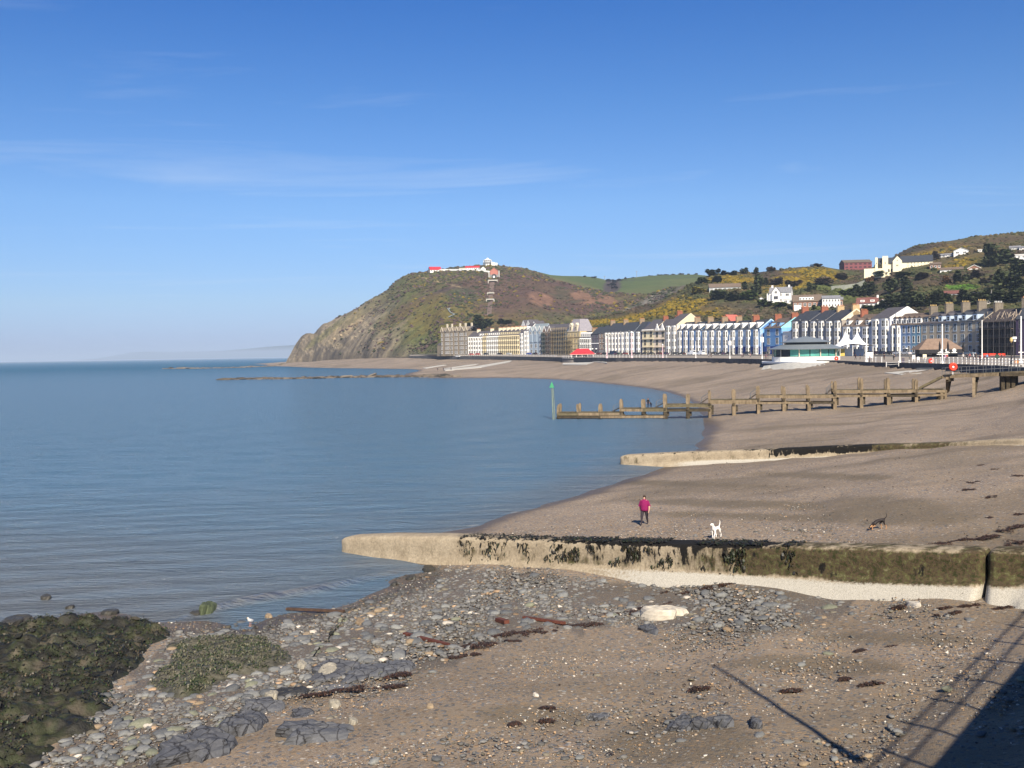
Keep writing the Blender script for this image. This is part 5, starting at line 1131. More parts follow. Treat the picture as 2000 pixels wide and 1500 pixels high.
for i, (a, b, lb) in enumerate([(975.5, 983.5, 'first and farthest house of the tan stone row with cream columns'), (983.5, 991.5, 'second house of the tan stone row with cream columns'), (991.5, 999.5, 'middle house of the tan stone row with cream columns'), (999.5, 1007.5, 'fourth house of the tan stone row with cream columns'), (1007.5, 1015.5, 'nearest house of the tan stone row, beside the dark modern front')]):
    H_(lb, a, b, 654.8 - i * .3, wall=P_TAN, trim=P_CREAM, baymat=P_CREAM, chim='R', chmat=CREAM, dorm=2, ground=P_CREAM, **far)
# --- modern and gabled group
P_GB = paint('grey_blue_front', (.30,.36,.42)); P_DARK = paint('dark_glass_front', (.05,.085,.13)); P_SLG = paint('slate_grey_front', (.16,.165,.185)); P_PURP = paint('dark_purple_front', (.10,.085,.11)); P_BRB = paint('brown_brick_front', (.20,.135,.10))
H_('dark modern fronted building with white balconies, right of the tan stone row', 1015.5, 1024, 650, floors=5, bays=1, wall=P_DARK, trim=WHITE, chim='', rise=3, group='mixed buildings in the middle of the seafront')
H_('narrow white gabled house right of the dark modern front', 1024, 1034, 646, floors=5, bays=2, wall=P_WHITE, chim='', dorm=1, rise=5, dgable='white', group='mixed buildings in the middle of the seafront')
def gabled(label, x0, x1, eave, wall, trim, roof, ng=3, floors=4):
    t, w, H, rz_ = house(label, x0, x1, eave, floors=floors, bays=ng, wall=wall, trim=trim, roof=roof, chim='', rise=5.5, flatwin=True, group='mixed buildings in the middle of the seafront', name='gabled_building')
    for i in range(ng):
        x = -w/2 + w * (i + .5) / ng; gw = w / ng * .62; gh = gw * .95; g = MB()
        g.box(x - gw/2, x + gw/2, -.5, 2.5, H * .55, H + 1.0, 0)
        g.add([(x - gw/2 - .2, -.6, H + 1), (x + gw/2 + .2, -.6, H + 1), (x, -.6, H + 1 + gh), (x - gw/2 - .2, 5, H + 1), (x + gw/2 + .2, 5, H + 1), (x, 5, H + 1 + gh)], [(0, 1, 2), (0, 2, 5, 3), (1, 4, 5, 2)], 1)
        g.add([(x - gw/2, -.63, H + 1), (x + gw/2, -.63, H + 1), (x, -.63, H + .8 + gh)], [(0, 1, 2)], 0); o = g.build('gable', [wall, roof], t)
        place('window', win_mesh(gw * .5, 2.0, trim), o, (x, -.51, H - 1.6)); bb = MB(); bb.beam((x - gw/2 - .3, -.75, H + .9), (x, -.75, H + 1.2 + gh), .2, .4); bb.beam((x + gw/2 + .3, -.75, H + .9), (x, -.75, H + 1.2 + gh), .2, .4); bb.build('bargeboard', WHITE, o)
    return t, w, H
gabled('grey blue mansion with steep white edged gables in the middle of the seafront', 1034, 1060, 648.5, P_GB, WHITE, M('green_grey_roof', (.20,.235,.25), .7, .2, 1), 3)

NET = M('green_debris_netting', (.06,.10,.085), .9, .3, 2); POLE = M('scaffold_pole', (.33,.31,.28), .5, .2, 3, metal=.3); BOARD = M('scaffold_board', (.30,.22,.13), .9, .3, 2); RUST = M('tan_scaffold_pole', (.42,.33,.18), .6, .2, 3)
def scaffold(label, x0, x1, ytop, lifts, bayw, off, net=None, netz=None, ybase=None, cover=1.0, polem=None):
    L_, R_ = houseline(x0), houseline(x1); v = R_ - L_; w = math.hypot(v.x, v.y); mid = (L_ + R_) / 2; rz_ = math.atan2(v.y, v.x)
    H = (float(project(mid.x, mid.y, mid.z)[1]) - ytop) * mid.y / F
    t = thing('scaffolding', label, 'scaffolding', mid, rz_); n_ = max(2, int(w / bayw)); pm = polem or POLE
    me = MB().tube((0, 0, -.3), (0, 0, H), .07, .07, 4).mesh('standard', pm)
    for i in range(n_ + 1):
        for y in (off - 1.3, off): place('standard', me, t, (-w/2 + w * i / n_, y, 0))
    for k in range(1, lifts + 1):
        z = H * k / (lifts + .35)
        for y in (off - 1.3, off):
            for zz in (z, z + .5, z + 1.0): MB().tube((-w/2, y, zz), (w/2, y, zz), .05, n=4).build('ledger', pm, t)
        MB().box(-w/2, w/2, off - 1.25, off - .05, z - .06, z + .02).build('board', BOARD, t)
    if net:
        for (a, b_, z0, z1) in netz: MB().box(-w/2 + w * a, -w/2 + w * b_, off + .10, off + .13, H * z0, H * z1).build('netting', net, t)
    return t
# brown house and tan tower wrapped in scaffolding
gabled('brown stone building behind green netted scaffolding', 1060, 1080, 650, P_BRB, STONEL, SLATE, 2)
scaffold('scaffolding with green netting on the brown stone building', 1060, 1080, 648, 5, 3.0, -1.2, NET, [(0, .35, .1, .95)])
H_('dark glazed building inside the tall pole scaffolding', 1080, 1108, 645, floors=5, bays=3, wall=P_DARK, trim=M('blue_grey_frame', (.20,.28,.36), .6, .1), roof=SLATE, chim='R', flatwin=True, rise=4, group='mixed buildings in the middle of the seafront', potmat=POT)
scaffold('tall pole scaffolding across the dark glazed building', 1080, 1110, 640, 6, 2.0, -1.2, polem=RUST)
def tower():
    L_, R_ = houseline(1109), houseline(1133); v = R_ - L_; w = math.hypot(v.x, v.y); mid = (L_ + R_) / 2; px = 1880 / mid.y; H = (692.5 - 647) / px; d = 13
    t = thing('corner_hotel', 'tan stone corner building with a tall mansard tower and ochre trim', 'building', mid, math.atan2(v.y, v.x))
    P_OCH = paint('ochre_stone', (.50,.40,.22)); b = MB().box(-w/2, w/2, 0, d, -1.5, H).build('wall', P_OCH, t)
    MB().prism([(-w/2, .0), (w/2, 0), (w/2, d), (-w/2, d)], H, H + 9.0, 0, .55).build('mansard_roof', M('lilac_slate', (.27,.25,.27), .7, .2, 1), t)
    for x in (-.22, .22):
        g = MB(); g.box(x * w - 1.5, x * w + 1.5, -.3, 3, H - .5, H + 4.2, 0); g.add([(x * w - 1.8, -.4, H + 4.2), (x * w + 1.8, -.4, H + 4.2), (x * w, -.4, H + 6.2), (x * w - 1.8, 4, H + 4.2), (x * w + 1.8, 4, H + 4.2), (x * w, 4, H + 6.2)], [(0, 1, 2), (0, 2, 5, 3), (1, 4, 5, 2)], 0)
        o = g.build('dormer', STONEL, t); place('window', win_mesh(1.6, 2.6, STONEL), o, (x * w, -.31, H + .8))
    for k in range(4):
        MB().box(-w/2 - .15, w/2 + .15, -.35, .0, (k + 1) * H / 4 - .3, (k + 1) * H / 4).build('string_course', STONEL if k % 2 else P_BRB, t)
        for x in (-.36, -.12, .12, .36): window(t, x * w, -.01, k * H / 4 + .7, 1.7, 2.2, STONEL)
    MB().box(-w/2 - .6, -w/2 + .9, 4, 7, H, H + 8).build('chimney', TANBR, t)
tower()
scaffold('low scaffolding round the foot of the tan corner building', 1108, 1124, 655, 4, 2.2, -1.6, polem=RUST)
# --- middle group
P_PINK = paint('pinkish_white_front', (.70,.58,.55)); P_LIL = paint('lilac_white_front', (.62,.58,.63)); P_NAVY = paint('navy_front', (.035,.045,.10)); P_BLGR = paint('pale_blue_grey_front', (.50,.57,.64)); P_HOTEL = paint('cream_hotel_front', (.78,.68,.46)); P_HOTELP = paint('pink_cream_hotel_front', (.78,.65,.52))
mid_ = dict(bays=2, group='houses in the middle of the seafront')
for i, (a, b, lb) in enumerate([(1133, 1140.5, 'slate grey house with white arched windows nearest the tan corner building'), (1140.5, 1148, 'middle one of three slate grey houses with white windows'), (1148, 1155.5, 'right one of three slate grey houses, beside the dark purple front')]):
    H_(lb, a, b, 659, floors=3, wall=P_SLG, roof=SLATEB, chim='R' if i else '', dorm=2, dgable='white', rise=3.6, **mid_)
t, w, H, _ = H_('dark purple fronted building with a white band and two white lamps over its shopfront', 1155.5, 1170, 652, floors=4, flatwin=True, wall=P_PURP, trim=M('grey_frame', (.22,.22,.24), .6, .1), roof=SLATEB, chim='', rise=4, **mid_)
MB().box(-w/2, w/2, -.30, -.02, H * .52, H * .56).build('white_band', WHITE, t)
for x in (-.25, .25): MB().lathe([(.25, -.5), (.8, 0), (.25, .6)], 10).build('lamp_globe', WHITE, t, (x * w, -.8, H * .27))
H_('brown brick house with white lintels next to the dark purple front', 1170, 1182, 650, floors=4, flatwin=True, wall=P_BRB, roof=SLATEB, chim='', rise=4.2, ground=P_PURP, **mid_)
H_('pale yellow house right of the brown brick house', 1182, 1194, 649, floors=4, wall=P_CREAM, roof=SLATEB, chim='L', rise=5, **mid_)
H_('pinkish white house third from the brown brick house', 1194, 1207, 648.5, floors=4, wall=P_PINK, roof=SLATEB, chim='', rise=5, **mid_)
H_('lilac white house with tan chimney, fourth from the brown brick house', 1207, 1220, 648, floors=4, wall=P_LIL, roof=SLATEB, chim='L', rise=5, dish=True, **mid_)
H_('pale blue grey house beside the narrow navy house', 1220, 1240, 647, floors=4, wall=P_BLGR, roof=SLATEB, chim='R', rise=5, dish=True, **mid_)
H_('narrow navy blue house with white windows', 1240, 1254.5, 647, floors=4, bays=1, wall=P_NAVY, roof=SLATEB, chim='', rise=5, group='houses in the middle of the seafront')
for a, b, m_, lb, fr in ((1254.5, 1278, P_HOTEL, 'cream hotel front with balcony canopies, left half under the big slate roof', 1), (1278, 1301, P_HOTELP, 'pinkish cream hotel front with two curly white gablets, right half under the big slate roof', 2)):
    t, w, H, _ = H_(lb, a, b, 645.5, floors=3, bays=2, wall=m_, trim=P_CREAM, flatwin=True, roof=SLATE, chim='R', chmat=REDBR, rise=5.8, depth=16, group='cream hotel', tall=1.6)
    for k in range(3): MB().box(-w/2 + .3, w/2 - .3, -.9, -.02, (k + 1) * H / 3 - .55, (k + 1) * H / 3 - .25).build('canopy', STONEL, t)
    if fr == 2:
        for x in (-.22, .22):
            g = MB(); pl = [(-2.2, 0), (2.2, 0), (2.0, 1.2), (1.1, 1.7), (.8, 3.0), (.25, 3.3), (.15, 4.4), (-.15, 4.4), (-.25, 3.3), (-.8, 3.0), (-1.1, 1.7), (-2.0, 1.2)]; n0 = len(pl)
            g.add([(x * w + q[0], -.4, H + q[1]) for q in pl] + [(x * w + q[0], .2, H + q[1]) for q in pl], [tuple(range(n0)), tuple(reversed(range(n0, 2 * n0)))] + [(i, n0 + i, n0 + (i + 1) % n0, (i + 1) % n0) for i in range(n0)]); g.build('gablet', WHITE, t)
    else:
        bl = MB()
        for q in range(16): bl.box(-w/2 + w * q / 16, -w/2 + w * (q + .5) / 16, -.3, -.05, H, H + .7)
        bl.build('parapet', WHITE, t)
H_('tall cream pink building with four rows of white windows and a big bare cream gable', 1301, 1323, 635, floors=4, bays=2, wall=P_HOTELP, gable=P_CREAM, barge=CREAM, roof=SLATE, chim='L', chmat=REDBR, rise=5.6, depth=17, tall=2.0, group='cream hotel')
# --- the blue terrace
BW = paint('white_blue_tinted_front', (.60,.68,.78)); SKYB = paint('sky_blue_front', (.18,.38,.66)); MIDB = paint('mid_blue_front', (.10,.22,.48)); PALEB = paint('pale_blue_front', (.42,.58,.76)); NAVB = paint('deep_blue_ground_floor', (.025,.06,.26)); LIGHTBB = paint('light_blue_bargeboard', (.45,.65,.85)); TURQ = paint('turquoise_bargeboard', (.30,.66,.72))
bl_ = dict(floors=3, bays=2, roof=SLATEB, dorm=2, dgable='white', rise=3.9, tall=2.4, group='blue and white terrace with white dormers')
H_('white and mid blue house, leftmost of the blue terrace beside the big cream gable', 1323, 1346, 644.6, wall=MIDB, baymat=WHITE, chim='R', **bl_)
H_('mid blue house with white bays, second in the blue terrace', 1346, 1371, 644.5, wall=SKYB, baymat=WHITE, ground=MIDB, chim='R', potmat=POT, **bl_)
H_('white house with blue strips, third in the blue terrace', 1371, 1398, 644.4, wall=BW, baymat=WHITE, chim='R', **bl_)
H_('palest blue house, fourth in the blue terrace behind the white van', 1398, 1425, 644.3, wall=PALEB, baymat=WHITE, ground=BW, chim='R', **bl_)
H_('light blue house with navy ground floor, fifth in the blue terrace', 1425, 1455.5, 643.5, wall=PALEB, baymat=WHITE, ground=NAVB, chim='R', potmat=POT, quoin=WHITE, **bl_)
t, w, H, rz_ = H_('bright sky blue end house with deep blue ground floor and light blue gable edge', 1455.5, 1485, 642.5, wall=SKYB, baymat=WHITE, ground=NAVB, chim='L', chmat=REDBR, gable=MIDB, barge=LIGHTBB, quoin=WHITE, **bl_)  # gable takes a darker blue to paint the shade on the side wall
H_('blue house with wide flat topped dormer and turquoise gable edge', 1493, 1527, 640.5, floors=3, bays=2, wall=SKYB, ground=NAVB, flatwin=True, roof=BROWNR, chim='LR', chmat=REDBR, rise=4.0, dorm=2, dgable='shed', gable=TURQ, barge=TURQ, depth=13, group='blue and white terrace with white dormers')
def arch_block():
    L_, R_ = houseline(1529), houseline(1546); v = R_ - L_; w = math.hypot(v.x, v.y); mid = (L_ + R_) / 2; H = (692.2 - 647) * mid.y / F
    t = thing('cinema_front', 'low white flat topped front with oval plaque and arch between blue and grey houses', 'building', mid, math.atan2(v.y, v.x))
    MB().box(-w/2, w/2, 0, 9, -1.4, H).build('wall', WHITE, t); o = MB()
    o.lathe([(1.5, 0), (1.5, .1)], 18); pl = o.build('plaque', M('grey_plaque', (.45,.45,.46), .7, .1), t, (0, -.02, H * .78)); pl.rotation_euler = (R(90), 0, 0); pl.scale = (1, .5, 1)
    a = MB(); pts = [(2.2 * math.cos(q * math.pi / 10), 2.2 * math.sin(q * math.pi / 10)) for q in range(11)] + [(-2.2, -2), (2.2, -2)]
    n0 = len(pts); a.add([(q[0], -.06, H * .42 + q[1]) for q in pts] + [(q[0], .0, H * .42 + q[1]) for q in pts], [tuple(range(n0)), tuple(reversed(range(n0, 2 * n0)))] + [(i, n0 + i, n0 + (i + 1) % n0, (i + 1) % n0) for i in range(n0)]); a.build('arch', GLASS, t)
    MB().box(-w/2, w/2, -.3, -.02, H - .4, H).build('cornice', WHITE, t)
arch_block()
# --- grey houses behind the bandstand
G1 = paint('dark_grey_front', (.17,.165,.18)); G2 = paint('mid_grey_front', (.23,.215,.22)); G3 = paint('tan_grey_front', (.31,.27,.23))
gr = dict(floors=4, bays=2, roof=SLATEB, rise=3.9, depth=13, baymat=WHITE, group='tall grey houses with white bays behind the bandstand')
H_('darkest grey house with white bays, left one behind the bandstand', 1546, 1583, 626.5, wall=G1, chim='L', chmat=REDBR, dish=True, **gr)
H_('mid grey house with white bays behind the bandstand roof', 1583, 1613, 626, wall=G2, chim='L', chmat=REDBR, dish=True, **gr)
H_('tan grey house with a cream gable, nearest the white tent', 1613, 1645, 625.5, wall=G3, chim='LR', chmat=M('yellow_brick', (.45,.32,.17), .85, .2, 2), gable=CREAM, barge=CREAM, **gr)
BG = paint('blue_grey_shaded_front', (.42,.46,.54)); WHITE_SH = paint('white_shaded_front', (.66,.65,.68))  # second one is white paint with the front's lilac shade mixed in
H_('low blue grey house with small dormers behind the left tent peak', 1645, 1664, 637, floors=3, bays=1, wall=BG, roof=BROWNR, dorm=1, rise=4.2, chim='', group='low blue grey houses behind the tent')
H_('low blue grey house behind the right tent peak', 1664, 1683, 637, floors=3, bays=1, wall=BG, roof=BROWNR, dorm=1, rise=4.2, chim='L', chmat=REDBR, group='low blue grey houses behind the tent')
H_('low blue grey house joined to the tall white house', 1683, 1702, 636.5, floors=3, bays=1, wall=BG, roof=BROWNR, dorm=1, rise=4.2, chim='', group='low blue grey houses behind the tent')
H_('tall white house with four rows of bay windows and a bare white gable', 1702, 1739, 621.5, floors=4, bays=2, wall=WHITE_SH, roof=SLATE, rise=3.7, depth=15, chim='', gable=WHITE, barge=WHITE, group='tall white house', bayd=.9)
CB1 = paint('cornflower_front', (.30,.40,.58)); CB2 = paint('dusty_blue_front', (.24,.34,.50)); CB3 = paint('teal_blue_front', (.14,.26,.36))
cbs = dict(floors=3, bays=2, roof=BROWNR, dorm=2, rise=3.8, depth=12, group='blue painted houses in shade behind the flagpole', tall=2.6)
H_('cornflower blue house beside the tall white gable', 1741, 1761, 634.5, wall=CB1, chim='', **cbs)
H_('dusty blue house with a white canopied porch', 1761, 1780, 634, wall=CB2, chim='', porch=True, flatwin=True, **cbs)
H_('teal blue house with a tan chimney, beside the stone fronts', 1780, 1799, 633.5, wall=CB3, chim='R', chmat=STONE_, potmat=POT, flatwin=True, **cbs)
sto = dict(floors=3, bays=2, roof=SLATE, rise=3.6, depth=12.5, wall=paint('grey_tan_stone_front', (.36,.31,.24)), trim=paint('pale_blue_frame', (.42,.50,.60)), chmat=STONE_, potmat=POT, flatwin=True, tall=3.2, group='grey tan stone houses behind the kiosk')
H_('stone house with square dormers, leftmost behind the brown kiosk roof', 1799, 1827, 631.5, dorm=2, dgable='shed', chim='R', **sto)
H_('stone house directly behind the kiosk ridge', 1827, 1858, 630, dorm=2, chim='R', **sto)
H_('stone house with white roof lamp, third behind the kiosk', 1858, 1888, 628.5, dorm=2, chim='R', dish=True, **{**sto, 'roof': SLATEB})
H_('stone house joined to the dark scaffolded building', 1888, 1917, 627, dorm=1, chim='', dish=True, **{**sto, 'roof': SLATEB})
DKN = M('black_sheeting', (.018,.017,.022), .7, .4, 1)
t, w, H, _ = H_('dark gutted building under black sheeting with a broken roofline', 1917, 1984, 628, floors=3, bays=4, wall=DKN, trim=P_PURP, roof=M('charred_roof', (.06,.05,.05), .9, .4, 1), flatwin=True, chim='L', chmat=STONE_, potmat=WHITE, rise=3.5, tall=2.5, group='dark buildings at the right end', depth=12)
fr_ = MB()
for q in range(26):
    x = rnd.uniform(-w/2, w/2); fr_.beam((x, rnd.uniform(0, 5), H - .3), (x + rnd.uniform(-2, 2), rnd.uniform(1, 6), H + rnd.uniform(1.5, 4.5)), .14, .3)
fr_.build('charred_rafters', M('pale_rafter', (.33,.27,.21), .9, .4, 2), t)
scaffold('dark scaffolding with long ledges across the gutted building', 1917, 1984, 620, 4, 2.6, -1.2, DKN, [(0, .95, .05, .74)], polem=M('dull_scaffold_pole', (.10,.095,.10), .6, .2, 3))
H_('purple black building at the right edge of the picture', 1984, 2035, 622, floors=3, bays=3, wall=paint('purple_black_front', (.035,.025,.06)), trim=P_PURP, roof=SLATEB, flatwin=True, chim='L', chmat=STONE_, rise=4, group='dark buildings at the right end')
H_('house beyond the right edge of the seafront row', 2035, 2110, 622, floors=3, bays=3, wall=P_BRB, roof=SLATEB, flatwin=True, chim='L', rise=4, group='dark buildings at the right end')

# second row: white gabled pair peeping over the terrace
def behind(label, px, ytop, D, w, H, wall, roof, n=2):
    p_ = at(px, ytop, D); t = thing('house', label, 'house', (p_.x, p_.y, p_.z - H), R(-60)); b = MB(); b.box(-w/2, w/2, 0, 9, -12, H - 4.5, 0); b.build('wall', wall, t)
    for i in range(n):
        x = -w/2 + w * (i + .5) / n; ww = w / n * .92
        g = MB(); g.add([(x - ww/2, -.2, H - 4.5), (x + ww/2, -.2, H - 4.5), (x, -.2, H), (x - ww/2, 9, H - 4.5), (x + ww/2, 9, H - 4.5), (x, 9, H)], [(0, 1, 2), (5, 4, 3)], 0); g.add([(x - ww/2 - .3, -.3, H - 4.7), (x, -.3, H + .2), (x, 9, H + .2), (x - ww/2 - .3, 9, H - 4.7)], [(0, 1, 2, 3)], 1); g.add([(x + ww/2 + .3, -.3, H - 4.7), (x, -.3, H + .2), (x, 9, H + .2), (x + ww/2 + .3, 9, H - 4.7)], [(3, 2, 1, 0)], 1)
        o = g.build('gable', [wall, roof], t); place('window', win_mesh(1.4, 1.7, WHITE), o, (x, -.22, H - 3.6))
behind('white house with twin gables peeping over the middle terrace', 1027, 625, 775, 15, 9, WHITE, SLATE)
behind('white gabled house with red chimneys over the grey blue mansion', 1043, 627, 770, 9, 8, WHITE, SLATE, 1)
behind('red roofed house behind the blue terrace chimneys', 1417, 615, 590, 12, 8, REDBR, TERR, 1)

# ================================================================== BANDSTAND, TENT, KIOSK, SHELTER
def bandstand():
    c0 = at(1574, 705.5, 296); k = 296 / F
    t = thing('bandstand', 'round glass walled bandstand with two tier grey metal roof and white base', 'bandstand', c0, R(-10)); N = 20
    ZR = M('grey_metal_roof', (.20,.225,.235), .45, .12, .8, metal=.2); GG = M('green_tinted_glass', (.085,.30,.25), .15, .15, .5, spec=.6)
    Rr = 9.6; hz0 = 10 * k; hz1 = 23 * k
    ms = MB().lathe([(Rr + .5, -.2), (Rr + .5, hz0 * .92)], N); ms.build('base_wall', WHITE, t)
    MB().lathe([(Rr - .15, hz0 * .92), (Rr - .15, hz1)], N).build('interior_shade_drum', M('dark_interior', (.03,.035,.04), .6, .2), t)  # dark drum behind the panes, the unlit inside put into its colour
    for i in range(N):
        a0 = 2 * math.pi * i / N; a1 = 2 * math.pi * (i + 1) / N; p0 = Vector((Rr * math.cos(a0), Rr * math.sin(a0), 0)); p1 = Vector((Rr * math.cos(a1), Rr * math.sin(a1), 0)); in_shade = 3.35 < (a0 % 6.283) < 4.05  # panes and columns in this arc get darker colours for the left side's shade
        q0 = p0.lerp(p1, .05); q1 = p0.lerp(p1, .95)
        MB().add([(q0.x, q0.y, hz0), (q1.x, q1.y, hz0), (q1.x, q1.y, hz1), (q0.x, q0.y, hz1), (q0.x * .99, q0.y * .99, hz0), (q1.x * .99, q1.y * .99, hz0), (q1.x * .99, q1.y * .99, hz1), (q0.x * .99, q0.y * .99, hz1)], [(0, 1, 2, 3), (7, 6, 5, 4), (0, 4, 5, 1), (3, 2, 6, 7), (0, 3, 7, 4), (1, 5, 6, 2)]).build('glass_pane', GLASS if in_shade else GG, t)
        if i % 2 == 0: MB().tube((p0.x * 1.03, p0.y * 1.03, -.2), (p0.x * 1.03, p0.y * 1.03, hz1), .16, n=6).build('column', STONEL if not in_shade else POLE, t)
    e1 = 24 * k; MB().lathe([(Rr + 1.6, e1 - .15), (Rr + 1.7, e1 + .05), (7.4, 32.5 * k), (7.2, 32.5 * k)], 40).build('lower_roof', ZR, t)
    MB().lathe([(6.4, 32.3 * k), (6.4, 37 * k)], N).build('clerestory', GLASS, t)
    MB().lathe([(7.6, 36.4 * k), (7.7, 37.2 * k), (4.0, 43.5 * k), (.5, 48.5 * k), (.05, 49 * k)], 40).build('upper_roof', ZR, t)
bandstand()
# its rounded sea wall bastion with the white sloping apron
def bastion(label, pxs, ytop, ydn, D, out, mat_top, mat_wall, apron=None, name='bastion'):
    t = thing(name, label, 'sea wall'); top = []; bot = []
    for px in np.linspace(pxs[0], pxs[1], 25):
        f = (px - pxs[0]) / (pxs[1] - pxs[0]); dd = D(f); p_ = at(px, ytop(f), dd); top.append(p_); g = at(px, ydn(f), dd - .6); bot.append((p_.x * .997, p_.y * .997, min(g.z, p_.z - .4)))
    b = MB(); n_ = len(top); back = [(p.x * 1.06, p.y * 1.06, p.z) for p in top]
    b.add([tuple(p) for p in top] + bot + back, [(i, i + 1, n_ + i + 1, n_ + i) for i in range(n_ - 1)], 0); b.build('wall', mat_wall, t)
    b = MB(); b.add([(p.x * .998, p.y * .998, p.z + .05) for p in top] + [(p[0], p[1], p[2] + .05) for p in back] + [(p.x * .998, p.y * .998, p.z - .45) for p in top], [(i, i + 1, n_ + i + 1, n_ + i) for i in range(n_ - 1)] + [(i, 2 * n_ + i, 2 * n_ + i + 1, i + 1) for i in range(n_ - 1)], 0); b.build('coping', mat_top, t)
    return t
PALEC = M('pale_concrete', (.44,.42,.37), .9, .15, 1); GREYC = M('grey_concrete', (.25,.245,.23), .9, .2, 1)
bastion('rounded sea wall with a white coping under the bandstand', (1488, 1692), lambda f: 707 - 2 * f * (f - .0), lambda f: 722 - 13 * min(1, f * 1.5), lambda f: 275 + 28 * (2 * f - 1) ** 2, 0, WHITE, M('shaded_bastion_wall', (.10,.10,.115), .9, .25, .6))  # the shadow below the coping is put into the wall's dark colour
def slope(label, pts, mat, name='slipway', z_off=.12):
    """a concrete apron lying on the beach, given by its outline in the picture"""
    ps = [gp(*q) for q in pts]; b = MB(); n_ = len(ps); b.add([(p.x, p.y, p.z + z_off) for p in ps] + [(p.x, p.y, p.z - .6) for p in ps], [tuple(range(n_))] + [(i, (i + 1) % n_, n_ + (i + 1) % n_, n_ + i) for i in range(n_)])
    return tag(b.build(name, mat), label, 'slipway')
def bandstand_apron():
    b = MB(); up, lo = [], []
    for i in range(16):
        f = i / 15; px = 1489 + f * 160; ff = (px - 1488) / 204; D = 275 + 28 * (2 * ff - 1) ** 2; up.append(tuple(at(px + 4 * (1 - f), 708.6 + 4.5 * max(0, 1 - f * 4), D - 1.2)))
        g = gp(px - 4 * (1 - f), float(np.interp(px, [1489, 1550, 1600, 1649], [722.5, 721.5, 716.5, 711]))); lo.append((g.x, g.y, g.z - .15))
    b.add(up + lo, [(i, i + 1, 17 + i, 16 + i) for i in range(15)]); b.add([(x, y + 3, z) for x, y, z in up] + up, [(i, i + 1, 17 + i, 16 + i) for i in range(15)])
    tag(b.build('apron', PALEC), 'white sloping apron at the foot of the bandstand wall', 'apron')
bandstand_apron()
slope('long pale concrete tongue on the sand below the promenade rails', [(1727,729),(1760,732.5),(1800,729),(1850,721.5),(1848,717),(1815,723),(1770,725)], PALEC)
slope('grey concrete ramp from the promenade down to the beach', [(1790,722),(1822,721),(1850,716),(1838,711.5),(1812,713)], GREYC, 'ramp', .3)
slope('short pale bar of concrete on the far beach', [(825,719.2),(866,713),(872,713.5),(832,720.2)], PALEC, 'slipway', .25)
slope('long pale slipway ending below the far terrace', [(866,722.5),(930,716),(1000,704.5),(996,707.5),(940,718.5),(870,724.5)], PALEC, 'slipway', .3)
slope('second pale slipway edge alongside the long one', [(864,720.6),(912,713.5),(935,711),(930,713),(880,720)], PALEC, 'slipway', .25)
bastion('round grey sea wall bastion under the red roofed shelter', (1098, 1150), lambda f: 699.5, lambda f: 712, lambda f: 540 + 16 * (2 * f - 1) ** 2, 0, GREYC, M('bastion_stone', (.17,.155,.145), .9, .25, .4))
slope('pale footing at the bottom of the shelter bastion', [(1098,712.5),(1145,713),(1160,708),(1140,708.5),(1100,709.5)], PALEC, 'footing', .2)
slope('heap of pale boulders against the wall right of the shelter', [(1157,707),(1186,710),(1182,704.5),(1165,703.5)], PALEC, 'boulder_heap', .35)

def tent():
    D = pp(1664, 695).y; t = thing('tensile_canopy', 'white tensile canopy with two pointed peaks beside the bandstand', 'canopy'); k = D / F
    b = MB(); g0 = at(1664, 695, D); nU, nV = 48, 16; V = []
    w2 = 35 * k; peaks = [(-13 * k, 0), (10.5 * k, 0)]; zE = 20 * k; zP = 50 * k
    for j in range(nV + 1):
        for i in range(nU + 1):
            x = -w2 + 2 * w2 * i / nU; y = -5.5 + 11 * j / nV
            h = 0
            for px_, py_ in peaks:
                r_ = math.hypot((x - px_), (y - py_) * 1.1); h = max(h, math.exp(-r_ / 2.0))
            edge_ = .9 * math.cos(math.pi * (x / w2)) * .0
            sag = .5 * abs(math.sin(1.5 * math.pi * (x + w2) / (2 * w2))) * (abs(y) / 5.5)
            V.append((x, y, zE + (zP - zE) * h + sag - .8 * (abs(x) / w2) ** 2))
    b.add(V, [(j * (nU + 1) + i, j * (nU + 1) + i + 1, (j + 1) * (nU + 1) + i + 1, (j + 1) * (nU + 1) + i) for j in range(nV) for i in range(nU)])
    t.location = g0; b.smooth = True; b.build('membrane', M('white_membrane', (.85,.83,.80), .6, .03, 1), t)
    for x, y in [(-w2 * .9, -5), (-w2 * .2, -5), (w2 * .5, -5), (w2 * .92, -5), (-w2 * .9, 5), (w2 * .92, 5)]: MB().tube((x, y, 0), (x, y, zE + .1), .11, n=6).build('post', WHITE, t)
    for px_, py_ in peaks: MB().tube((px_, py_, zE), (px_, py_, zP + .35), .12, n=6).build('mast', WHITE, t)
    MB().box(-w2 * .7, -w2 * .45, -1, 1, 0, 3.4).build('kiosk_wall', paint('yellow_panel', (.55,.40,.10)), t); MB().box(-w2 * .40, w2 * .1, 1, 3, 0, 3.0).build('kiosk_wall', WHITE, t); MB().box(w2 * .25, w2 * .7, 1, 3, 0, 2.8).build('kiosk_wall', BG, t)
tent()
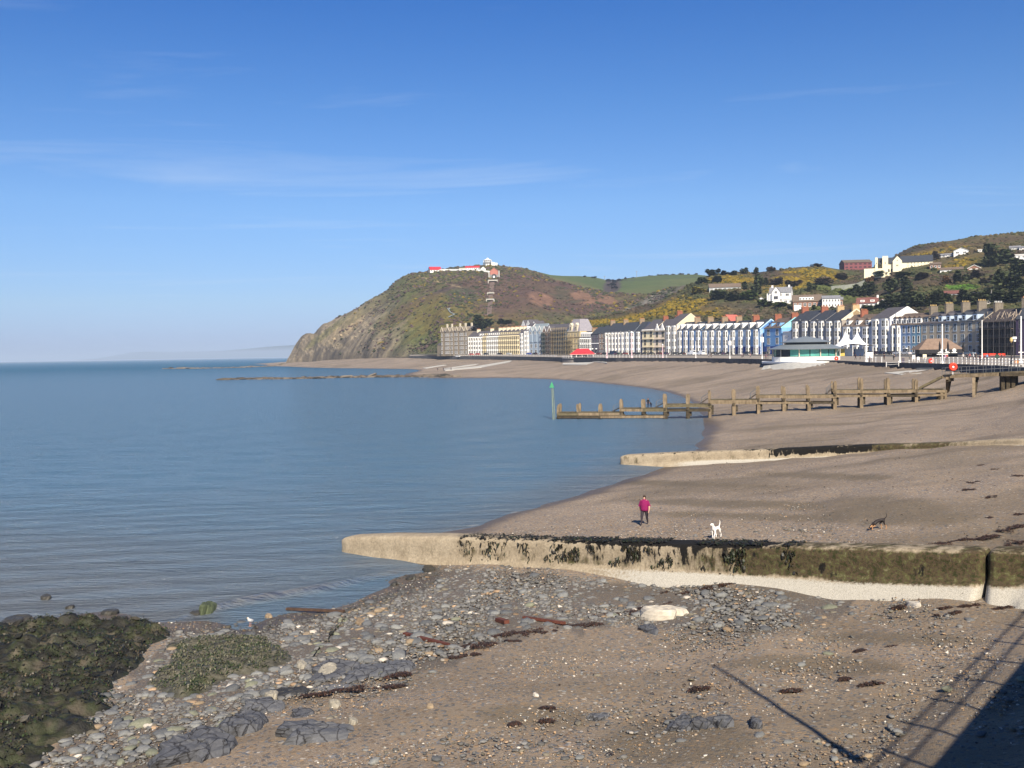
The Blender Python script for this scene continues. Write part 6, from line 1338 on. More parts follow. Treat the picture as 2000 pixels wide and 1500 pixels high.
def kiosk():
    D = pp(1836, 697).y; g0 = at(1836, 697, D); k = D / F; t = thing('seafront_kiosk', 'low dark kiosk with a brown hipped roof and three round white badges', 'kiosk', g0, R(-6)); w = 36 * k; e = 14.5 * k; r_ = 36 * k
    DK = M('dark_kiosk_wall', (.022,.020,.022), .6, .2)
    MB().box(-w * .92, w * .92, 0, 7, -.3, e).build('wall', DK, t); hp = MB()
    hp.add([(-w * 1.18, -1.4, e), (w * 1.18, -1.4, e), (w * 1.18, 8.4, e), (-w * 1.18, 8.4, e), (-w * .52, 3.2, r_), (w * .52, 3.2, r_), (w * .52, 3.8, r_), (-w * .52, 3.8, r_)], [(0, 1, 5, 4), (1, 2, 6, 5), (2, 3, 7, 6), (3, 0, 4, 7), (4, 5, 6, 7), (3, 2, 1, 0)]); hp.build('roof', M('brown_kiosk_roof', (.21,.145,.105), .85, .2, 1), t)
    MB().box(-w * 1.15, w * 1.15, -1.45, -1.40, e - 1.3, e).build('fascia', DK, t)
    for x in (-.05, .30, .66):
        o = MB().lathe([(.62, 0), (.62, .06)], 16).build('badge', WHITE, t, (x * w, -1.46, e - .35)); o.rotation_euler = (R(90), 0, 0)
        MB().box(x * w - .9, x * w + .9, -1.50, -1.455, e - 1.25, e - 1.0).build('sign_strip', WHITE, t)
    for x in (-.8, -.55, .25, .55, .8): window(t, x * w, -.01, .9, 1.3, 1.2, paint('grey_panel', (.35,.34,.33)))
kiosk()
for px, yt, yb, lb in [(1835.5, 667, 690, 'closed black parasol in front of the kiosk, left one'), (1851.5, 667, 690, 'closed black parasol in front of the kiosk, middle one'), (1881.5, 667, 690, 'closed black parasol right of the kiosk roof')]:
    D = pp(px, 699).y; g0 = at(px, 699, D); h_ = (700 - yt) * D / F; t = thing('parasol', lb, 'parasol', g0, 0, 'closed black parasols')
    MB().lathe([(.12, h_ * .38), (.34, h_ * .42), (.30, h_ * .75), (.06, h_)], 10).build('canopy', M('black_canvas', (.014,.014,.017), .8, .2), t); MB().tube((0, 0, 0), (0, 0, h_ * .5), .05).build('pole', POLE, t)
def shelter():
    D = 552; g0 = at(1138, 698.5, D); k = D / F; t = thing('seafront_shelter', 'low seafront shelter with a bright red hipped roof', 'shelter', g0, R(-12)); w = 24 * k
    RD = M('bright_red_roof', (.46,.03,.04), .6, .12, 1)
    b = MB(); b.add([(-w, -2.8, 6.8 * k), (w, -2.8, 6.8 * k), (w, 4.2, 6.8 * k), (-w, 4.2, 6.8 * k), (-w * .45, .5, 17.5 * k), (w * .45, .5, 17.5 * k), (w * .45, .9, 17.5 * k), (-w * .45, .9, 17.5 * k)], [(0, 1, 5, 4), (1, 2, 6, 5), (2, 3, 7, 6), (3, 0, 4, 7), (4, 5, 6, 7), (3, 2, 1, 0)]); b.build('roof', RD, t)
    MB().box(-w * .85, w * .85, 1.5, 1.8, 0, 6.8 * k).build('wall', paint('grey_screen', (.33,.38,.42)), t)
    MB().box(-w * .99, w * .99, -2.85, -2.81, 6.0 * k, 6.8 * k).build('fascia', paint('pink_fascia', (.70,.38,.33)), t)
    for x in (-.9, -.45, 0, .45, .9): MB().tube((x * w, -2.5, 0), (x * w, -2.5, 6.6 * k), .14, n=6).build('post', WHITE, t)
shelter()

# ================================================================== RAILINGS, POLES, LAMPS, SIGNS
RAILP = MB().tube((0, 0, 0), (0, 0, 1.15), .085, .075, 5).lathe([(.13, 1.13), (.15, 1.22), (.03, 1.32)], 5).mesh('post', WHITE)
def railing(label, px0, px1, step, off=.5, h=1.15, name='promenade_railing', pline=None, rails=2):
    t = thing(name, label, 'railing', group='white promenade railings'); a0, a1 = ray(px0, 700).x, ray(px1, 700).x; n_ = 400
    if pline: P_ = [Vector(q) for q in pline]
    else:
        az_ = np.linspace(a0, a1, n_); P_ = [Vector((a * (edgeD(a) + off), edgeD(a) + off, float(edgeZ(a)) + .04)) for a in az_]
    s = np.r_[0, np.cumsum([(P_[i + 1] - P_[i]).length for i in range(len(P_) - 1)])]; m_ = max(1, int(s[-1] / step)); Q = []
    for i in range(m_ + 1):
        u = s[-1] * i / m_; Q.append(Vector([float(np.interp(u, s, [p[j] for p in P_])) for j in range(3)]))
    for q in Q: place('post', RAILP, t, q, 0, (1, 1, h / 1.15))
    for hh in ([h * .92, h * .5] if rails == 2 else [h * .95, h * .65, h * .35]):
        b = MB()
        for a, b_ in zip(Q, Q[1:]): b.beam(a + Vector((0, 0, hh)), b_ + Vector((0, 0, hh)), .06, .06)
        b.build('rail', WHITE, t)
railing('white railing along the top of the far sea wall below the long terrace', 845, 1086, 4.2)
railing('white railing on the wall right of the red roofed shelter', 1150, 1302, 3.2)
railing('white railing round the red shelter bastion', 1098, 1150, 3.0, pline=[at(px, 699.3, 541 + 16 * (2 * (px - 1098) / 52 - 1) ** 2) for px in range(1098, 1151, 4)])
railing('white railing down the beach ramp left of the lifebuoy', 1731, 1795, 2.4, pline=[at(1731, 717, 224), at(1760, 715, 222), at(1784, 712.5, 219), at(1822, 709, 212)], h=1.05)
railing('white railing in front of the kiosk and the right flagpoles', 1828, 2030, 2.0, off=.6)
railing('short white railing beside the tent', 1690, 1722, 2.4, off=2)
def pole(px, yt, yb, D, r_, label, nm='flagpole', grp='white flagpoles on the promenade', cross=None, lamp=False, sign=False, mat=None):
    h0 = hit(bvh_prom, px, yb); D = h0.y if h0 is not None else D; g0 = at(px, yb, D); h_ = (yb - yt) * D / F; t = thing(nm, label, nm.replace('_', ' '), g0, 0, grp)
    MB().tube((0, 0, 0), (0, 0, h_), r_, r_ * .75, 8).build('pole', mat or WHITE, t); MB().lathe([(r_ * 1.8, 0), (r_ * 1.8, .5), (r_, .9)], 8).build('base', mat or WHITE, t)
    if cross: MB().beam((-cross, 0, h_ * .26), (cross, 0, h_ * .26), .12, .14).build('cross_arm', WHITE, t)
    if lamp: MB().lathe([(.1, h_ - .1), (.35, h_ + .15), (.3, h_ + .5), (.05, h_ + .75)], 8).build('lamp_head', WHITE, t)
    if sign: MB().box(-.45, .55, -.22, -.14, h_ * .58, h_ * .76).build('sign', WHITE, t)
    MB().lathe([(.14, h_), (.16, h_ + .12), (.03, h_ + .25)], 6).build('finial', mat or WHITE, t) if not lamp else None
    return t
pole(1757.5, 642, 710, 226, .15, 'white flagpole in front of the teal house, left of the kiosk')
pole(1840.5, 635, 712, 205, .15, 'white flagpole with a short cross arm in front of the kiosk roof', cross=1.2)
pole(1918, 627, 700, 228, .17, 'white flagpole at the left edge of the dark scaffolded building')
pole(1994, 620, 712, 200, .17, 'white flagpole near the right edge of the picture', cross=.5)
pole(1692.5, 650, 709, 245, .14, 'white flagpole standing right of the tent over the white sign board')
pole(1488.5, 645, 701, 335, .13, 'white pole with a round sign at the left end of the bandstand wall', sign=True, nm='sign_pole', grp='poles with signs on the promenade')
pole(1425.5, 655, 700.5, 352, .13, 'white pole with a square sign in front of the blue terrace', sign=True, nm='sign_pole', grp='poles with signs on the promenade')
pole(1359, 668, 700.5, 388, .13, 'white pole beside the people left of the white van', nm='sign_pole', grp='poles with signs on the promenade')
pole(1185.5, 660, 699.5, 470, .24, 'pinkish lamp post right of the red shelter', nm='lamp_post', grp='lamp posts on the promenade', lamp=True, mat=paint('pink_lamp_post', (.75,.52,.55)))
pole(1234, 650, 699, 438, .24, 'pinkish lamp post in front of the blue grey house', nm='lamp_post', grp='lamp posts on the promenade', lamp=True, mat=MATS['pink_lamp_post'])
pole(1294.5, 675, 699, 415, .2, 'pinkish post in front of the cream hotel', nm='lamp_post', grp='lamp posts on the promenade', lamp=True, mat=MATS['pink_lamp_post'])
pole(1749.5, 612, 697, 295, .10, 'thin dark lamp column in front of the tall white gable', nm='lamp_post', grp='lamp posts on the promenade', lamp=False, mat=M('dark_blue_column', (.05,.07,.12), .5, .1))
pole(856.5, 676, 695, 842, .18, 'thin pale post at the left end of the stone hall', nm='lamp_post', grp='lamp posts on the promenade', lamp=True)
t = pole(1975, 673, 712, 212, .10, 'dark lamp post with a warm lantern in front of the scaffolding', nm='lamp_post', grp='lamp posts on the promenade', mat=M('black_iron', (.02,.02,.022), .5, .1))
MB().lathe([(.1, 4.2), (.28, 4.5), (.24, 4.9), (.05, 5.15)], 8).build('lantern', POT, t)
t = thing('flood_light', 'cluster of white floodlights on a dark bracket against the scaffolding', 'lamp', pp(1981, 704)); MB().tube((0, 0, 0), (0, 0, 5.6), .09).build('pole', MATS['black_iron'], t)
MB().box(-.55, .45, -.3, .1, 5.2, 5.75).build('lamp_box', WHITE, t); MB().box(-.2, .25, -.3, .1, 4.6, 5.0).build('lamp_box', WHITE, t)
# boards, bins, lifebuoys
def board(px, yt, yb, D, wpx, label, mat, name='sign_board', legs=True, cat='sign', grp=None):
    h0 = hit(bvh_prom, px, yb); D = h0.y if h0 is not None else D; g0 = at(px, yb, D); k = D / F; h_ = (yb - yt) * k; w = wpx * k / 2; t = thing(name, label, cat, g0, R(-5), grp)
    MB().box(-w, w, -.05, .05, h_ * (.4 if legs else 0), h_).build('panel', mat, t)
    if legs:
        for x in (-w * .8, w * .8): MB().box(x - .05, x + .05, -.04, .04, 0, h_ * .4 - .004).build('leg', WHITE, t)
    return t
board(1698, 688, 706, 250, 14, 'big white sign board at the foot of the flagpole by the tent', WHITE)
board(1784.5, 694, 706, 222, 5.5, 'taller white notice board left of the kiosk', WHITE)
board(1793.5, 697, 707, 220, 4.5, 'smaller white notice board left of the kiosk', WHITE)
board(1985.5, 704, 717, 192, 7, 'orange brown notice board behind the right railing', paint('orange_brown_board', (.45,.19,.06)))
board(1806, 692, 702, 228, 7, 'cream framed menu board in front of the kiosk', CREAM)
board(1764, 699, 709, 224, 5, 'dark purple bin beside the left flagpole', P_PURP, 'litter_bin', False, 'bin')
board(1947.5, 692.5, 701, 232, 7, 'dark green litter bin before the orange barriers', M('dark_green_bin', (.03,.06,.045), .6, .2), 'litter_bin', False, 'bin')
ORG = M('orange_red_plastic', (.70,.055,.025), .5, .06)
def lifebuoy(px, py, D, r_, label, on=None):
    p_ = at(px, py, D); t = thing('lifebuoy', label, 'lifebuoy', p_, R(-6), 'red lifebuoys on the railings'); b = MB(); prof = []; n_, m_ = 20, 8
    V = [((r_ * .68 + r_ * .32 * math.cos(v)) * math.cos(u), r_ * .32 * math.sin(v), (r_ * .68 + r_ * .32 * math.cos(v)) * math.sin(u)) for u in [2 * math.pi * i / n_ for i in range(n_)] for v in [2 * math.pi * j / m_ for j in range(m_)]]
    b.add(V, [(i * m_ + j, i * m_ + (j + 1) % m_, ((i + 1) % n_) * m_ + (j + 1) % m_, ((i + 1) % n_) * m_ + j) for i in range(n_) for j in range(m_)]); b.smooth = True; b.build('ring', ORG, t)
    o = MB().lathe([(r_ * .62, 0), (r_ * .62, .08)], 16).build('backing', ORG, t, (0, .06, 0)); o.rotation_euler = (R(90), 0, 0)
    o = MB().lathe([(r_ * .25, 0), (r_ * .25, .06)], 12).build('centre_disc', WHITE, t, (0, -.06, 0)); o.rotation_euler = (R(90), 0, 0)
    MB().tube((0, .14, -r_ * 1.8), (0, .14, r_), .06).build('post', WHITE, t)
lifebuoy(1861.5, 716.5, 149.2, .66, 'big orange red lifebuoy on the raised walkway railing')
lifebuoy(1818.5, 705, 214, .62, 'red lifebuoy on the promenade railing left of the kiosk')
lifebuoy(1633.5, 700, 283, .62, 'small red lifebuoy on the white wall of the bandstand')
for px, lb in [(1926, 'left orange barrier in front of the dark scaffolding'), (1938, 'middle orange barrier in front of the dark scaffolding'), (1956, 'right orange barrier in front of the dark scaffolding')]:
    g0 = at(px, 696, pp(px, 696).y); t = thing('road_barrier', lb, 'barrier', g0, R(-8), 'orange barriers'); w = 1.1
    MB().box(-w, w, -.06, .06, .45, 1.0).build('panel', ORG, t)
    for x in (-w, w): MB().box(x - .06, x + .06, -.25, .25, 0, 1.0).build('leg', ORG, t)
    MB().box(-w * .9, w * .9, -.03, .03, .15, .25).build('rail', ORG, t)
# ================================================================== PEOPLE AND ANIMALS
def skin(verts, edges, radii, sub=1, root=0):
    """grow one continuous surface round a skeleton"""
    me = bpy.data.meshes.new('skel'); me.from_pydata(verts, edges, []); o = bpy.data.objects.new('skel', me); COL.objects.link(o)
    md = o.modifiers.new('s', 'SKIN'); md.use_smooth_shade = True
    sv = me.skin_vertices[0].data
    for i, r in enumerate(radii):
        sv[i].radius = r if isinstance(r, tuple) else (r, r); sv[i].use_root = (i == root)
    if sub: m2 = o.modifiers.new('u', 'SUBSURF'); m2.levels = sub; m2.render_levels = sub
    dg = bpy.context.evaluated_depsgraph_get(); out = bpy.data.meshes.new_from_object(o.evaluated_get(dg)); bpy.data.objects.remove(o); bpy.data.meshes.remove(me)
    return out
SKIN = M('skin', (.52,.30,.22), .6, .06, 3); SHOE = M('dark_shoe', (.05,.04,.04), .7, .1)
def hand(sx, w, fwd):
    """a curled hand below a wrist: palm and five fingers, as extra skeleton"""
    V, E, Rr = [], [], []
    return V, E, Rr
def person_mesh(pose='walk', sub=1, stocky=1.0):
    """1.65 m figure facing -y; zones are painted by height and side afterwards"""
    k = stocky; V = [(0,0,.92),(0,-.01,1.10),(0,0,1.28),(0,.01,1.42),(0,.0,1.475),(0,-.01,1.55),(0,-.012,1.63)]
    Rr = [(.155*k,.115*k),(.15*k,.115*k),(.165*k,.115*k),(.12*k,.085*k),(.06,.06),(.088,.105),(.075,.09)]
    E = [(0,1),(1,2),(2,3),(3,4),(4,5),(5,6)]
    st = {'walk': ((-.27, .05, .06), (.24, .02, .10)), 'stand': ((-.02, .0, .0), (.03, .0, .0)), 'bend': ((0, 0, 0), (.05, 0, 0))}[pose]
    for sgn, (fy, kb, lift) in ((-1, st[0]), (1, st[1])):
        b = len(V); V += [(sgn*.095*k, 0, .84), (sgn*.10*k, fy*.45 - .03, .48), (sgn*.10*k, fy + kb*.5, .09 + lift*.2), (sgn*.11*k, fy - .13, .045 + lift*.1)]
        Rr += [(.10*k,.10*k), (.068*k,.068*k), (.045,.045), (.042,.032)]; E += [(0, b), (b, b+1), (b+1, b+2), (b+2, b+3)]
        sw = -fy * .55
        b = len(V); V += [(sgn*.185*k, .01, 1.37), (sgn*.245*k, .02 + sw*.3, 1.12), (sgn*.255*k, -.03 + sw, .89), (sgn*.25*k, -.05 + sw*1.1, .82)]
        Rr += [(.062*k,.062*k), (.048*k,.048*k), (.030,.030), (.034,.020)]; E += [(3, b), (b, b+1), (b+1, b+2), (b+2, b+3)]
        pb = b + 3; px_, py_, pz_ = V[pb]
        for q, (dy_, ln) in enumerate(((-.026, .070), (-.009, .082), (.009, .078), (.026, .062))):
            b = len(V); V += [(px_, py_ + dy_, pz_ - .035), (px_ - sgn*.012, py_ + dy_ - .006, pz_ - .035 - ln)]; Rr += [(.010,.010), (.008,.008)]; E += [(pb, b), (b, b+1)]
        b = len(V); V += [(px_ - sgn*.012, py_ - .045, pz_ - .02), (px_ - sgn*.02, py_ - .058, pz_ - .06)]; Rr += [(.011,.011), (.009,.009)]; E += [(pb, b), (b, b+1)]
    if pose == 'bend':
        c, s = math.cos(R(55)), math.sin(R(55))
        V = [(x, y, z) if z < .93 and abs(x) < .2 else (x, y * c - (z - .92) * s, .92 + (z - .92) * c + y * s) for x, y, z in V]
    # nose
    b = len(V); V += [(0, V[5][1] - .10, V[5][2] + .0)]; Rr += [(.014,.014)]; E += [(5, b)]
    return skin(V, E, Rr, sub)
PM = {(p, s): person_mesh(p, 1, s) for p in ('walk', 'stand', 'bend') for s in (1.0,)}
PM[('walk', 1.22)] = person_mesh('walk', 2, 1.22)
def face_marks():
    b = MB(); 
    for sx in (-.030, .030): b.add([(sx - .012, -.088, 1.545), (sx + .012, -.088, 1.545), (sx + .012, -.088, 1.557), (sx - .012, -.088, 1.557)], [(0, 1, 2, 3)])
    return b
def person(label, p, rz, top, legs, h=1.68, pose='stand', stocky=1.0, sleeve=.90, hair=(.04,.028,.02), grp=None, extra=None):
    t = thing('person', label, 'person', p, rz, grp); s = h / 1.70; src = PM[(pose, stocky)]; me = src.copy(); me.materials.clear()
    mt = M('cloth_%02x%02x%02x' % tuple(int(255 * q) for q in top), top, .85, .12, 6); ml = M('cloth_%02x%02x%02x' % tuple(int(255 * q) for q in legs), legs, .85, .12, 6)
    for q in (mt, ml, SKIN, SHOE): me.materials.append(q)
    mi = []
    for f in me.polygons:
        c = f.center
        if pose == 'bend':
            z = c.z; head = c.y < -.45
            mi.append(2 if head else 0 if z > .86 and abs(c.x) < .3 else 3 if z < .09 else 1)
        else:
            arm = abs(c.x) > .175 * stocky and c.z < 1.33
            if c.z < .10: mi.append(3)
            elif arm: mi.append(2 if c.z < sleeve * 1.12 else 0)
            elif c.z < .90: mi.append(1)
            elif c.z < 1.455: mi.append(0)
            else: mi.append(2)
    me.polygons.foreach_set('material_index', mi); me.update()
    place('body', me, t, None, 0, (s, s, s))
    if pose != 'bend':
        hb = MB(); hb.lathe([(.078, 1.50), (.094, 1.56), (.098, 1.62), (.085, 1.68), (.05, 1.715), (.005, 1.725)], 12)
        hb.v = [(x * .96, max(y + .03, -.012) if z < 1.625 else max(y + .02, -.062), z) for x, y, z in hb.v]; hb.smooth = True
        o = hb.build('hair', M('hair_%02x' % int(hair[0] * 255), hair, .8, .15, 8), t); o.scale = (s, s, s)
    return t
# the walker
w0 = gp(1259, 1025)
wk = person('person in a magenta jumper and dark trousers walking on the sand behind the near groyne', w0, R(-22), (.21,.010,.080), (.035,.028,.035), 1.66, 'walk', 1.22, 1.0)
jm = MB(); jm.lathe([(.225, .80), (.24, .90), (.235, 1.10), (.225, 1.26), (.185, 1.37), (.12, 1.44), (.095, 1.475)], 16); jm.v = [(x, y * .68, z) for x, y, z in jm.v]; jm.smooth = True
jm.build('jumper', bpy.data.materials['cloth_xx'] if 'cloth_xx' in bpy.data.materials else M('magenta_jumper', (.21,.010,.080), .85, .15, 8), wk)
for sgn in (-1, 1): MB().tube((sgn * .165, .01, 1.355), (sgn * .30, .02, 1.05), .088, .072, 10).build('sleeve', M('magenta_jumper', (.21,.010,.080), .85, .15, 8), wk)
fm = face_marks(); fm.build('eyes', M('eye_dark', (.03,.02,.02), .4, .05), wk)
# pair on the jetty
jz0 = JL.y + jd.y * jpos(1266)
pj = at(1266, 797.3, jz0 + 1.0)
person('person in a black coat standing on the jetty beside the wooden posts', pj, R(20), (.012,.012,.016), (.02,.03,.06), 1.72, 'stand')
pj2 = at(1271.5, 797.3, jz0 + 1.4)
person('smaller person in dark blue bending down behind the black coated one on the jetty', pj2, R(-60), (.015,.02,.035), (.02,.03,.07), 1.45, 'bend')
# three on the far slipway
for px, lb in [(855, 'dark figure at the water end of the far slipway, leftmost'), (866, 'dark figure on the far slipway, middle of three'), (881, 'dark figure on the far slipway, rightmost of three')]:
    g = hit(bvh_beach, px, 724.5 - (px - 855) * .03) or at(px, 724, 690); person(lb, g, rnd.uniform(-1, 1), (.02,.02,.025), (.02,.02,.025), 2.1, 'walk', grp='three figures on the far slipway')

def dog(label, px, py, rz, h, col, tan, pose):
    """standing dog facing +x; joints: shoulder, elbow, wrist / hip, knee, hock"""
    g = gp(px, py); t = thing('dog', label, 'dog', g, rz)
    V = [(-.28,0,.50),(-.10,0,.48),(.10,0,.485),(.25,0,.52)]; Rr = [(.085,.095),(.088,.10),(.105,.125),(.09,.11)]; E = [(0,1),(1,2),(2,3)]
    if pose == 'sniff': V = [(-.28,0,.56),(-.10,0,.53),(.10,0,.47),(.25,0,.42)]; hd = [(.36,0,.33),(.44,0,.20),(.53,0,.12),(.62,0,.055)]
    else: hd = [(.34,0,.64),(.40,0,.74),(.47,0,.765),(.575,0,.735)]
    b = len(V); V += hd; Rr += [(.065,.075),(.062,.066),(.058,.058),(.026,.026)]; E += [(3,b),(b,b+1),(b+1,b+2),(b+2,b+3)]
    for sgn in (-1, 1):       # ears
        e = len(V); q = hd[1]; V += [(q[0] - .03, sgn * .055, q[2] + .05), (q[0] - .05, sgn * .085, q[2] + (.02 if pose == 'sniff' else -.03))]; Rr += [(.022,.022),(.012,.012)]; E += [(b+1, e), (e, e+1)]
    sp_ = .06 if pose == 'sniff' else .02
    for sgn in (-1, 1):
        e = len(V); z0 = V[3][2]; f = .10 * sgn * (1 if pose != 'sniff' else .6) ; V += [(.24, sgn*.085, z0 - .10), (.21 + f*.3 + sp_, sgn*.09, z0 * .52), (.24 + f + sp_*2, sgn*.09, .17), (.24 + f + sp_*2.2, sgn*.09, .025), (.285 + f + sp_*2.2, sgn*.09, .02)]
        Rr += [(.052,.055),(.034,.036),(.024,.024),(.024,.024),(.022,.018)]; E += [(3,e)] + [(e+i,e+i+1) for i in range(4)]
        e = len(V); z0 = V[0][2]; f = -.09 * sgn; V += [(-.28, sgn*.08, z0 - .10), (-.20 + f, sgn*.09, z0 * .58), (-.34 + f, sgn*.09, .19), (-.31 + f, sgn*.09, .025), (-.265 + f, sgn*.09, .02)]
        Rr += [(.062,.075),(.042,.046),(.023,.023),(.023,.023),(.022,.018)]; E += [(0,e)] + [(e+i,e+i+1) for i in range(4)]
    e = len(V); z0 = V[0][2]; V += [(-.38, 0, z0 + .04), (-.48, 0, z0 + .16), (-.49, 0, z0 + .30), (-.42, 0, z0 + .37)]; Rr += [(.03,.03),(.022,.022),(.017,.017),(.010,.010)]; E += [(0,e)] + [(e+i,e+i+1) for i in range(3)]
    me = skin(V, E, Rr, 1, 1); me.materials.append(col); me.materials.append(tan)
    me.polygons.foreach_set('material_index', [1 if (f.center.z < .27 and not (pose == 'sniff' and f.center.x > .42 and f.center.z > .09 and abs(f.center.y) < .05)) else 0 for f in me.polygons]); me.update()
    s = h / .62; place('body', me, t, None, 0, (s, s, s))
    hn_ = V[b+3]; MB().lathe([(.005, -.02), (.02, 0), (.005, .02)], 6).build('nose', SHOE, t, (hn_[0] * s + .02, 0, hn_[2] * s))
    return t
WD = M('white_dog_coat', (.80,.77,.72), .8, .06, 8); BD = M('black_dog_coat', (.022,.017,.017), .6, .2, 8); TD = M('tan_dog_leg', (.40,.22,.11), .8, .15, 8)
dog('white short haired dog with a raised curled tail, standing just behind the near groyne', 1398, 1051, R(-128), .62, WD, WD, 'stand')
dog('black and tan dog sniffing the sand with its tail up', 1716, 1034, R(188), .52, BD, TD, 'sniff')
# gull
def gull():
    g = gp(489, 1224); t = thing('gull', 'white gull standing at the water edge above the cobbles', 'gull', (g.x, g.y, max(g.z, .02)), R(-110)); s = 1.0
    V = [(-.16,0,.20),(-.05,0,.235),(.07,0,.27),(.13,0,.345),(.155,0,.395),(.185,0,.40)]; me = skin(V, [(i,i+1) for i in range(5)], [(.025,.02),(.075,.07),(.075,.075),(.045,.045),(.042,.042),(.02,.02)], 1, 1); me.materials.append(WHITE); place('body', me, t)
    GW = M('pale_grey_wing', (.62,.62,.62), .7, .08, 6)
    for sgn in (-1, 1): MB().add([(.08, sgn*.075, .29), (-.06, sgn*.082, .28), (-.24, sgn*.03, .20), (-.05, sgn*.085, .20), (.07, sgn*.078, .22), (.08, sgn*.06, .29), (-.06, sgn*.065, .285), (-.24, sgn*.02, .205), (-.05, sgn*.06, .20), (.07, sgn*.06, .22)], [(0,1,2,3,4),(9,8,7,6,5),(0,5,6,1),(1,6,7,2),(2,7,8,3),(3,8,9,4),(4,9,5,0)]).build('wing', GW, t)
    MB().lathe([(.014, 0), (.012, .03), (.002, .055)], 6).build('beak', M('yellow_beak', (.65,.42,.05), .5, .05), t, (.195, 0, .40)).rotation_euler = (0, R(95), 0)
    for sgn in (-1, 1): MB().tube((0, sgn*.03, .19), (0, sgn*.03, 0), .008, .007, 5).box(-.01, .05, sgn*.03 - .018, sgn*.03 + .018, 0, .008).build('leg', M('pink_leg', (.55,.30,.25), .6, .05), t)
gull()
# strollers along the promenade: column, foot row, clothes
PR = [(1727,703,'stand',(.03,.02,.03),(.02,.02,.025),'person in black standing alone on the open promenade left of the ramp'),(1745.5,704,'bend',(.03,.035,.05),(.02,.02,.03),'person crouching on the promenade beside the left flagpole'),
 (1699,710,'stand',(.09,.02,.05),(.02,.02,.03),'person in dark red at the foot of the white sign board'),(1671,703,'walk',(.04,.02,.03),(.02,.02,.03),'person in brown under the tent'),(1680,702,'stand',(.03,.04,.06),(.02,.02,.03),'person in navy beside the tent post'),
 (1449,698.5,'walk',(.10,.03,.08),(.02,.02,.03),'person in plum walking before the bright blue house'),(1452,698.5,'walk',(.03,.02,.03),(.02,.02,.03),'person in black beside the plum coated walker'),(1465.5,698.5,'walk',(.55,.30,.32),(.03,.03,.04),'person in a pink top walking before the end blue house'),
 (1384.5,698.5,'walk',(.30,.33,.36),(.02,.02,.03),'person in grey beside the white van'),(1389,698.5,'walk',(.02,.02,.025),(.02,.02,.03),'person in black beside the white van'),(1359,699,'walk',(.55,.50,.48),(.30,.28,.28),'person in white by the pole left of the van'),
 (1496,702,'stand',(.16,.07,.10),(.03,.03,.04),'person in maroon at the left end of the bandstand wall'),(1500,702,'stand',(.05,.05,.06),(.03,.03,.04),'person in dark grey at the left end of the bandstand wall'),
 (1901,703,'stand',(.55,.58,.60),(.03,.03,.05),'person in a pale grey top right of the kiosk'),(1906,704,'stand',(.02,.02,.03),(.02,.02,.03),'person in black right of the kiosk'),(1914.5,709,'walk',(.07,.02,.03),(.02,.02,.03),'person in dark red at the foot of the third flagpole'),(1922,708,'walk',(.12,.02,.03),(.02,.02,.03),'person in crimson right of the third flagpole'),
 (1928,704,'stand',(.20,.32,.50),(.03,.03,.05),'person in light blue beyond the right railing'),(1956,706,'walk',(.02,.02,.025),(.02,.02,.03),'person in black in front of the orange barriers'),(1976,711,'stand',(.03,.035,.05),(.02,.02,.03),'person in navy beside the orange brown board'),(1846,707,'stand',(.40,.24,.36),(.05,.05,.07),'person in lilac before the kiosk'),(1849,704,'stand',(.50,.10,.06),(.03,.03,.04),'person in red before the kiosk'),
 (1881,703,'stand',(.58,.55,.50),(.03,.03,.05),'person in cream right of the kiosk corner'),(1889,704,'walk',(.03,.03,.04),(.02,.02,.03),'person in charcoal between the kiosk and the third flagpole'),(1894,702,'stand',(.30,.10,.10),(.02,.02,.03),'person in brick red between the kiosk and the third flagpole'),(1777,704.5,'stand',(.10,.11,.11),(.10,.10,.10),'person in grey near the notice boards'),(1991,694,'stand',(.50,.16,.18),(.02,.02,.03),'person in coral at the dark building')]
for px, yb, pose, tp, lg, lb in PR:
    g = pp(px, yb); person(lb, g, rnd.uniform(-2.5, 2.5), tp, lg, rnd.uniform(1.62, 1.8), pose, grp='people on the promenade')

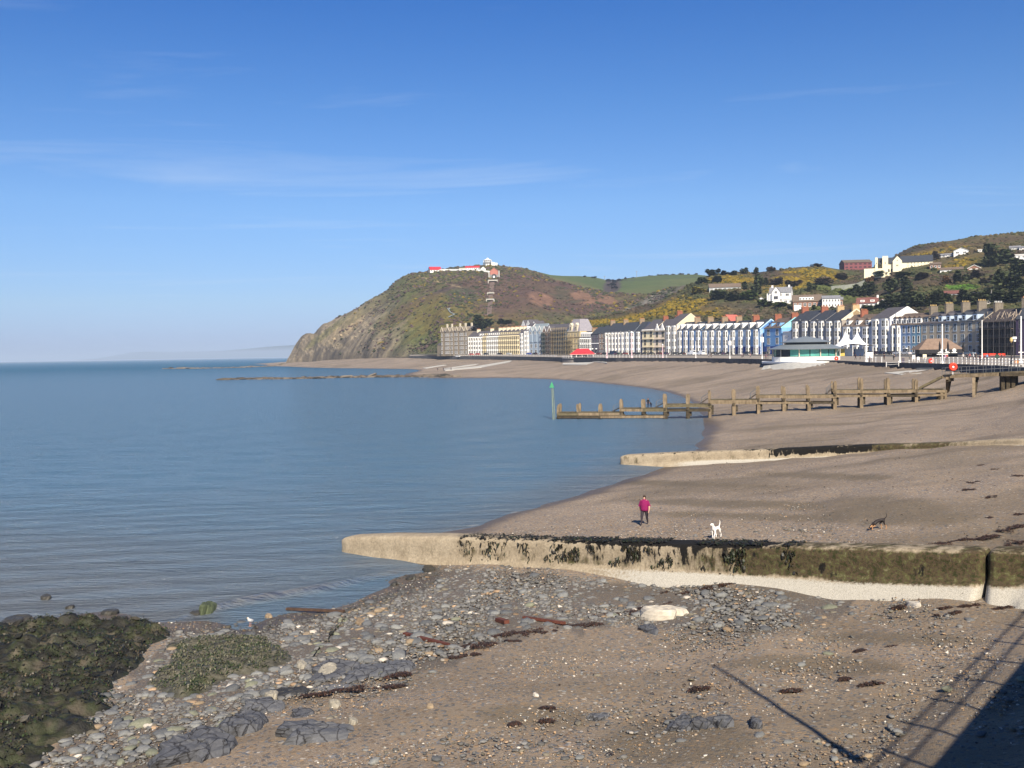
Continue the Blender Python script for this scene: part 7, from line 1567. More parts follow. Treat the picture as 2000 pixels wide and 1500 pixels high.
# ================================================================== VEHICLES
TYRE = M('tyre_rubber', (.012,.012,.012), .85, .1); RIM = M('wheel_rim', (.40,.40,.42), .4, .1); LAMP = M('headlight_glass', (.75,.75,.72), .2, .05); TAIL = M('tail_light', (.45,.02,.02), .3, .05)
def car_meshes(kind):
    prof = {'car': [(-2.1,.35),(-2.15,.75),(-1.9,.98),(-1.15,1.02),(-.55,1.44),(.75,1.46),(1.45,1.0),(2.0,.92),(2.12,.6),(2.1,.35)], 'van': [(-2.5,.4),(-2.55,.9),(-2.3,1.15),(-1.6,1.25),(-1.0,2.05),(-.4,2.2),(2.45,2.2),(2.5,1.9),(2.5,.4)]}[kind]
    hw = .84 if kind == 'car' else .98; n = len(prof); b = MB()
    top = [(x, (hw if z < 1.1 else hw - (z - 1.1) * .28), z) for x, z in prof]
    b.add([(x, -w_, z) for x, w_, z in top] + [(x, w_, z) for x, w_, z in top], [tuple(range(n)), tuple(reversed(range(n, 2*n)))] + [(i, n+i, n+(i+1) % n, (i+1) % n) for i in range(n)])
    g = MB()
    if kind == 'car': sidew = [(-1.0,1.06),(-.52,1.38),(.72,1.40),(1.28,1.06)]; ws = ((-1.12,1.06),(-.58,1.42)); rw = ((1.40,1.05),(.80,1.43))
    else: sidew = [(-1.5,1.32),(-1.02,1.95),(-.5,2.0),(-.5,1.32)]; ws = ((-1.55,1.30),(-1.06,2.0)); rw = ((2.51,1.4),(2.505,2.0))
    for sg in (-1, 1):
        q = [(x, sg * (hw - max(0, z - 1.1) * .28 + .012), z) for x, z in sidew]; g.add(q, [(0,1,2,3)] if sg < 0 else [(3,2,1,0)])
    for (xa, za), (xb, zb) in (ws, rw):
        o_ = -.02 if xa < 0 else .02; g.add([(xa + o_, -hw*.86, za), (xa + o_, hw*.86, za), (xb + o_, hw*.74, zb), (xb + o_, -hw*.74, zb)], [(0,1,2,3)])
    wh = MB().tube((0,-.10,0),(0,.10,0),.33,n=14); rm = MB().tube((0,-.112,0),(0,.112,0),.20,n=10)
    hl = MB().box(-.02,.02,-.16,.16,-.07,.07)
    return b, g, wh, rm, hl, hw, (1.3 if kind == 'car' else 1.6)
CM = {k: car_meshes(k) for k in ('car', 'van')}
CMM = {k: (v[1].mesh('windows', GLASS), v[2].mesh('tyre', TYRE), v[3].mesh('rim', RIM), v[4].mesh('headlight', LAMP), v[4].mesh('tail_light', TAIL)) for k, v in CM.items()}
def car(label, p, rz, col, kind='car', s=1.0, grp='cars parked along the seafront'):
    t = thing('parked_' + kind, label, kind, p, rz, grp); t.scale = (s, s, s); v = CM[kind]; mm_ = CMM[kind]; wx = v[6]; hw = v[5]
    body = v[0].build('body', M('car_paint_%02x%02x%02x' % tuple(int(255*q) for q in col), col, .3, .05, 1, spec=.5), t); place('windows', mm_[0], t)
    for x in (-wx, wx):
        for y in (-hw + .04, hw - .04):
            o = place('wheel', mm_[1], t, (x, y, .33)); place('rim', mm_[2], o)
    x0_ = -2.13 if kind == 'car' else -2.55; x1_ = 2.08 if kind == 'car' else 2.51
    for y in (-.58, .58): place('headlight', mm_[3], t, (x0_, y, .72)); place('tail_light', mm_[4], t, (x1_, y, .72))
CARS = [(1655,'dark grey',(.03,.03,.035),'behind the tent legs'),(1673,'black',(.012,.012,.014),'half hidden by the tent'),(1712,'black',(.012,.012,.015),'just right of the white sign board'),(1725,'dark maroon',(.05,.015,.02),'second from the white sign board'),(1739,'navy',(.015,.02,.05),'at the foot of the white gable'),(1755,'black',(.015,.015,.02),'behind the left flagpole'),(1771,'white',(.7,.7,.7),'right of the left flagpole'),(1785,'silver grey',(.45,.46,.48),'behind the white notice boards'),
 (1896,'dark blue',(.03,.05,.10),'right of the kiosk'),(1909,'grey blue',(.12,.16,.22),'left of the orange barriers'),
 (1168,'white',(.72,.71,.69),'right of the red shelter roof'),(1180,'dark red',(.12,.02,.02),'left of the first pink lamp post'),(1192,'black',(.015,.015,.018),'right of the first pink lamp post'),(1207,'orange brown',(.42,.16,.05),'in front of the lilac house'),(1219,'dark green',(.03,.06,.05),'between the two pink lamp posts'),(1231,'dark red',(.14,.03,.03),'left of the second pink lamp post'),(1247,'black',(.015,.015,.018),'before the narrow navy house'),(1259,'black',(.014,.014,.016),'before the left end of the cream hotel'),(1271,'dark grey',(.03,.03,.033),'before the cream hotel'),(1284,'black',(.015,.014,.016),'before the two white gablets'),(1299,'dark maroon',(.06,.02,.02),'at the right end of the cream hotel'),(1312,'dark blue',(.02,.03,.07),'before the tall cream pink building'),
 (1332,'black',(.014,.014,.016),'before the leftmost blue house'),(1345,'dark grey',(.03,.03,.03),'before the second blue house'),(1408,'black',(.015,.015,.015),'right of the white van'),(1422,'navy',(.02,.025,.06),'second right of the white van'),(1437,'black',(.013,.013,.015),'before the light blue house'),(1474,'dark grey',(.03,.03,.035),'before the bright sky blue house'),(1510,'black',(.014,.014,.016),'before the turquoise edged house'),
 (885,'black',(.02,.02,.02),'before the stone hall'),(903,'white',(.6,.6,.6),'at the right end of the stone hall'),(929,'red',(.45,.04,.03),'before the first white far house, left of the other red one'),(941,'red',(.42,.05,.04),'before the second white far house'),(958,'dark grey',(.04,.04,.04),'before the brown far house'),(985,'black',(.02,.02,.02),'before the tan stone row'),(1003,'silver',(.5,.5,.5),'at the near end of the tan row'),(1042,'blue',(.03,.08,.35),'before the grey blue mansion'),(1054,'black',(.015,.015,.02),'left of the green netting')]
for px, cn, cc, wh_ in CARS:
    g = pp(px, 700); L0, L1 = houseline(px - 6), houseline(px + 6); v = L1 - L0; fr_n = Vector((-v.y, v.x, 0)).normalized(); fr_n = -fr_n if fr_n.y > 0 else fr_n
    c0 = houseline(px) + fr_n * 4.5; az_ = c0.x / c0.y; f_ = (c0.y - edgeD(az_)) / max(baseD(az_) - edgeD(az_), 1); c0.z = float(edgeZ(az_) + (baseZ(az_) - edgeZ(az_)) * f_) - .10
    car(f'{cn} car parked {wh_}', c0, math.atan2(v.y, v.x) + (math.pi if rnd.random() < .4 else 0), cc, s=1.15)
def van_at(px, label, col, s=1.1):
    L0, L1 = houseline(px - 8), houseline(px + 8); v = L1 - L0; fr_n = Vector((-v.y, v.x, 0)).normalized(); fr_n = -fr_n if fr_n.y > 0 else fr_n
    c0 = houseline(px) + fr_n * 9; c0.z -= .3; car(label, c0, math.atan2(v.y, v.x), col, 'van', s, 'vans on the seafront')
van_at(1376, 'white van with a pinkish sign in front of the palest blue house', (.75,.75,.74), 1.3); van_at(1394, 'second white van right of the one with the sign', (.72,.73,.75), 1.2); van_at(1217, 'dark navy van between the pink lamp posts', (.02,.025,.05), 1.3)
# ================================================================== HILLSIDE HOUSES
def hp(bv, px, py, D=None):
    h = hit(bv, px, py); return h if h is not None else at(px, py, D or (1278 if bv is bv_head else 900))
def villa(label, bv, px0, px1, yt, yb, wall, roof, style='side', rows=1, cols=4, rz=0, wfr=None, wcol=None, dep=9, rooff=.42, D=None, cat='house', name='house', chim=None, win=True):
    """a house on the slope given by its outline in the picture"""
    pc = (px0 + px1) / 2; g = at(pc, yb, D) if D else hp(bv, pc, yb); k = g.y / F; w = (px1 - px0) * k; h = (yb - yt) * k; hw_ = h * (1 - rooff)
    t = thing(name, label, cat, g, rz - math.atan2(g.x, g.y), 'houses on the hillside'); b = MB(); b.box(-w/2, w/2, 0, dep, -4, hw_, 0); rb_ = MB()
    if style == 'side':
        b.add([(-w/2,0,hw_),(-w/2,dep,hw_),(-w/2,dep/2,h),(w/2,0,hw_),(w/2,dep,hw_),(w/2,dep/2,h)], [(0,2,1),(3,4,5)], 0)
        rb_.xprism([(-.5,hw_-.1),(dep/2,h),(dep/2,h+.25),(-.5,hw_+.15)], -w/2-.4, w/2+.4); rb_.xprism([(dep+.5,hw_-.1),(dep+.5,hw_+.15),(dep/2,h+.25),(dep/2,h)], -w/2-.4, w/2+.4)
    elif style == 'gable':
        b.add([(-w/2,0,hw_),(w/2,0,hw_),(0,0,h),(-w/2,dep,hw_),(w/2,dep,hw_),(0,dep,h)], [(0,1,2),(5,4,3)], 0)
        for sg in (-1, 1):
            q = [(sg*(w/2+.5),-.4,hw_-.25),(0,-.4,h+.1),(0,dep+.4,h+.1),(sg*(w/2+.5),dep+.4,hw_-.25)]; rb_.add(q + [(x,y,z+.3) for x,y,z in q], [(0,1,2,3),(7,6,5,4),(0,4,5,1),(1,5,6,2),(2,6,7,3),(3,7,4,0)])
    elif style == 'hip':
        rb_.add([(-w/2-.4,-.5,hw_),(w/2+.4,-.5,hw_),(w/2+.4,dep+.5,hw_),(-w/2-.4,dep+.5,hw_),(-w/2+min(w*.3,dep/2),dep/2-.05,h),(w/2-min(w*.3,dep/2),dep/2-.05,h),(w/2-min(w*.3,dep/2),dep/2+.05,h),(-w/2+min(w*.3,dep/2),dep/2+.05,h)], [(0,1,5,4),(1,2,6,5),(2,3,7,6),(3,0,4,7),(4,5,6,7),(3,2,1,0)])
    else: rb_.box(-w/2-.3, w/2+.3, -.4, dep+.3, hw_, h)
    b.build('wall', wall, t); rb_.build('roof', roof, t)
    if win:
        fh = hw_ / rows; ww = min(w / cols * .6, 2.6)
        for r_ in range(rows):
            for c in range(cols): window(t, -w/2 + w * (c + .5) / cols, -.005, r_ * fh + fh * .28, ww, fh * .5, wfr or WHITE)
    for x in (chim or ()): 
        MB().box(x*w - .6, x*w + .6, dep/2 - .6, dep/2 + .6, h * .8, h + 1.6).build('chimney', wall, t)
    return t, w, h, hw_, dep
BRN = M('brown_tile_roof', (.145,.108,.08), .85, .2, 1); GRYR = M('grey_tile_roof', (.20,.20,.21), .85, .2, 1); PKB = M('wine_brick', (.20,.068,.072), .85, .15, 1); BRK = M('orange_brick', (.25,.13,.088), .85, .2, 1.5); CRW = M('cream_render', (.78,.70,.50), .75, .06, 1); REDT = M('red_brown_tiles', (.16,.068,.055), .85, .2, 1)
villa('long low bungalow with a brown roof half hidden in dark bushes', bv_right, 1386, 1446, 553.5, 567, M('grey_blue_wall', (.42,.45,.45), .8, .1), BRN, 'side', 1, 7, R(4), rooff=.55, dep=10)
t, w, h, hw_, dep = villa('white gabled house with a grey roof standing alone on the gorse slope', bv_right, 1503, 1544, 560.5, 591, WHITE, GRYR, 'side', 2, 3, R(-8), dep=11, rooff=.36, chim=(-.4, .38))
g = MB(); g.box(-w*.36, w*.02, -2.2, 4, -4, hw_*1.02, 0); g.add([(-w*.36,-2.2,hw_*1.02),(w*.02,-2.2,hw_*1.02),(-w*.17,-2.2,h*1.0),(-w*.36,6,hw_*1.02),(w*.02,6,hw_*1.02),(-w*.17,6,h*1.0)], [(0,1,2),(5,4,3)], 0); g.add([(-w*.40,-2.5,hw_*.96),(-w*.17,-2.5,h*1.03),(-w*.17,6,h*1.03),(-w*.40,6,hw_*.96)], [(0,1,2,3)], 1); g.add([(w*.06,-2.5,hw_*.96),(-w*.17,-2.5,h*1.03),(-w*.17,6,h*1.03),(w*.06,6,hw_*.96)], [(3,2,1,0)], 1)
o = g.build('gabled_wing', [WHITE, GRYR], t); place('window', win_mesh(3.0, 2.2, M('grey_frame2', (.3,.3,.32), .6, .1)), o, (-w*.17, -2.21, hw_*.35)); place('window', win_mesh(2.0, 1.8, WHITE), o, (-w*.17, -2.21, hw_*.9))
MB().box(-w*.62, -w*.50, 1, 7, -4, hw_*.95).build('side_wing', WHITE, t)
villa('low white garden building touching the right of the white gabled house', bv_right, 1530, 1549, 583, 594, WHITE, WHITE, 'flat', 1, 2, rooff=.1, dep=6)
t, w, h, hw_, dep = villa('brick bungalow with a long white dormer above the grey houses', bv_right, 1550, 1604, 575.5, 602, BRK, BRN, 'side', 1, 6, R(3), dep=12, rooff=.5)
d = MB().box(-w*.28, w*.22, .8, 5, hw_ + h*.10, hw_ + h*.32).build('dormer', WHITE, t)
for q in range(5): place('window', win_mesh(w*.07, h*.13, WHITE), d, (-w*.24 + q*w*.105, .795, hw_ + h*.14))
MB().box(-w*.46, -w*.22, -.08, .0, -2, hw_*.5).build('garage_door', WHITE, t)
villa('white two storey block with a grey roof above the tan grey house', bv_right, 1607, 1640, 577, 601, WHITE, GRYR, 'side', 2, 6, R(2), dep=10, rooff=.24)
villa('brown brick annexe joined to the right of the white block', bv_right, 1640.5, 1646, 580, 600, BRK, GRYR, 'side', 1, 1, dep=8, rooff=.25)
t, w, h, hw_, dep = villa('red brown roofed house with two white dormers below the pines', bv_right, 1674, 1713, 581, 600, WHITE, REDT, 'side', 1, 5, R(-4), dep=10, rooff=.6, chim=(.48,))
for x in (-.22, .25): d = MB().box(x*w - w*.10, x*w + w*.10, .8, 4, hw_ + h*.14, hw_ + h*.36).build('dormer', WHITE, t); place('window', win_mesh(w*.13, h*.16, WHITE), d, (x*w, .795, hw_ + h*.17))
villa('white gable end right of the red brown roof', bv_right, 1714, 1735, 584, 597, WHITE, REDT, 'gable', 1, 2, rooff=.45, dep=8)
villa('wine red brick hall on the skyline left of the cream hall', bv_right, 1650, 1702, 506, 525, PKB, BRN, 'side', 2, 6, R(14), wfr=PKB, dep=20, rooff=.34)
# large cream hall with towers
g = hp(bv_right, 1753.5, 531); k = g.y / F; t = thing('cream_hall', 'large cream hall with blue slate roof, square turrets and arched porch on the hill', 'hall', g, -math.atan2(g.x, g.y))
def hx(p): return (p - 1753.5) * k
def hzz(y): return (531 - y) * k
b = MB(); b.box(hx(1760), hx(1816), -.2, 16, -4, hzz(512.5), 0); b.xprism([(-.2,hzz(512.5)),(16,hzz(512.5)),(8,hzz(500))], hx(1760), hx(1816), 0); b.build('main_block', CRW, t)
MB().xprism([(-.9,hzz(513)),(8,hzz(499.7)),(8,hzz(499.2)),(-.9,hzz(512.2))], hx(1758), hx(1817)).build('roof', SLATEB, t)
for r_, (y, n0) in enumerate(((516.5, 7), (521.5, 7), (528.5, 12))):
    for q in range(n0): window(t, hx(1772 + q * (42 / n0) if n0 == 7 else 1766 + q * 4.1), -.21, hzz(y), k * 1.7, k * 2.6, CRW)
b = MB(); b.box(hx(1728), hx(1760), .5, 14, -4, hzz(514), 0); b.xprism([(.5,hzz(514)),(14,hzz(514)),(7,hzz(502))], hx(1728), hx(1760), 0); b.build('west_wing', CRW, t); MB().xprism([(-.2,hzz(514.5)),(7,hzz(501.6)),(7,hzz(501.1)),(-.2,hzz(513.7))], hx(1712), hx(1760)).build('roof', SLATEB, t)
for q in range(4):
    x = hx(1736.5 + q * 6.2); a = MB(); pts = [(k*2.2*math.cos(i*math.pi/8), k*4.2 + k*2.0*math.sin(i*math.pi/8)) for i in range(9)] + [(-k*2.2, 0), (k*2.2, 0)]; n0 = len(pts)
    a.add([(x + p_[0], .42, p_[1] + .2) for p_ in pts] + [(x + p_[0], .5, p_[1] + .2) for p_ in pts], [tuple(range(n0)), tuple(reversed(range(n0, 2*n0)))] + [(i, n0+i, n0+(i+1) % n0, (i+1) % n0) for i in range(n0)]); a.build('arch', GLASS, t)
for x0, x1, y in ((1712.5, 1717, 502.5), (1725.5, 1736, 500.5)):
    b = MB(); b.box(hx(x0), hx(x1), -1.5, 5, 0, hzz(y), 0)
    for q in range(3): xx = hx(x0) + (hx(x1) - hx(x0)) * (q + .1) / 3; b.box(xx, xx + (hx(x1) - hx(x0)) * .22, -1.5, 5, hzz(y), hzz(y - 1.4), 0)
    o = b.build('turret', CRW, t); place('window', win_mesh(k*1.6, k*4, CRW), o, ((hx(x0) + hx(x1))/2, -1.51, hzz(515)))
b = MB(); b.box(hx(1744.5), hx(1761), -2.0, 4, 0, hzz(510), 0); b.add([(hx(1744.5),-2,hzz(510)),(hx(1761),-2,hzz(510)),(hx(1752.7),-2,hzz(500.5)),(hx(1744.5),6,hzz(510)),(hx(1761),6,hzz(510)),(hx(1752.7),6,hzz(500.5))], [(0,1,2),(5,4,3),(0,2,5,3),(1,4,5,2)], 0); o = b.build('gabled_porch', CRW, t); place('window', win_mesh(k*4.5, k*3, CRW), o, (hx(1752.7), -2.01, hzz(520))); place('window', win_mesh(k*3, k*2.4, CRW), o, (hx(1752.7), -2.01, hzz(510)))
MB().box(hx(1692), hx(1712), -1.2, 3, -4, hzz(522.5)).box(hx(1712), hx(1731), -1.8, 3, -4, hzz(523)).build('terrace_wall', CRW, t)
villa('small brick house joined behind the right end of the cream hall', bv_right, 1817, 1837, 512, 525, BRK, BRN, 'side', 1, 3, rooff=.35, dep=9)
villa('low brown roofed bungalow right of the small brick house', bv_right, 1838, 1879, 521.5, 529.5, WHITE, BRN, 'side', 1, 5, rooff=.62, dep=9)
villa('brick gabled bungalow with white edges on the hill', bv_right, 1891.5, 1914, 518, 526.5, BRK, WHITE, 'gable', 1, 2, rooff=.7, dep=10)
villa('white house with a big dark window high on the gorse hill', bv_right, 1864, 1890, 484.5, 497, WHITE, M('pale_grey_roof', (.45,.46,.46), .8, .1), 'gable', 1, 2, rooff=.42, dep=9)
villa('small white cottage left of the high white house', bv_right, 1846, 1862, 494.5, 501, WHITE, GRYR, 'side', 1, 3, rooff=.45, dep=7)
villa('grey cottage further left of the high white house', bv_right, 1835, 1845, 495.5, 503, M('pale_grey_wall', (.5,.5,.48), .8, .1), GRYR, 'side', 1, 2, rooff=.45, dep=7)
villa('tiny white hut on the ridge right of the high white house', bv_right, 1910.5, 1917.5, 487, 492.5, WHITE, WHITE, 'flat', 1, 1, rooff=.2, dep=5)
villa('white modern house with stacked flat roofs at the right edge of the hill', bv_right, 1970, 2002, 497, 513, WHITE, WHITE, 'flat', 2, 4, rooff=.1, dep=10)
villa('long pale bungalow high at the right edge', bv_right, 1973, 1992, 479.5, 487.5, M('pale_grey_wall', (.5,.5,.48)), GRYR, 'side', 1, 4, rooff=.5, dep=9)
villa('white house at the very right edge of the high hill', bv_right, 1992, 2012, 480, 488, WHITE, GRYR, 'side', 1, 3, rooff=.4, dep=9)
villa('brown roofed bungalow peeping out under the green lawn', bv_right, 1845, 1872, 567.5, 580, WHITE, REDT, 'side', 1, 4, rooff=.5, dep=8)
villa('small white house buried in the dark trees', bv_right, 1900, 1910, 571, 578, WHITE, GRYR, 'side', 1, 2, rooff=.4, dep=7)
villa('white cabin beside the dark mast on the right', bv_right, 1989, 2003, 579, 590, WHITE, GRYR, 'flat', 1, 2, rooff=.2, dep=7)
villa('small white shed left of the white gabled house', bv_right, 1483, 1491, 580.5, 586.5, WHITE, GRYR, 'gable', 1, 1, rooff=.5, dep=4)
# grey terrace retaining wall
rw_ = [hp(bv_right, px, y) for px, y in ((1624,567),(1650,565),(1672,562),(1688,556))]
b = MB()
for a, c in zip(rw_, rw_[1:]): b.beam(a + Vector((0,0,1.0)), c + Vector((0,0,1.3)), .6, 4.2)
tag(b.build('retaining_wall', M('grey_green_stone_wall', (.24,.25,.21), .9, .2, .6)), 'long grey retaining wall below the wine red hall', 'wall')

# ================================================================== HEADLAND SUMMIT
SAL = M('salmon_render', (.40,.16,.12), .8, .1, 1)
t, w, h, hw_, dep = villa('white house with a bright red roof at the left end of the headland summit', bv_head, 840, 862, 520.5, 531, WHITE, M('bright_red_roof', (.46,.03,.04)), 'side', 1, 4, R(10), rooff=.62, dep=14)
MB().box(-w/2 - 3, -w/2 - .05, 2, 7, -3, hw_*.9).build('annexe', SLATE, t)
t, w, h, hw_, dep = villa('long white building with red roof bands beside the summit wall', bv_head, 909, 936, 519, 527.5, WHITE, M('bright_red_roof', (.46,.03,.04)), 'side', 1, 7, R(-4), rooff=.45, dep=11)
villa('white gabled hut between the long summit building and the railway station', bv_head, 939, 948.5, 521.5, 528, WHITE, WHITE, 'gable', 1, 1, rooff=.55, dep=7)
villa('pale low shed left of the long white summit building', bv_head, 897, 908, 523.5, 527.5, CREAM, CREAM, 'flat', 1, 3, rooff=.15, dep=5)
sw = [hp(bv_head, px, y + 1.4) + Vector((0, -.8, .9)) for px, y in ((858,527.6),(880,527.2),(905,527.2),(930,527.4),(946,529.2),(957,531.2))]
b = MB()
for a, c in zip(sw, sw[1:]): b.beam(a, c, .5, 2.2)
tag(b.build('summit_wall', WHITE), 'long white boundary wall along the headland summit', 'wall')
def obscura():
    g = at(952.5, 518.2, 1281); k = 1282 / F; t = thing('summit_pavilion', 'round white pavilion in two tiers crowning the headland', 'pavilion', g)
    MB().lathe([(6.2*k, -4), (6.2*k, 4.6*k)], 12).build('lower_wall', WHITE, t); MB().lathe([(8.8*k, 4.6*k), (8.8*k, 5.5*k)], 12).build('gallery', M('grey_gallery', (.30,.31,.32), .7, .1), t)
    MB().lathe([(6.3*k, 5.5*k), (6.3*k, 9.2*k)], 12).build('upper_wall', M('shaded_panels', (.45,.46,.47), .7, .1), t); MB().lathe([(8.2*k, 9.2*k), (8.4*k, 10.3*k), (4*k, 12*k), (2*k, 12.2*k), (2*k, 14*k), (.2, 14.6*k)], 12).build('roof', WHITE, t)
    for i in range(12):
        a = 2*math.pi*i/12; MB().tube((8.3*k*math.cos(a), 8.3*k*math.sin(a), 5.5*k), (8.3*k*math.cos(a), 8.3*k*math.sin(a), 9.2*k), .2, n=5).build('column', WHITE, t); MB().tube((8.3*k*math.cos(a), 8.3*k*math.sin(a), -4), (8.3*k*math.cos(a), 8.3*k*math.sin(a), 4.6*k), .3, n=5).build('column', POLE, t)
    MB().box(7*k, 19*k, -3, 4, -4, 4.2*k).build('annexe', WHITE, t); MB().box(7*k, 13*k, -2.5, 3.5, 4.2*k, 5.6*k).build('annexe_roof', WHITE, t)
obscura()
def station():
    g = hp(bv_head, 965, 543); D = g.y; k = D / F; t = thing('cliff_railway_station', 'salmon gabled station with a dark arch at the top of the cliff railway', 'station', g); w = 15 * k; h = 19 * k
    b = MB(); b.box(-w/2, w/2, 0, 12, -3, h*.72, 0); b.add([(-w/2,0,h*.72),(w/2,0,h*.72),(0,0,h),(-w/2,12,h*.72),(w/2,12,h*.72),(0,12,h)], [(0,1,2),(5,4,3)], 0); b.build('wall', SAL, t)
    for sg in (-1, 1): MB().add([(sg*(w/2+.3),-.4,h*.69),(0,-.4,h*1.02),(0,12,h*1.02),(sg*(w/2+.3),12,h*.69),(sg*(w/2+.3),-.4,h*.73),(0,-.4,h*1.06),(0,12,h*1.06),(sg*(w/2+.3),12,h*.73)], [(0,1,2,3),(7,6,5,4),(0,4,5,1),(1,5,6,2),(2,6,7,3),(3,7,4,0)]).build('roof', SAL, t)
    MB().box(-w/2 - .1, w/2 + .1, -.12, -.02, -3, h*.34).build('stone_base', GREYC, t)
    pts = [(w*.33*math.cos(i*math.pi/8), h*.18 + w*.30*math.sin(i*math.pi/8)) for i in range(9)] + [(-w*.33,-.5),(w*.33,-.5)]; n0 = len(pts); a = MB(); a.add([(p_[0],-.2,p_[1]) for p_ in pts] + [(p_[0],-.13,p_[1]) for p_ in pts], [tuple(range(n0)), tuple(reversed(range(n0,2*n0)))] + [(i,n0+i,n0+(i+1)%n0,(i+1)%n0) for i in range(n0)]); a.build('arch', M('dark_interior', (.03,.035,.04)), t)  # flat panel on the wall, the arch's inner shade painted as its colour
    MB().box(-w*.14, w*.10, -.9, -.25, .2, h*.22).build('carriage', WHITE, t)
    for sg in (-1, 1): MB().box(sg*(w/2+1.4) - .35, sg*(w/2+1.4) + .35, -.3, .3, -3, h*.74).build('pier', WHITE, t)
station()
for px, y, hw_p, lb in [(962.5, 547, 9.5, 'uppermost pale footbridge over the cliff railway'), (958.5, 571.5, 7, 'middle pale footbridge over the cliff railway'), (957.5, 584, 8, 'lowest pale footbridge over the cliff railway')]:
    g = hp(bv_head, px, y + 5); k = g.y / F; t = thing('footbridge', lb, 'footbridge', g, 0, 'footbridges over the cliff railway')
    MB().box(-hw_p*k, hw_p*k, -1.2, 1.2, 3.4*k, 5.4*k).build('parapet', PALEC, t)
    for sg in (-1, 1): MB().box(sg*hw_p*k*.92 - .5, sg*hw_p*k*.92 + .5, -1, 1, -3, 3.4*k - .01).build('abutment', PALEC, t)
    MB().box(-hw_p*k*.55, hw_p*k*.55, .2, 1.0, -3, 3.3*k).build('shade_block', M('tunnel_shade', (.05,.04,.04), .9, .2), t)  # solid block, coloured dark for the shade under the bridge
tr = []
for py in range(548, 618, 3):
    px = 962 - (py - 548) * .10; tr.append((hp(bv_head, px - 4.5, py) + Vector((0,-.4,.7)), hp(bv_head, px + 4.5, py) + Vector((0,-.4,.7))))
b = MB(); b.add([tuple(q) for pr in tr for q in pr], [(2*i, 2*i+1, 2*i+3, 2*i+2) for i in range(len(tr)-1)]); tag(b.build('railway_track_path', M('track_bed', (.14,.10,.082), .95, .25, .3)), kind='structure')
for px, y0, y1, lb in [(1181, 539, 546.5, 'thin mast on the left of the dip between the green fields'), (1243.5, 529, 541, 'taller thin mast on the skyline of the right green field')]:
    g = at(px, y1, 1900); t = thing('radio_mast', lb, 'mast', g, 0); MB().tube((0,0,-3), (0,0,(y1-y0)*1900/F), .45, .3, 5).build('pole', GREYC, t); MB().beam((-2.2,0,(y1-y0)*1900/F*.9), (2.2,0,(y1-y0)*1900/F*.9), .5, .5).build('cross_arm', GREYC, t)
g = hp(bv_right, 1932, 594); t = thing('crane_mast', 'thin leaning lattice mast rising behind the gutted building', 'mast', g); k = g.y / F
MB().tube((0,0,0), (5*k,0,28*k), .28, .18, 5).build('pole', POLE, t); MB().tube((-5*k,0,0), (-1*k,0,9*k), .22, n=5).build('stay', POLE, t); MB().tube((-5*k,0,0), (5*k,0,1), .2, n=5).build('brace', POLE, t)
# zigzag walkway on the turf slope
zz = [(873,605),(879,603.5),(876,607),(880,612),(888,615.5),(876,621)]; b = MB(); q = [hp(bv_head, *p_) + Vector((0,-.5,1.0)) for p_ in zz]
for a, c in zip(q, q[1:]): b.beam(a, c, 1.0, .6)
tag(b.build('zigzag_steps', M('pale_blue_grey_steps', (.22,.245,.25), .8, .1)), 'pale zigzag steps climbing the headland slope', 'steps')

# ================================================================== TREES AND SCRUB
def crown(seed, n=620, lobes=7, flat=1.0):
    r_ = np.random.default_rng(seed); C_ = r_.normal(0, .36, (lobes, 3)) * [1, 1, .6]; C_[:, 2] += .55; rad = r_.uniform(.28, .5, lobes)
    P_ = []; 
    while len(P_) < n:
        i = r_.integers(lobes); v = r_.normal(0, 1, 3); v /= np.linalg.norm(v); p_ = C_[i] + v * rad[i] * r_.uniform(.72, 1.05)
        if p_[2] > .08: P_.append(p_)
    P_ = np.array(P_); m_ = np.abs(P_[:, :2]).max(); P_[:, :2] *= .5 / m_; P_[:, 2] = P_[:, 2] / P_[:, 2].max() * flat
    a = r_.uniform(0, 6.28, n); tl = r_.uniform(-1.2, 1.2, n); bv_ = np.array([(-1,-.7,0),(1,-.6,.1),(.9,.8,0),(-.8,.7,-.1)], float) * .085; 
    V, Fq, C = scatter(bv_, np.array([(0,1,2,3)]), P_, rotz(a, tl), np.stack([r_.uniform(.6,1.3,n)]*3, -1), np.ones((n,3)))
    return V, Fq
def leafmat(name, c0, c1):
    m, n, l, p = nodes_of(name); t = n.new('ShaderNodeTexCoord'); a = noise(3.2, 4, .6, t.outputs['Object'], n, l); r_ = ramp(a.outputs['Fac'], [(.32, c0), (.68, c1)], nn=n, ll=l); l.new(r_.outputs[0], p.inputs['Base Color']); p.inputs['Roughness'].default_value = .8; p.inputs['Specular IOR Level'].default_value = .15; return m
LEAF = {'dark': leafmat('dark_evergreen_leaf', (.026,.034,.015), (.066,.078,.032)), 'green': leafmat('mid_green_leaf', (.035,.055,.014), (.085,.115,.030)), 'bare': leafmat('bare_twig_crown', (.065,.048,.038), (.125,.095,.070)), 'orange': leafmat('orange_brown_leaf', (.14,.075,.03), (.24,.13,.05)), 'yellow': leafmat('yellow_gorse_leaf', (.10,.10,.015), (.30,.22,.02))}
BARK = M('bark', (.10,.075,.055), .9, .3, 3); CR = [crown(900 + i) for i in range(5)]; CRM = {}
def trunk_mesh():
    b = MB(); b.tube((0,0,-.35), (.02,.01,.30), .055, .035, 7); b.tube((.02,.01,.28), (-.22,.05,.62), .03, .012, 5); b.tube((.02,.01,.28), (.2,-.1,.66), .028, .01, 5); b.tube((.02,.01,.26), (.05,.2,.75), .026, .01, 5); return b.mesh('trunk', BARK)
TRK = trunk_mesh()
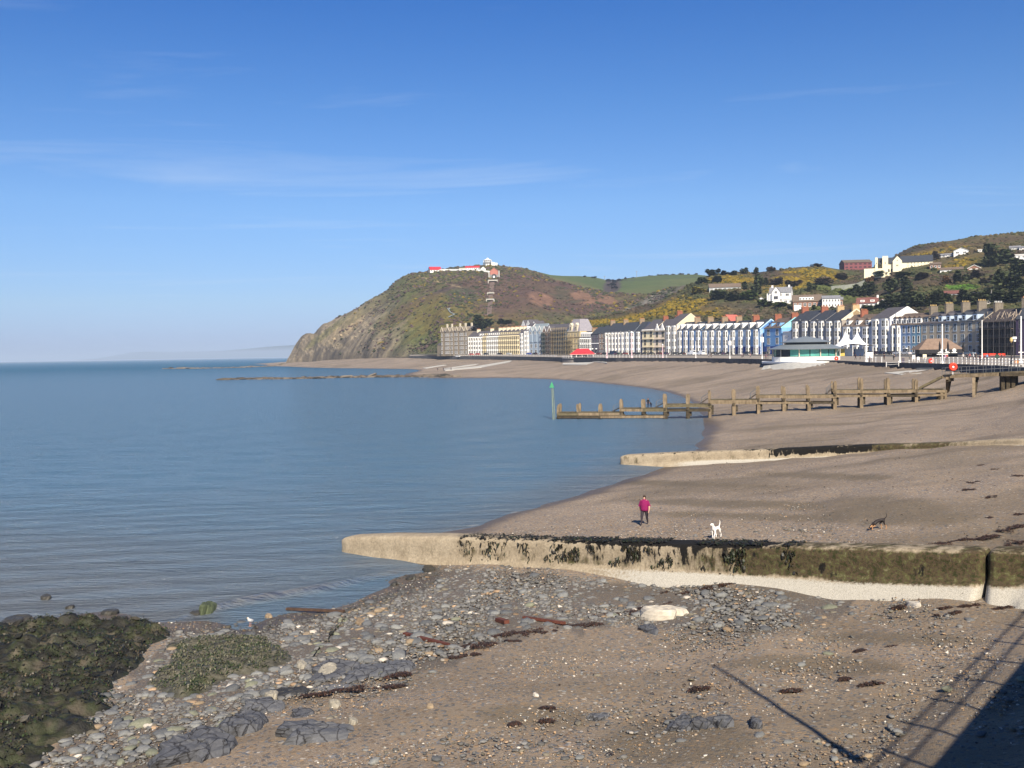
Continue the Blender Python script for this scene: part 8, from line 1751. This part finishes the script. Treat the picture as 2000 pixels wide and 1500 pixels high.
def tree(label, px, yb, wpx, hpx, kind, bv=None, grp=None, D=None, name='tree'):
    g = at(px, yb, D) if D else hp(bv or bv_right, px, yb); k = g.y / F; i = rnd.randrange(5); key = (i, kind)
    if key not in CRM: CRM[key] = npmesh('crown', CR[i][0], CR[i][1], None, LEAF[kind], False)
    t = thing(name, label, 'tree' if name == 'tree' else 'bush', g, rnd.uniform(0, 6.28), grp); w = wpx * k * 1.25; h = hpx * k * 1.08
    place('crown', CRM[key], t, None, 0, (w, w, h)); place('trunk', TRK, t, None, 0, (w, w, h)); return t
TREES = [(1392,538,22,12,'dark','broad dark tree, leftmost on the skyline of the gorse hill'),(1413,537,18,8,'dark','low dark tree right of the broad skyline tree'),(1430,536.5,18,7,'dark','second low dark tree along the skyline'),(1454,534.5,13,11,'dark','pointed dark tree on the skyline above the bungalow'),(1477,536,15,13,'dark','round dark tree on the skyline, right of the pointed one'),(1506,530,14,9,'bare','bare twiggy tree on the skyline right of the round one'),(1595,520.5,20,5,'bare','low scrub at the top of the gorse hill'),
 (1480,564,17,27,'dark','tall dark tree on the slope above the white gabled house'),(1496,557,17,14,'dark','dark tree right of the tall slope tree'),(1583,570,14,18,'dark','upright dark tree between the white house and the grey wall'),(1365,573,26,13,'yellow','yellow green bush at the left end of the bungalow'),(1400,552,30,12,'dark','dark bushy slope left of the bungalow'),(1372,553,28,12,'green','mid green bush on the left brow'),(1404,584,34,17,'dark','dark bush in front of the bungalow, left'),(1430,586,34,17,'dark','dark bush in front of the bungalow, right'),(1463,584,30,16,'green','green bush right of the bungalow'),(1480,575,24,16,'dark','dark bush between the bungalow and the white shed'),(1500,597,30,12,'green','clipped green hedge bush under the white gabled house, left'),(1523,600,26,10,'green','green bush under the white gabled house, right'),(1455,565,18,14,'dark','dark tree at the right end of the bungalow'),(1516,556,26,12,'bare','bare thicket above the white gabled house'),(1548,560,26,12,'bare','bare thicket right of the white gabled house'),
 (1680,579,26,22,'dark','dark pine left of the red brown roof'),(1700,577,24,24,'dark','taller dark pine above the red brown roof'),(1666,580,14,12,'dark','small dark pine at the left of the pine pair'),(1742,571,30,26,'dark','big dark tree under the cream hall, left'),(1768,571,32,28,'dark','big dark tree under the cream hall, right'),(1745,598,32,24,'dark','first tree of the dark belt behind the tall white gable'),(1768,600,34,26,'dark','second tree of the dark belt'),(1790,600,34,28,'dark','third tree of the dark belt, behind the first stone chimney'),(1812,598,34,27,'dark','fourth tree of the dark belt'),(1834,597,32,28,'dark','fifth tree of the dark belt, behind the third stone chimney'),(1850,594,24,20,'dark','last and lowest tree of the dark belt'),
 (1870,553,30,22,'dark','round dark tree on the left of the green lawn'),(1848,554,18,16,'orange','orange brown tree left of the round dark tree'),(1700,553,13,13,'orange','rusty bush below the terrace wall of the cream hall'),(1955,518,46,42,'dark','huge round dark tree high on the right of the hill'),(1936,521,26,18,'dark','dark tree at the left foot of the huge round one'),(1985,566,38,36,'dark','tall dark tree at the right edge under the white modern house'),(1958,564,34,34,'dark','dark tree left of the right edge tree'),(1935,556,24,18,'bare','bare brown tree left of the dark right edge trees'),(1905,545,30,16,'bare','bare brown thicket above the green lawn'),(1880,590,34,22,'dark','dark tree behind the stone chimneys, left of the tiny white house'),(1905,592,34,22,'dark','dark tree below the tiny white house'),(1930,590,34,24,'dark','dark tree at the foot of the leaning mast'),(1957,590,36,26,'dark','dark tree right of the leaning mast'),(1985,590,34,26,'dark','dark tree behind the right edge chimney'),(1826,508,20,16,'bare','grey bare tree behind the right end of the cream hall'),(1800,545,40,12,'bare','bare brown thicket under the cream hall, right'),(1765,540,40,10,'green','green thicket under the cream hall, middle'),(1720,542,34,12,'green','green thicket under the cream hall, left'),(1640,545,34,12,'bare','bare thicket under the wine red hall'),(1607,556,30,14,'bare','bare thicket left of the grey wall'),(1655,577,26,12,'green','bright bush under the grey wall'),(1722,601,20,14,'dark','dark bush right of the white gable end'),(1700,606,26,10,'green','green garden bush below the red brown roofed house'),
 (1995,540,40,34,'dark','dark tree cut by the right edge'),(1560,602,14,8,'green','garden bush before the brick bungalow'),(1590,604,14,8,'green','garden bush between the bungalow and the white block')]
for px, yb, wp_, hp_, kd, lb in TREES: tree(lb, px, yb, wp_, hp_, kd, grp='trees and bushes on the hillside')
tree('dark windswept tree above the far terrace on the headland', 948, 640, 34, 24, 'dark', bv_head); tree('lower dark bush left of the windswept tree', 928, 641, 26, 14, 'dark', bv_head, name='bush')
tree('dark bush right of the windswept tree', 985, 632, 24, 8, 'dark', bv_head, name='bush')
for px, yb, wp_, hp_ in [(1142,541,10,2.5),(1160,542.5,10,2.5),(1222,545.5,6,4),(1235,544,7,3),(1272,540,9,2.5),(1288,539,9,3),(1300,538.5,10,3),(1315,538,9,3),(1330,537.5,10,3.5),(1345,537.5,9,3),(1358,538,9,4)]: tree('small hedge tree on the skyline of the green fields', px, yb, wp_, hp_, 'bare', None, 'hedge trees on the skyline of the green fields', D=1905)
for px, yb, wp_, hp_ in [(1190,549,12,4),(1200,552,14,5),(1210,549,12,4),(1195,558,14,5),(1203,564,14,5)]: tree('purple brown scrub tree in the dip between the green fields', px, yb, wp_, hp_, 'bare', None, 'scrub in the dip between the green fields', D=1880 - (yb - 549) * 18)

# scrub and gorse that nobody could count
def scrub(name, o, n, s0, s1, seed, keep, tint):
    me = o.data; nv = len(me.vertices); co = np.empty(nv*3, np.float32); me.vertices.foreach_get('co', co); co = co.reshape(-1,3).astype(float); cc = np.empty(nv*4, np.float32); me.color_attributes['Col'].data.foreach_get('color', cc); cc = cc.reshape(-1,4)[:, :3].astype(float)
    Px, Py = project(co[:,0], co[:,1], co[:,2]); w = keep(co, Px, Py, cc); r_ = np.random.default_rng(seed); idx = r_.choice(nv, n, p=w / w.sum())
    P_ = co[idx] + r_.uniform(-1.5, 1.5, (n,3)) * [1,1,.1]; bm = bmesh.new(); bmesh.ops.create_icosphere(bm, subdivisions=1, radius=1); bv_ = np.array([v.co[:] for v in bm.verts]); bf = np.array([[v.index for v in f.verts] for f in bm.faces]); bm.free(); bv_ = bv_ * r_.uniform(.65, 1.25, (len(bv_),1))
    s = r_.uniform(s0, s1, n) * r_.uniform(.6, 1.2, n); cl = cc[idx] * r_.uniform(.5, 1.25, (n,1)); cl = tint(cl, cc[idx], r_.random(n), fbm(P_[:,0]*.03, P_[:,1]*.03, 3, seed))
    V, Fq, C = scatter(bv_, bf, P_ + np.array([0,0,.1]), rotz(r_.uniform(0,6.28,n), r_.uniform(-.3,.3,n)), np.stack([s*1.5, s*1.2, s*.75], -1), cl)
    return tag(place(name, npmesh(name, V, Fq, C, MC('scrub_leaf', .9, 1.2, .4, 0), False)), kind='stuff')
def tint_head(c, b, q, f):
    c = np.where((q < .26)[:, None], [.040,.046,.022], c); c = np.where(((q > .26) & (q < .55))[:, None], np.array([.085,.056,.052]) * (.6 + .8 * f[:, None]), c); return np.where(((q > .91) & (f > .5))[:, None], [.17,.125,.02], c)
def keep_head(co, Px, Py, cc):
    n1 = fbm(co[:,0]*.02, co[:,1]*.02, 4, 88); return ((Px > 640) & (Py < 692) & (Px < 1320)) * (.18 + sstep(.36, .60, n1)) * np.clip((Px - 640) / 200, .1, 1) * (np.abs(cc[:,0]-.17) > .025) + 1e-9
scrub('heath_scrub', headland, 14000, .6, 2.0, 5, keep_head, tint_head)
def keep_right(co, Px, Py, cc): return ((Py < 692) & (Px < 2060)) * (.25 + sstep(.40, .6, fbm(co[:,0]*.03, co[:,1]*.03, 4, 89))) * (1 + 2.0 * (cc[:,0] > .14)) * (cc[:,1] < .135) + 1e-9
def tint_right(c, b, q, f):
    y = (b[:,0] > .125)[:, None] & (q < .55)[:, None]; c = np.where(y, np.array([.235,.165,.018]) * (.6 + .6*q[:,None]), c); d = (q > .72)[:, None] & ~y; return np.where(d, c * .3 + np.array([.03,.038,.014]) * .8, c)
scrub('gorse_scrub', hillside, 11000, .6, 1.7, 6, keep_right, tint_right)
# ================================================================== THE PIER UNDER THE CAMERA (just out of the picture, it throws the shadow at lower right)
DZ = 9.55
def caster(px, py, h):
    """where a thing h above the water must stand for its shadow to reach the ground seen at a pixel"""
    g = gp(px, py); return g + to_sun * ((h - g.z) / to_sun.z)
E1, E2 = caster(1818, 1498, DZ), caster(1999, 1288, DZ)
pd = Vector((E2.x - E1.x, E2.y - E1.y, 0)).normalized(); pn = Vector((-pd.y, pd.x, 0)); EOFF = E1.x * pn.x + E1.y * pn.y
def pq(s, o, z): return (pd.x * s + pn.x * o, pd.y * s + pn.y * o, z)
pt = thing('pier', 'railed pier deck on iron legs outside the picture, its shadow on the beach', 'pier')
S0, S1, O0, O1 = -30, 112, EOFF, EOFF - 11
b = MB(); b.add([pq(s, o, z) for z in (DZ - .55, DZ) for s, o in ((S0, O0), (S1, O0), (S1, O1), (S0, O1))], [(0,3,2,1),(4,5,6,7),(0,1,5,4),(1,2,6,5),(2,3,7,6),(3,0,4,7)]); b.build('deck', WOODG, pt)
b = MB(); b.add([pq(s, o, z) for z in (DZ - .5, DZ - .004) for s, o in ((-7, EOFF + .01), (2.2, EOFF + .01), (2.2, -.3), (-7, -.3))], [(0,3,2,1),(4,5,6,7),(0,1,5,4),(1,2,6,5),(2,3,7,6),(3,0,4,7)]); b.build('viewing_bay', WOODG, pt)
IRON = M('dark_green_iron', (.05,.07,.065), .6, .15, 3)
rp = MB().tube((0,0,0), (0,0,1.1), .045, .045, 6).lathe([(.07,1.08),(.08,1.14),(.01,1.2)], 6).mesh('railing_post', IRON)
s = S0
while s <= S1: place('railing_post', rp, pt, pq(s, O0 - .08, DZ)); s += 2.0
for hh in (1.05, .55): MB().tube(pq(S0, O0 - .08, DZ + hh), pq(S1, O0 - .08, DZ + hh), .032, n=6).build('rail', IRON, pt)
s = S0 + 4
while s < S1:
    for o in (O0 - 1, (O0 + O1)/2, O1 + 1):
        x, y, _ = pq(s, o, 0); zb = float(beach_h(np.array([x]), np.array([max(y, 7.0)]))[0]) if y > 0 else -1
        MB().tube((x, y, min(zb, 3) - 2), (x, y, DZ - .56), .18, .18, 8).build('leg', IRON, pt)
    MB().beam(pq(s, O0 - .3, DZ - .8), pq(s, O1 + .3, DZ - .8), .25, .48).build('cross_beam', IRON, pt); s += 9
lx = caster(1395, 1300, DZ + 6.2); lx.z = DZ
lt = thing('pier_lamp_post', 'tall lamp post on the pier, outside the picture, casting the long diagonal shadow', 'lamp post', lx)
MB().tube((0,0,0), (0,0,6.2), .085, .06, 8).build('pole', IRON, lt); MB().lathe([(.14,0),(.14,.7),(.09,.9)], 8).build('base', IRON, lt)

# ================================================================== AIR
hzb = MB().box(-60000, 60000, -400, 40000, -8, 170)
hm = bpy.data.materials.new('haze'); hm.use_nodes = True
hn = hm.node_tree.nodes; hl = hm.node_tree.links; hn.remove(hn['Principled BSDF'])
pv = hn.new('ShaderNodeVolumePrincipled'); pv.inputs['Color'].default_value = (.55, .68, .86, 1); pv.inputs['Density'].default_value = 8.5e-5; pv.inputs['Anisotropy'].default_value = -0.1
hl.new(pv.outputs[0], hn['Material Output'].inputs['Volume'])
haze = hzb.build('haze', hm); tag(haze, kind='stuff')
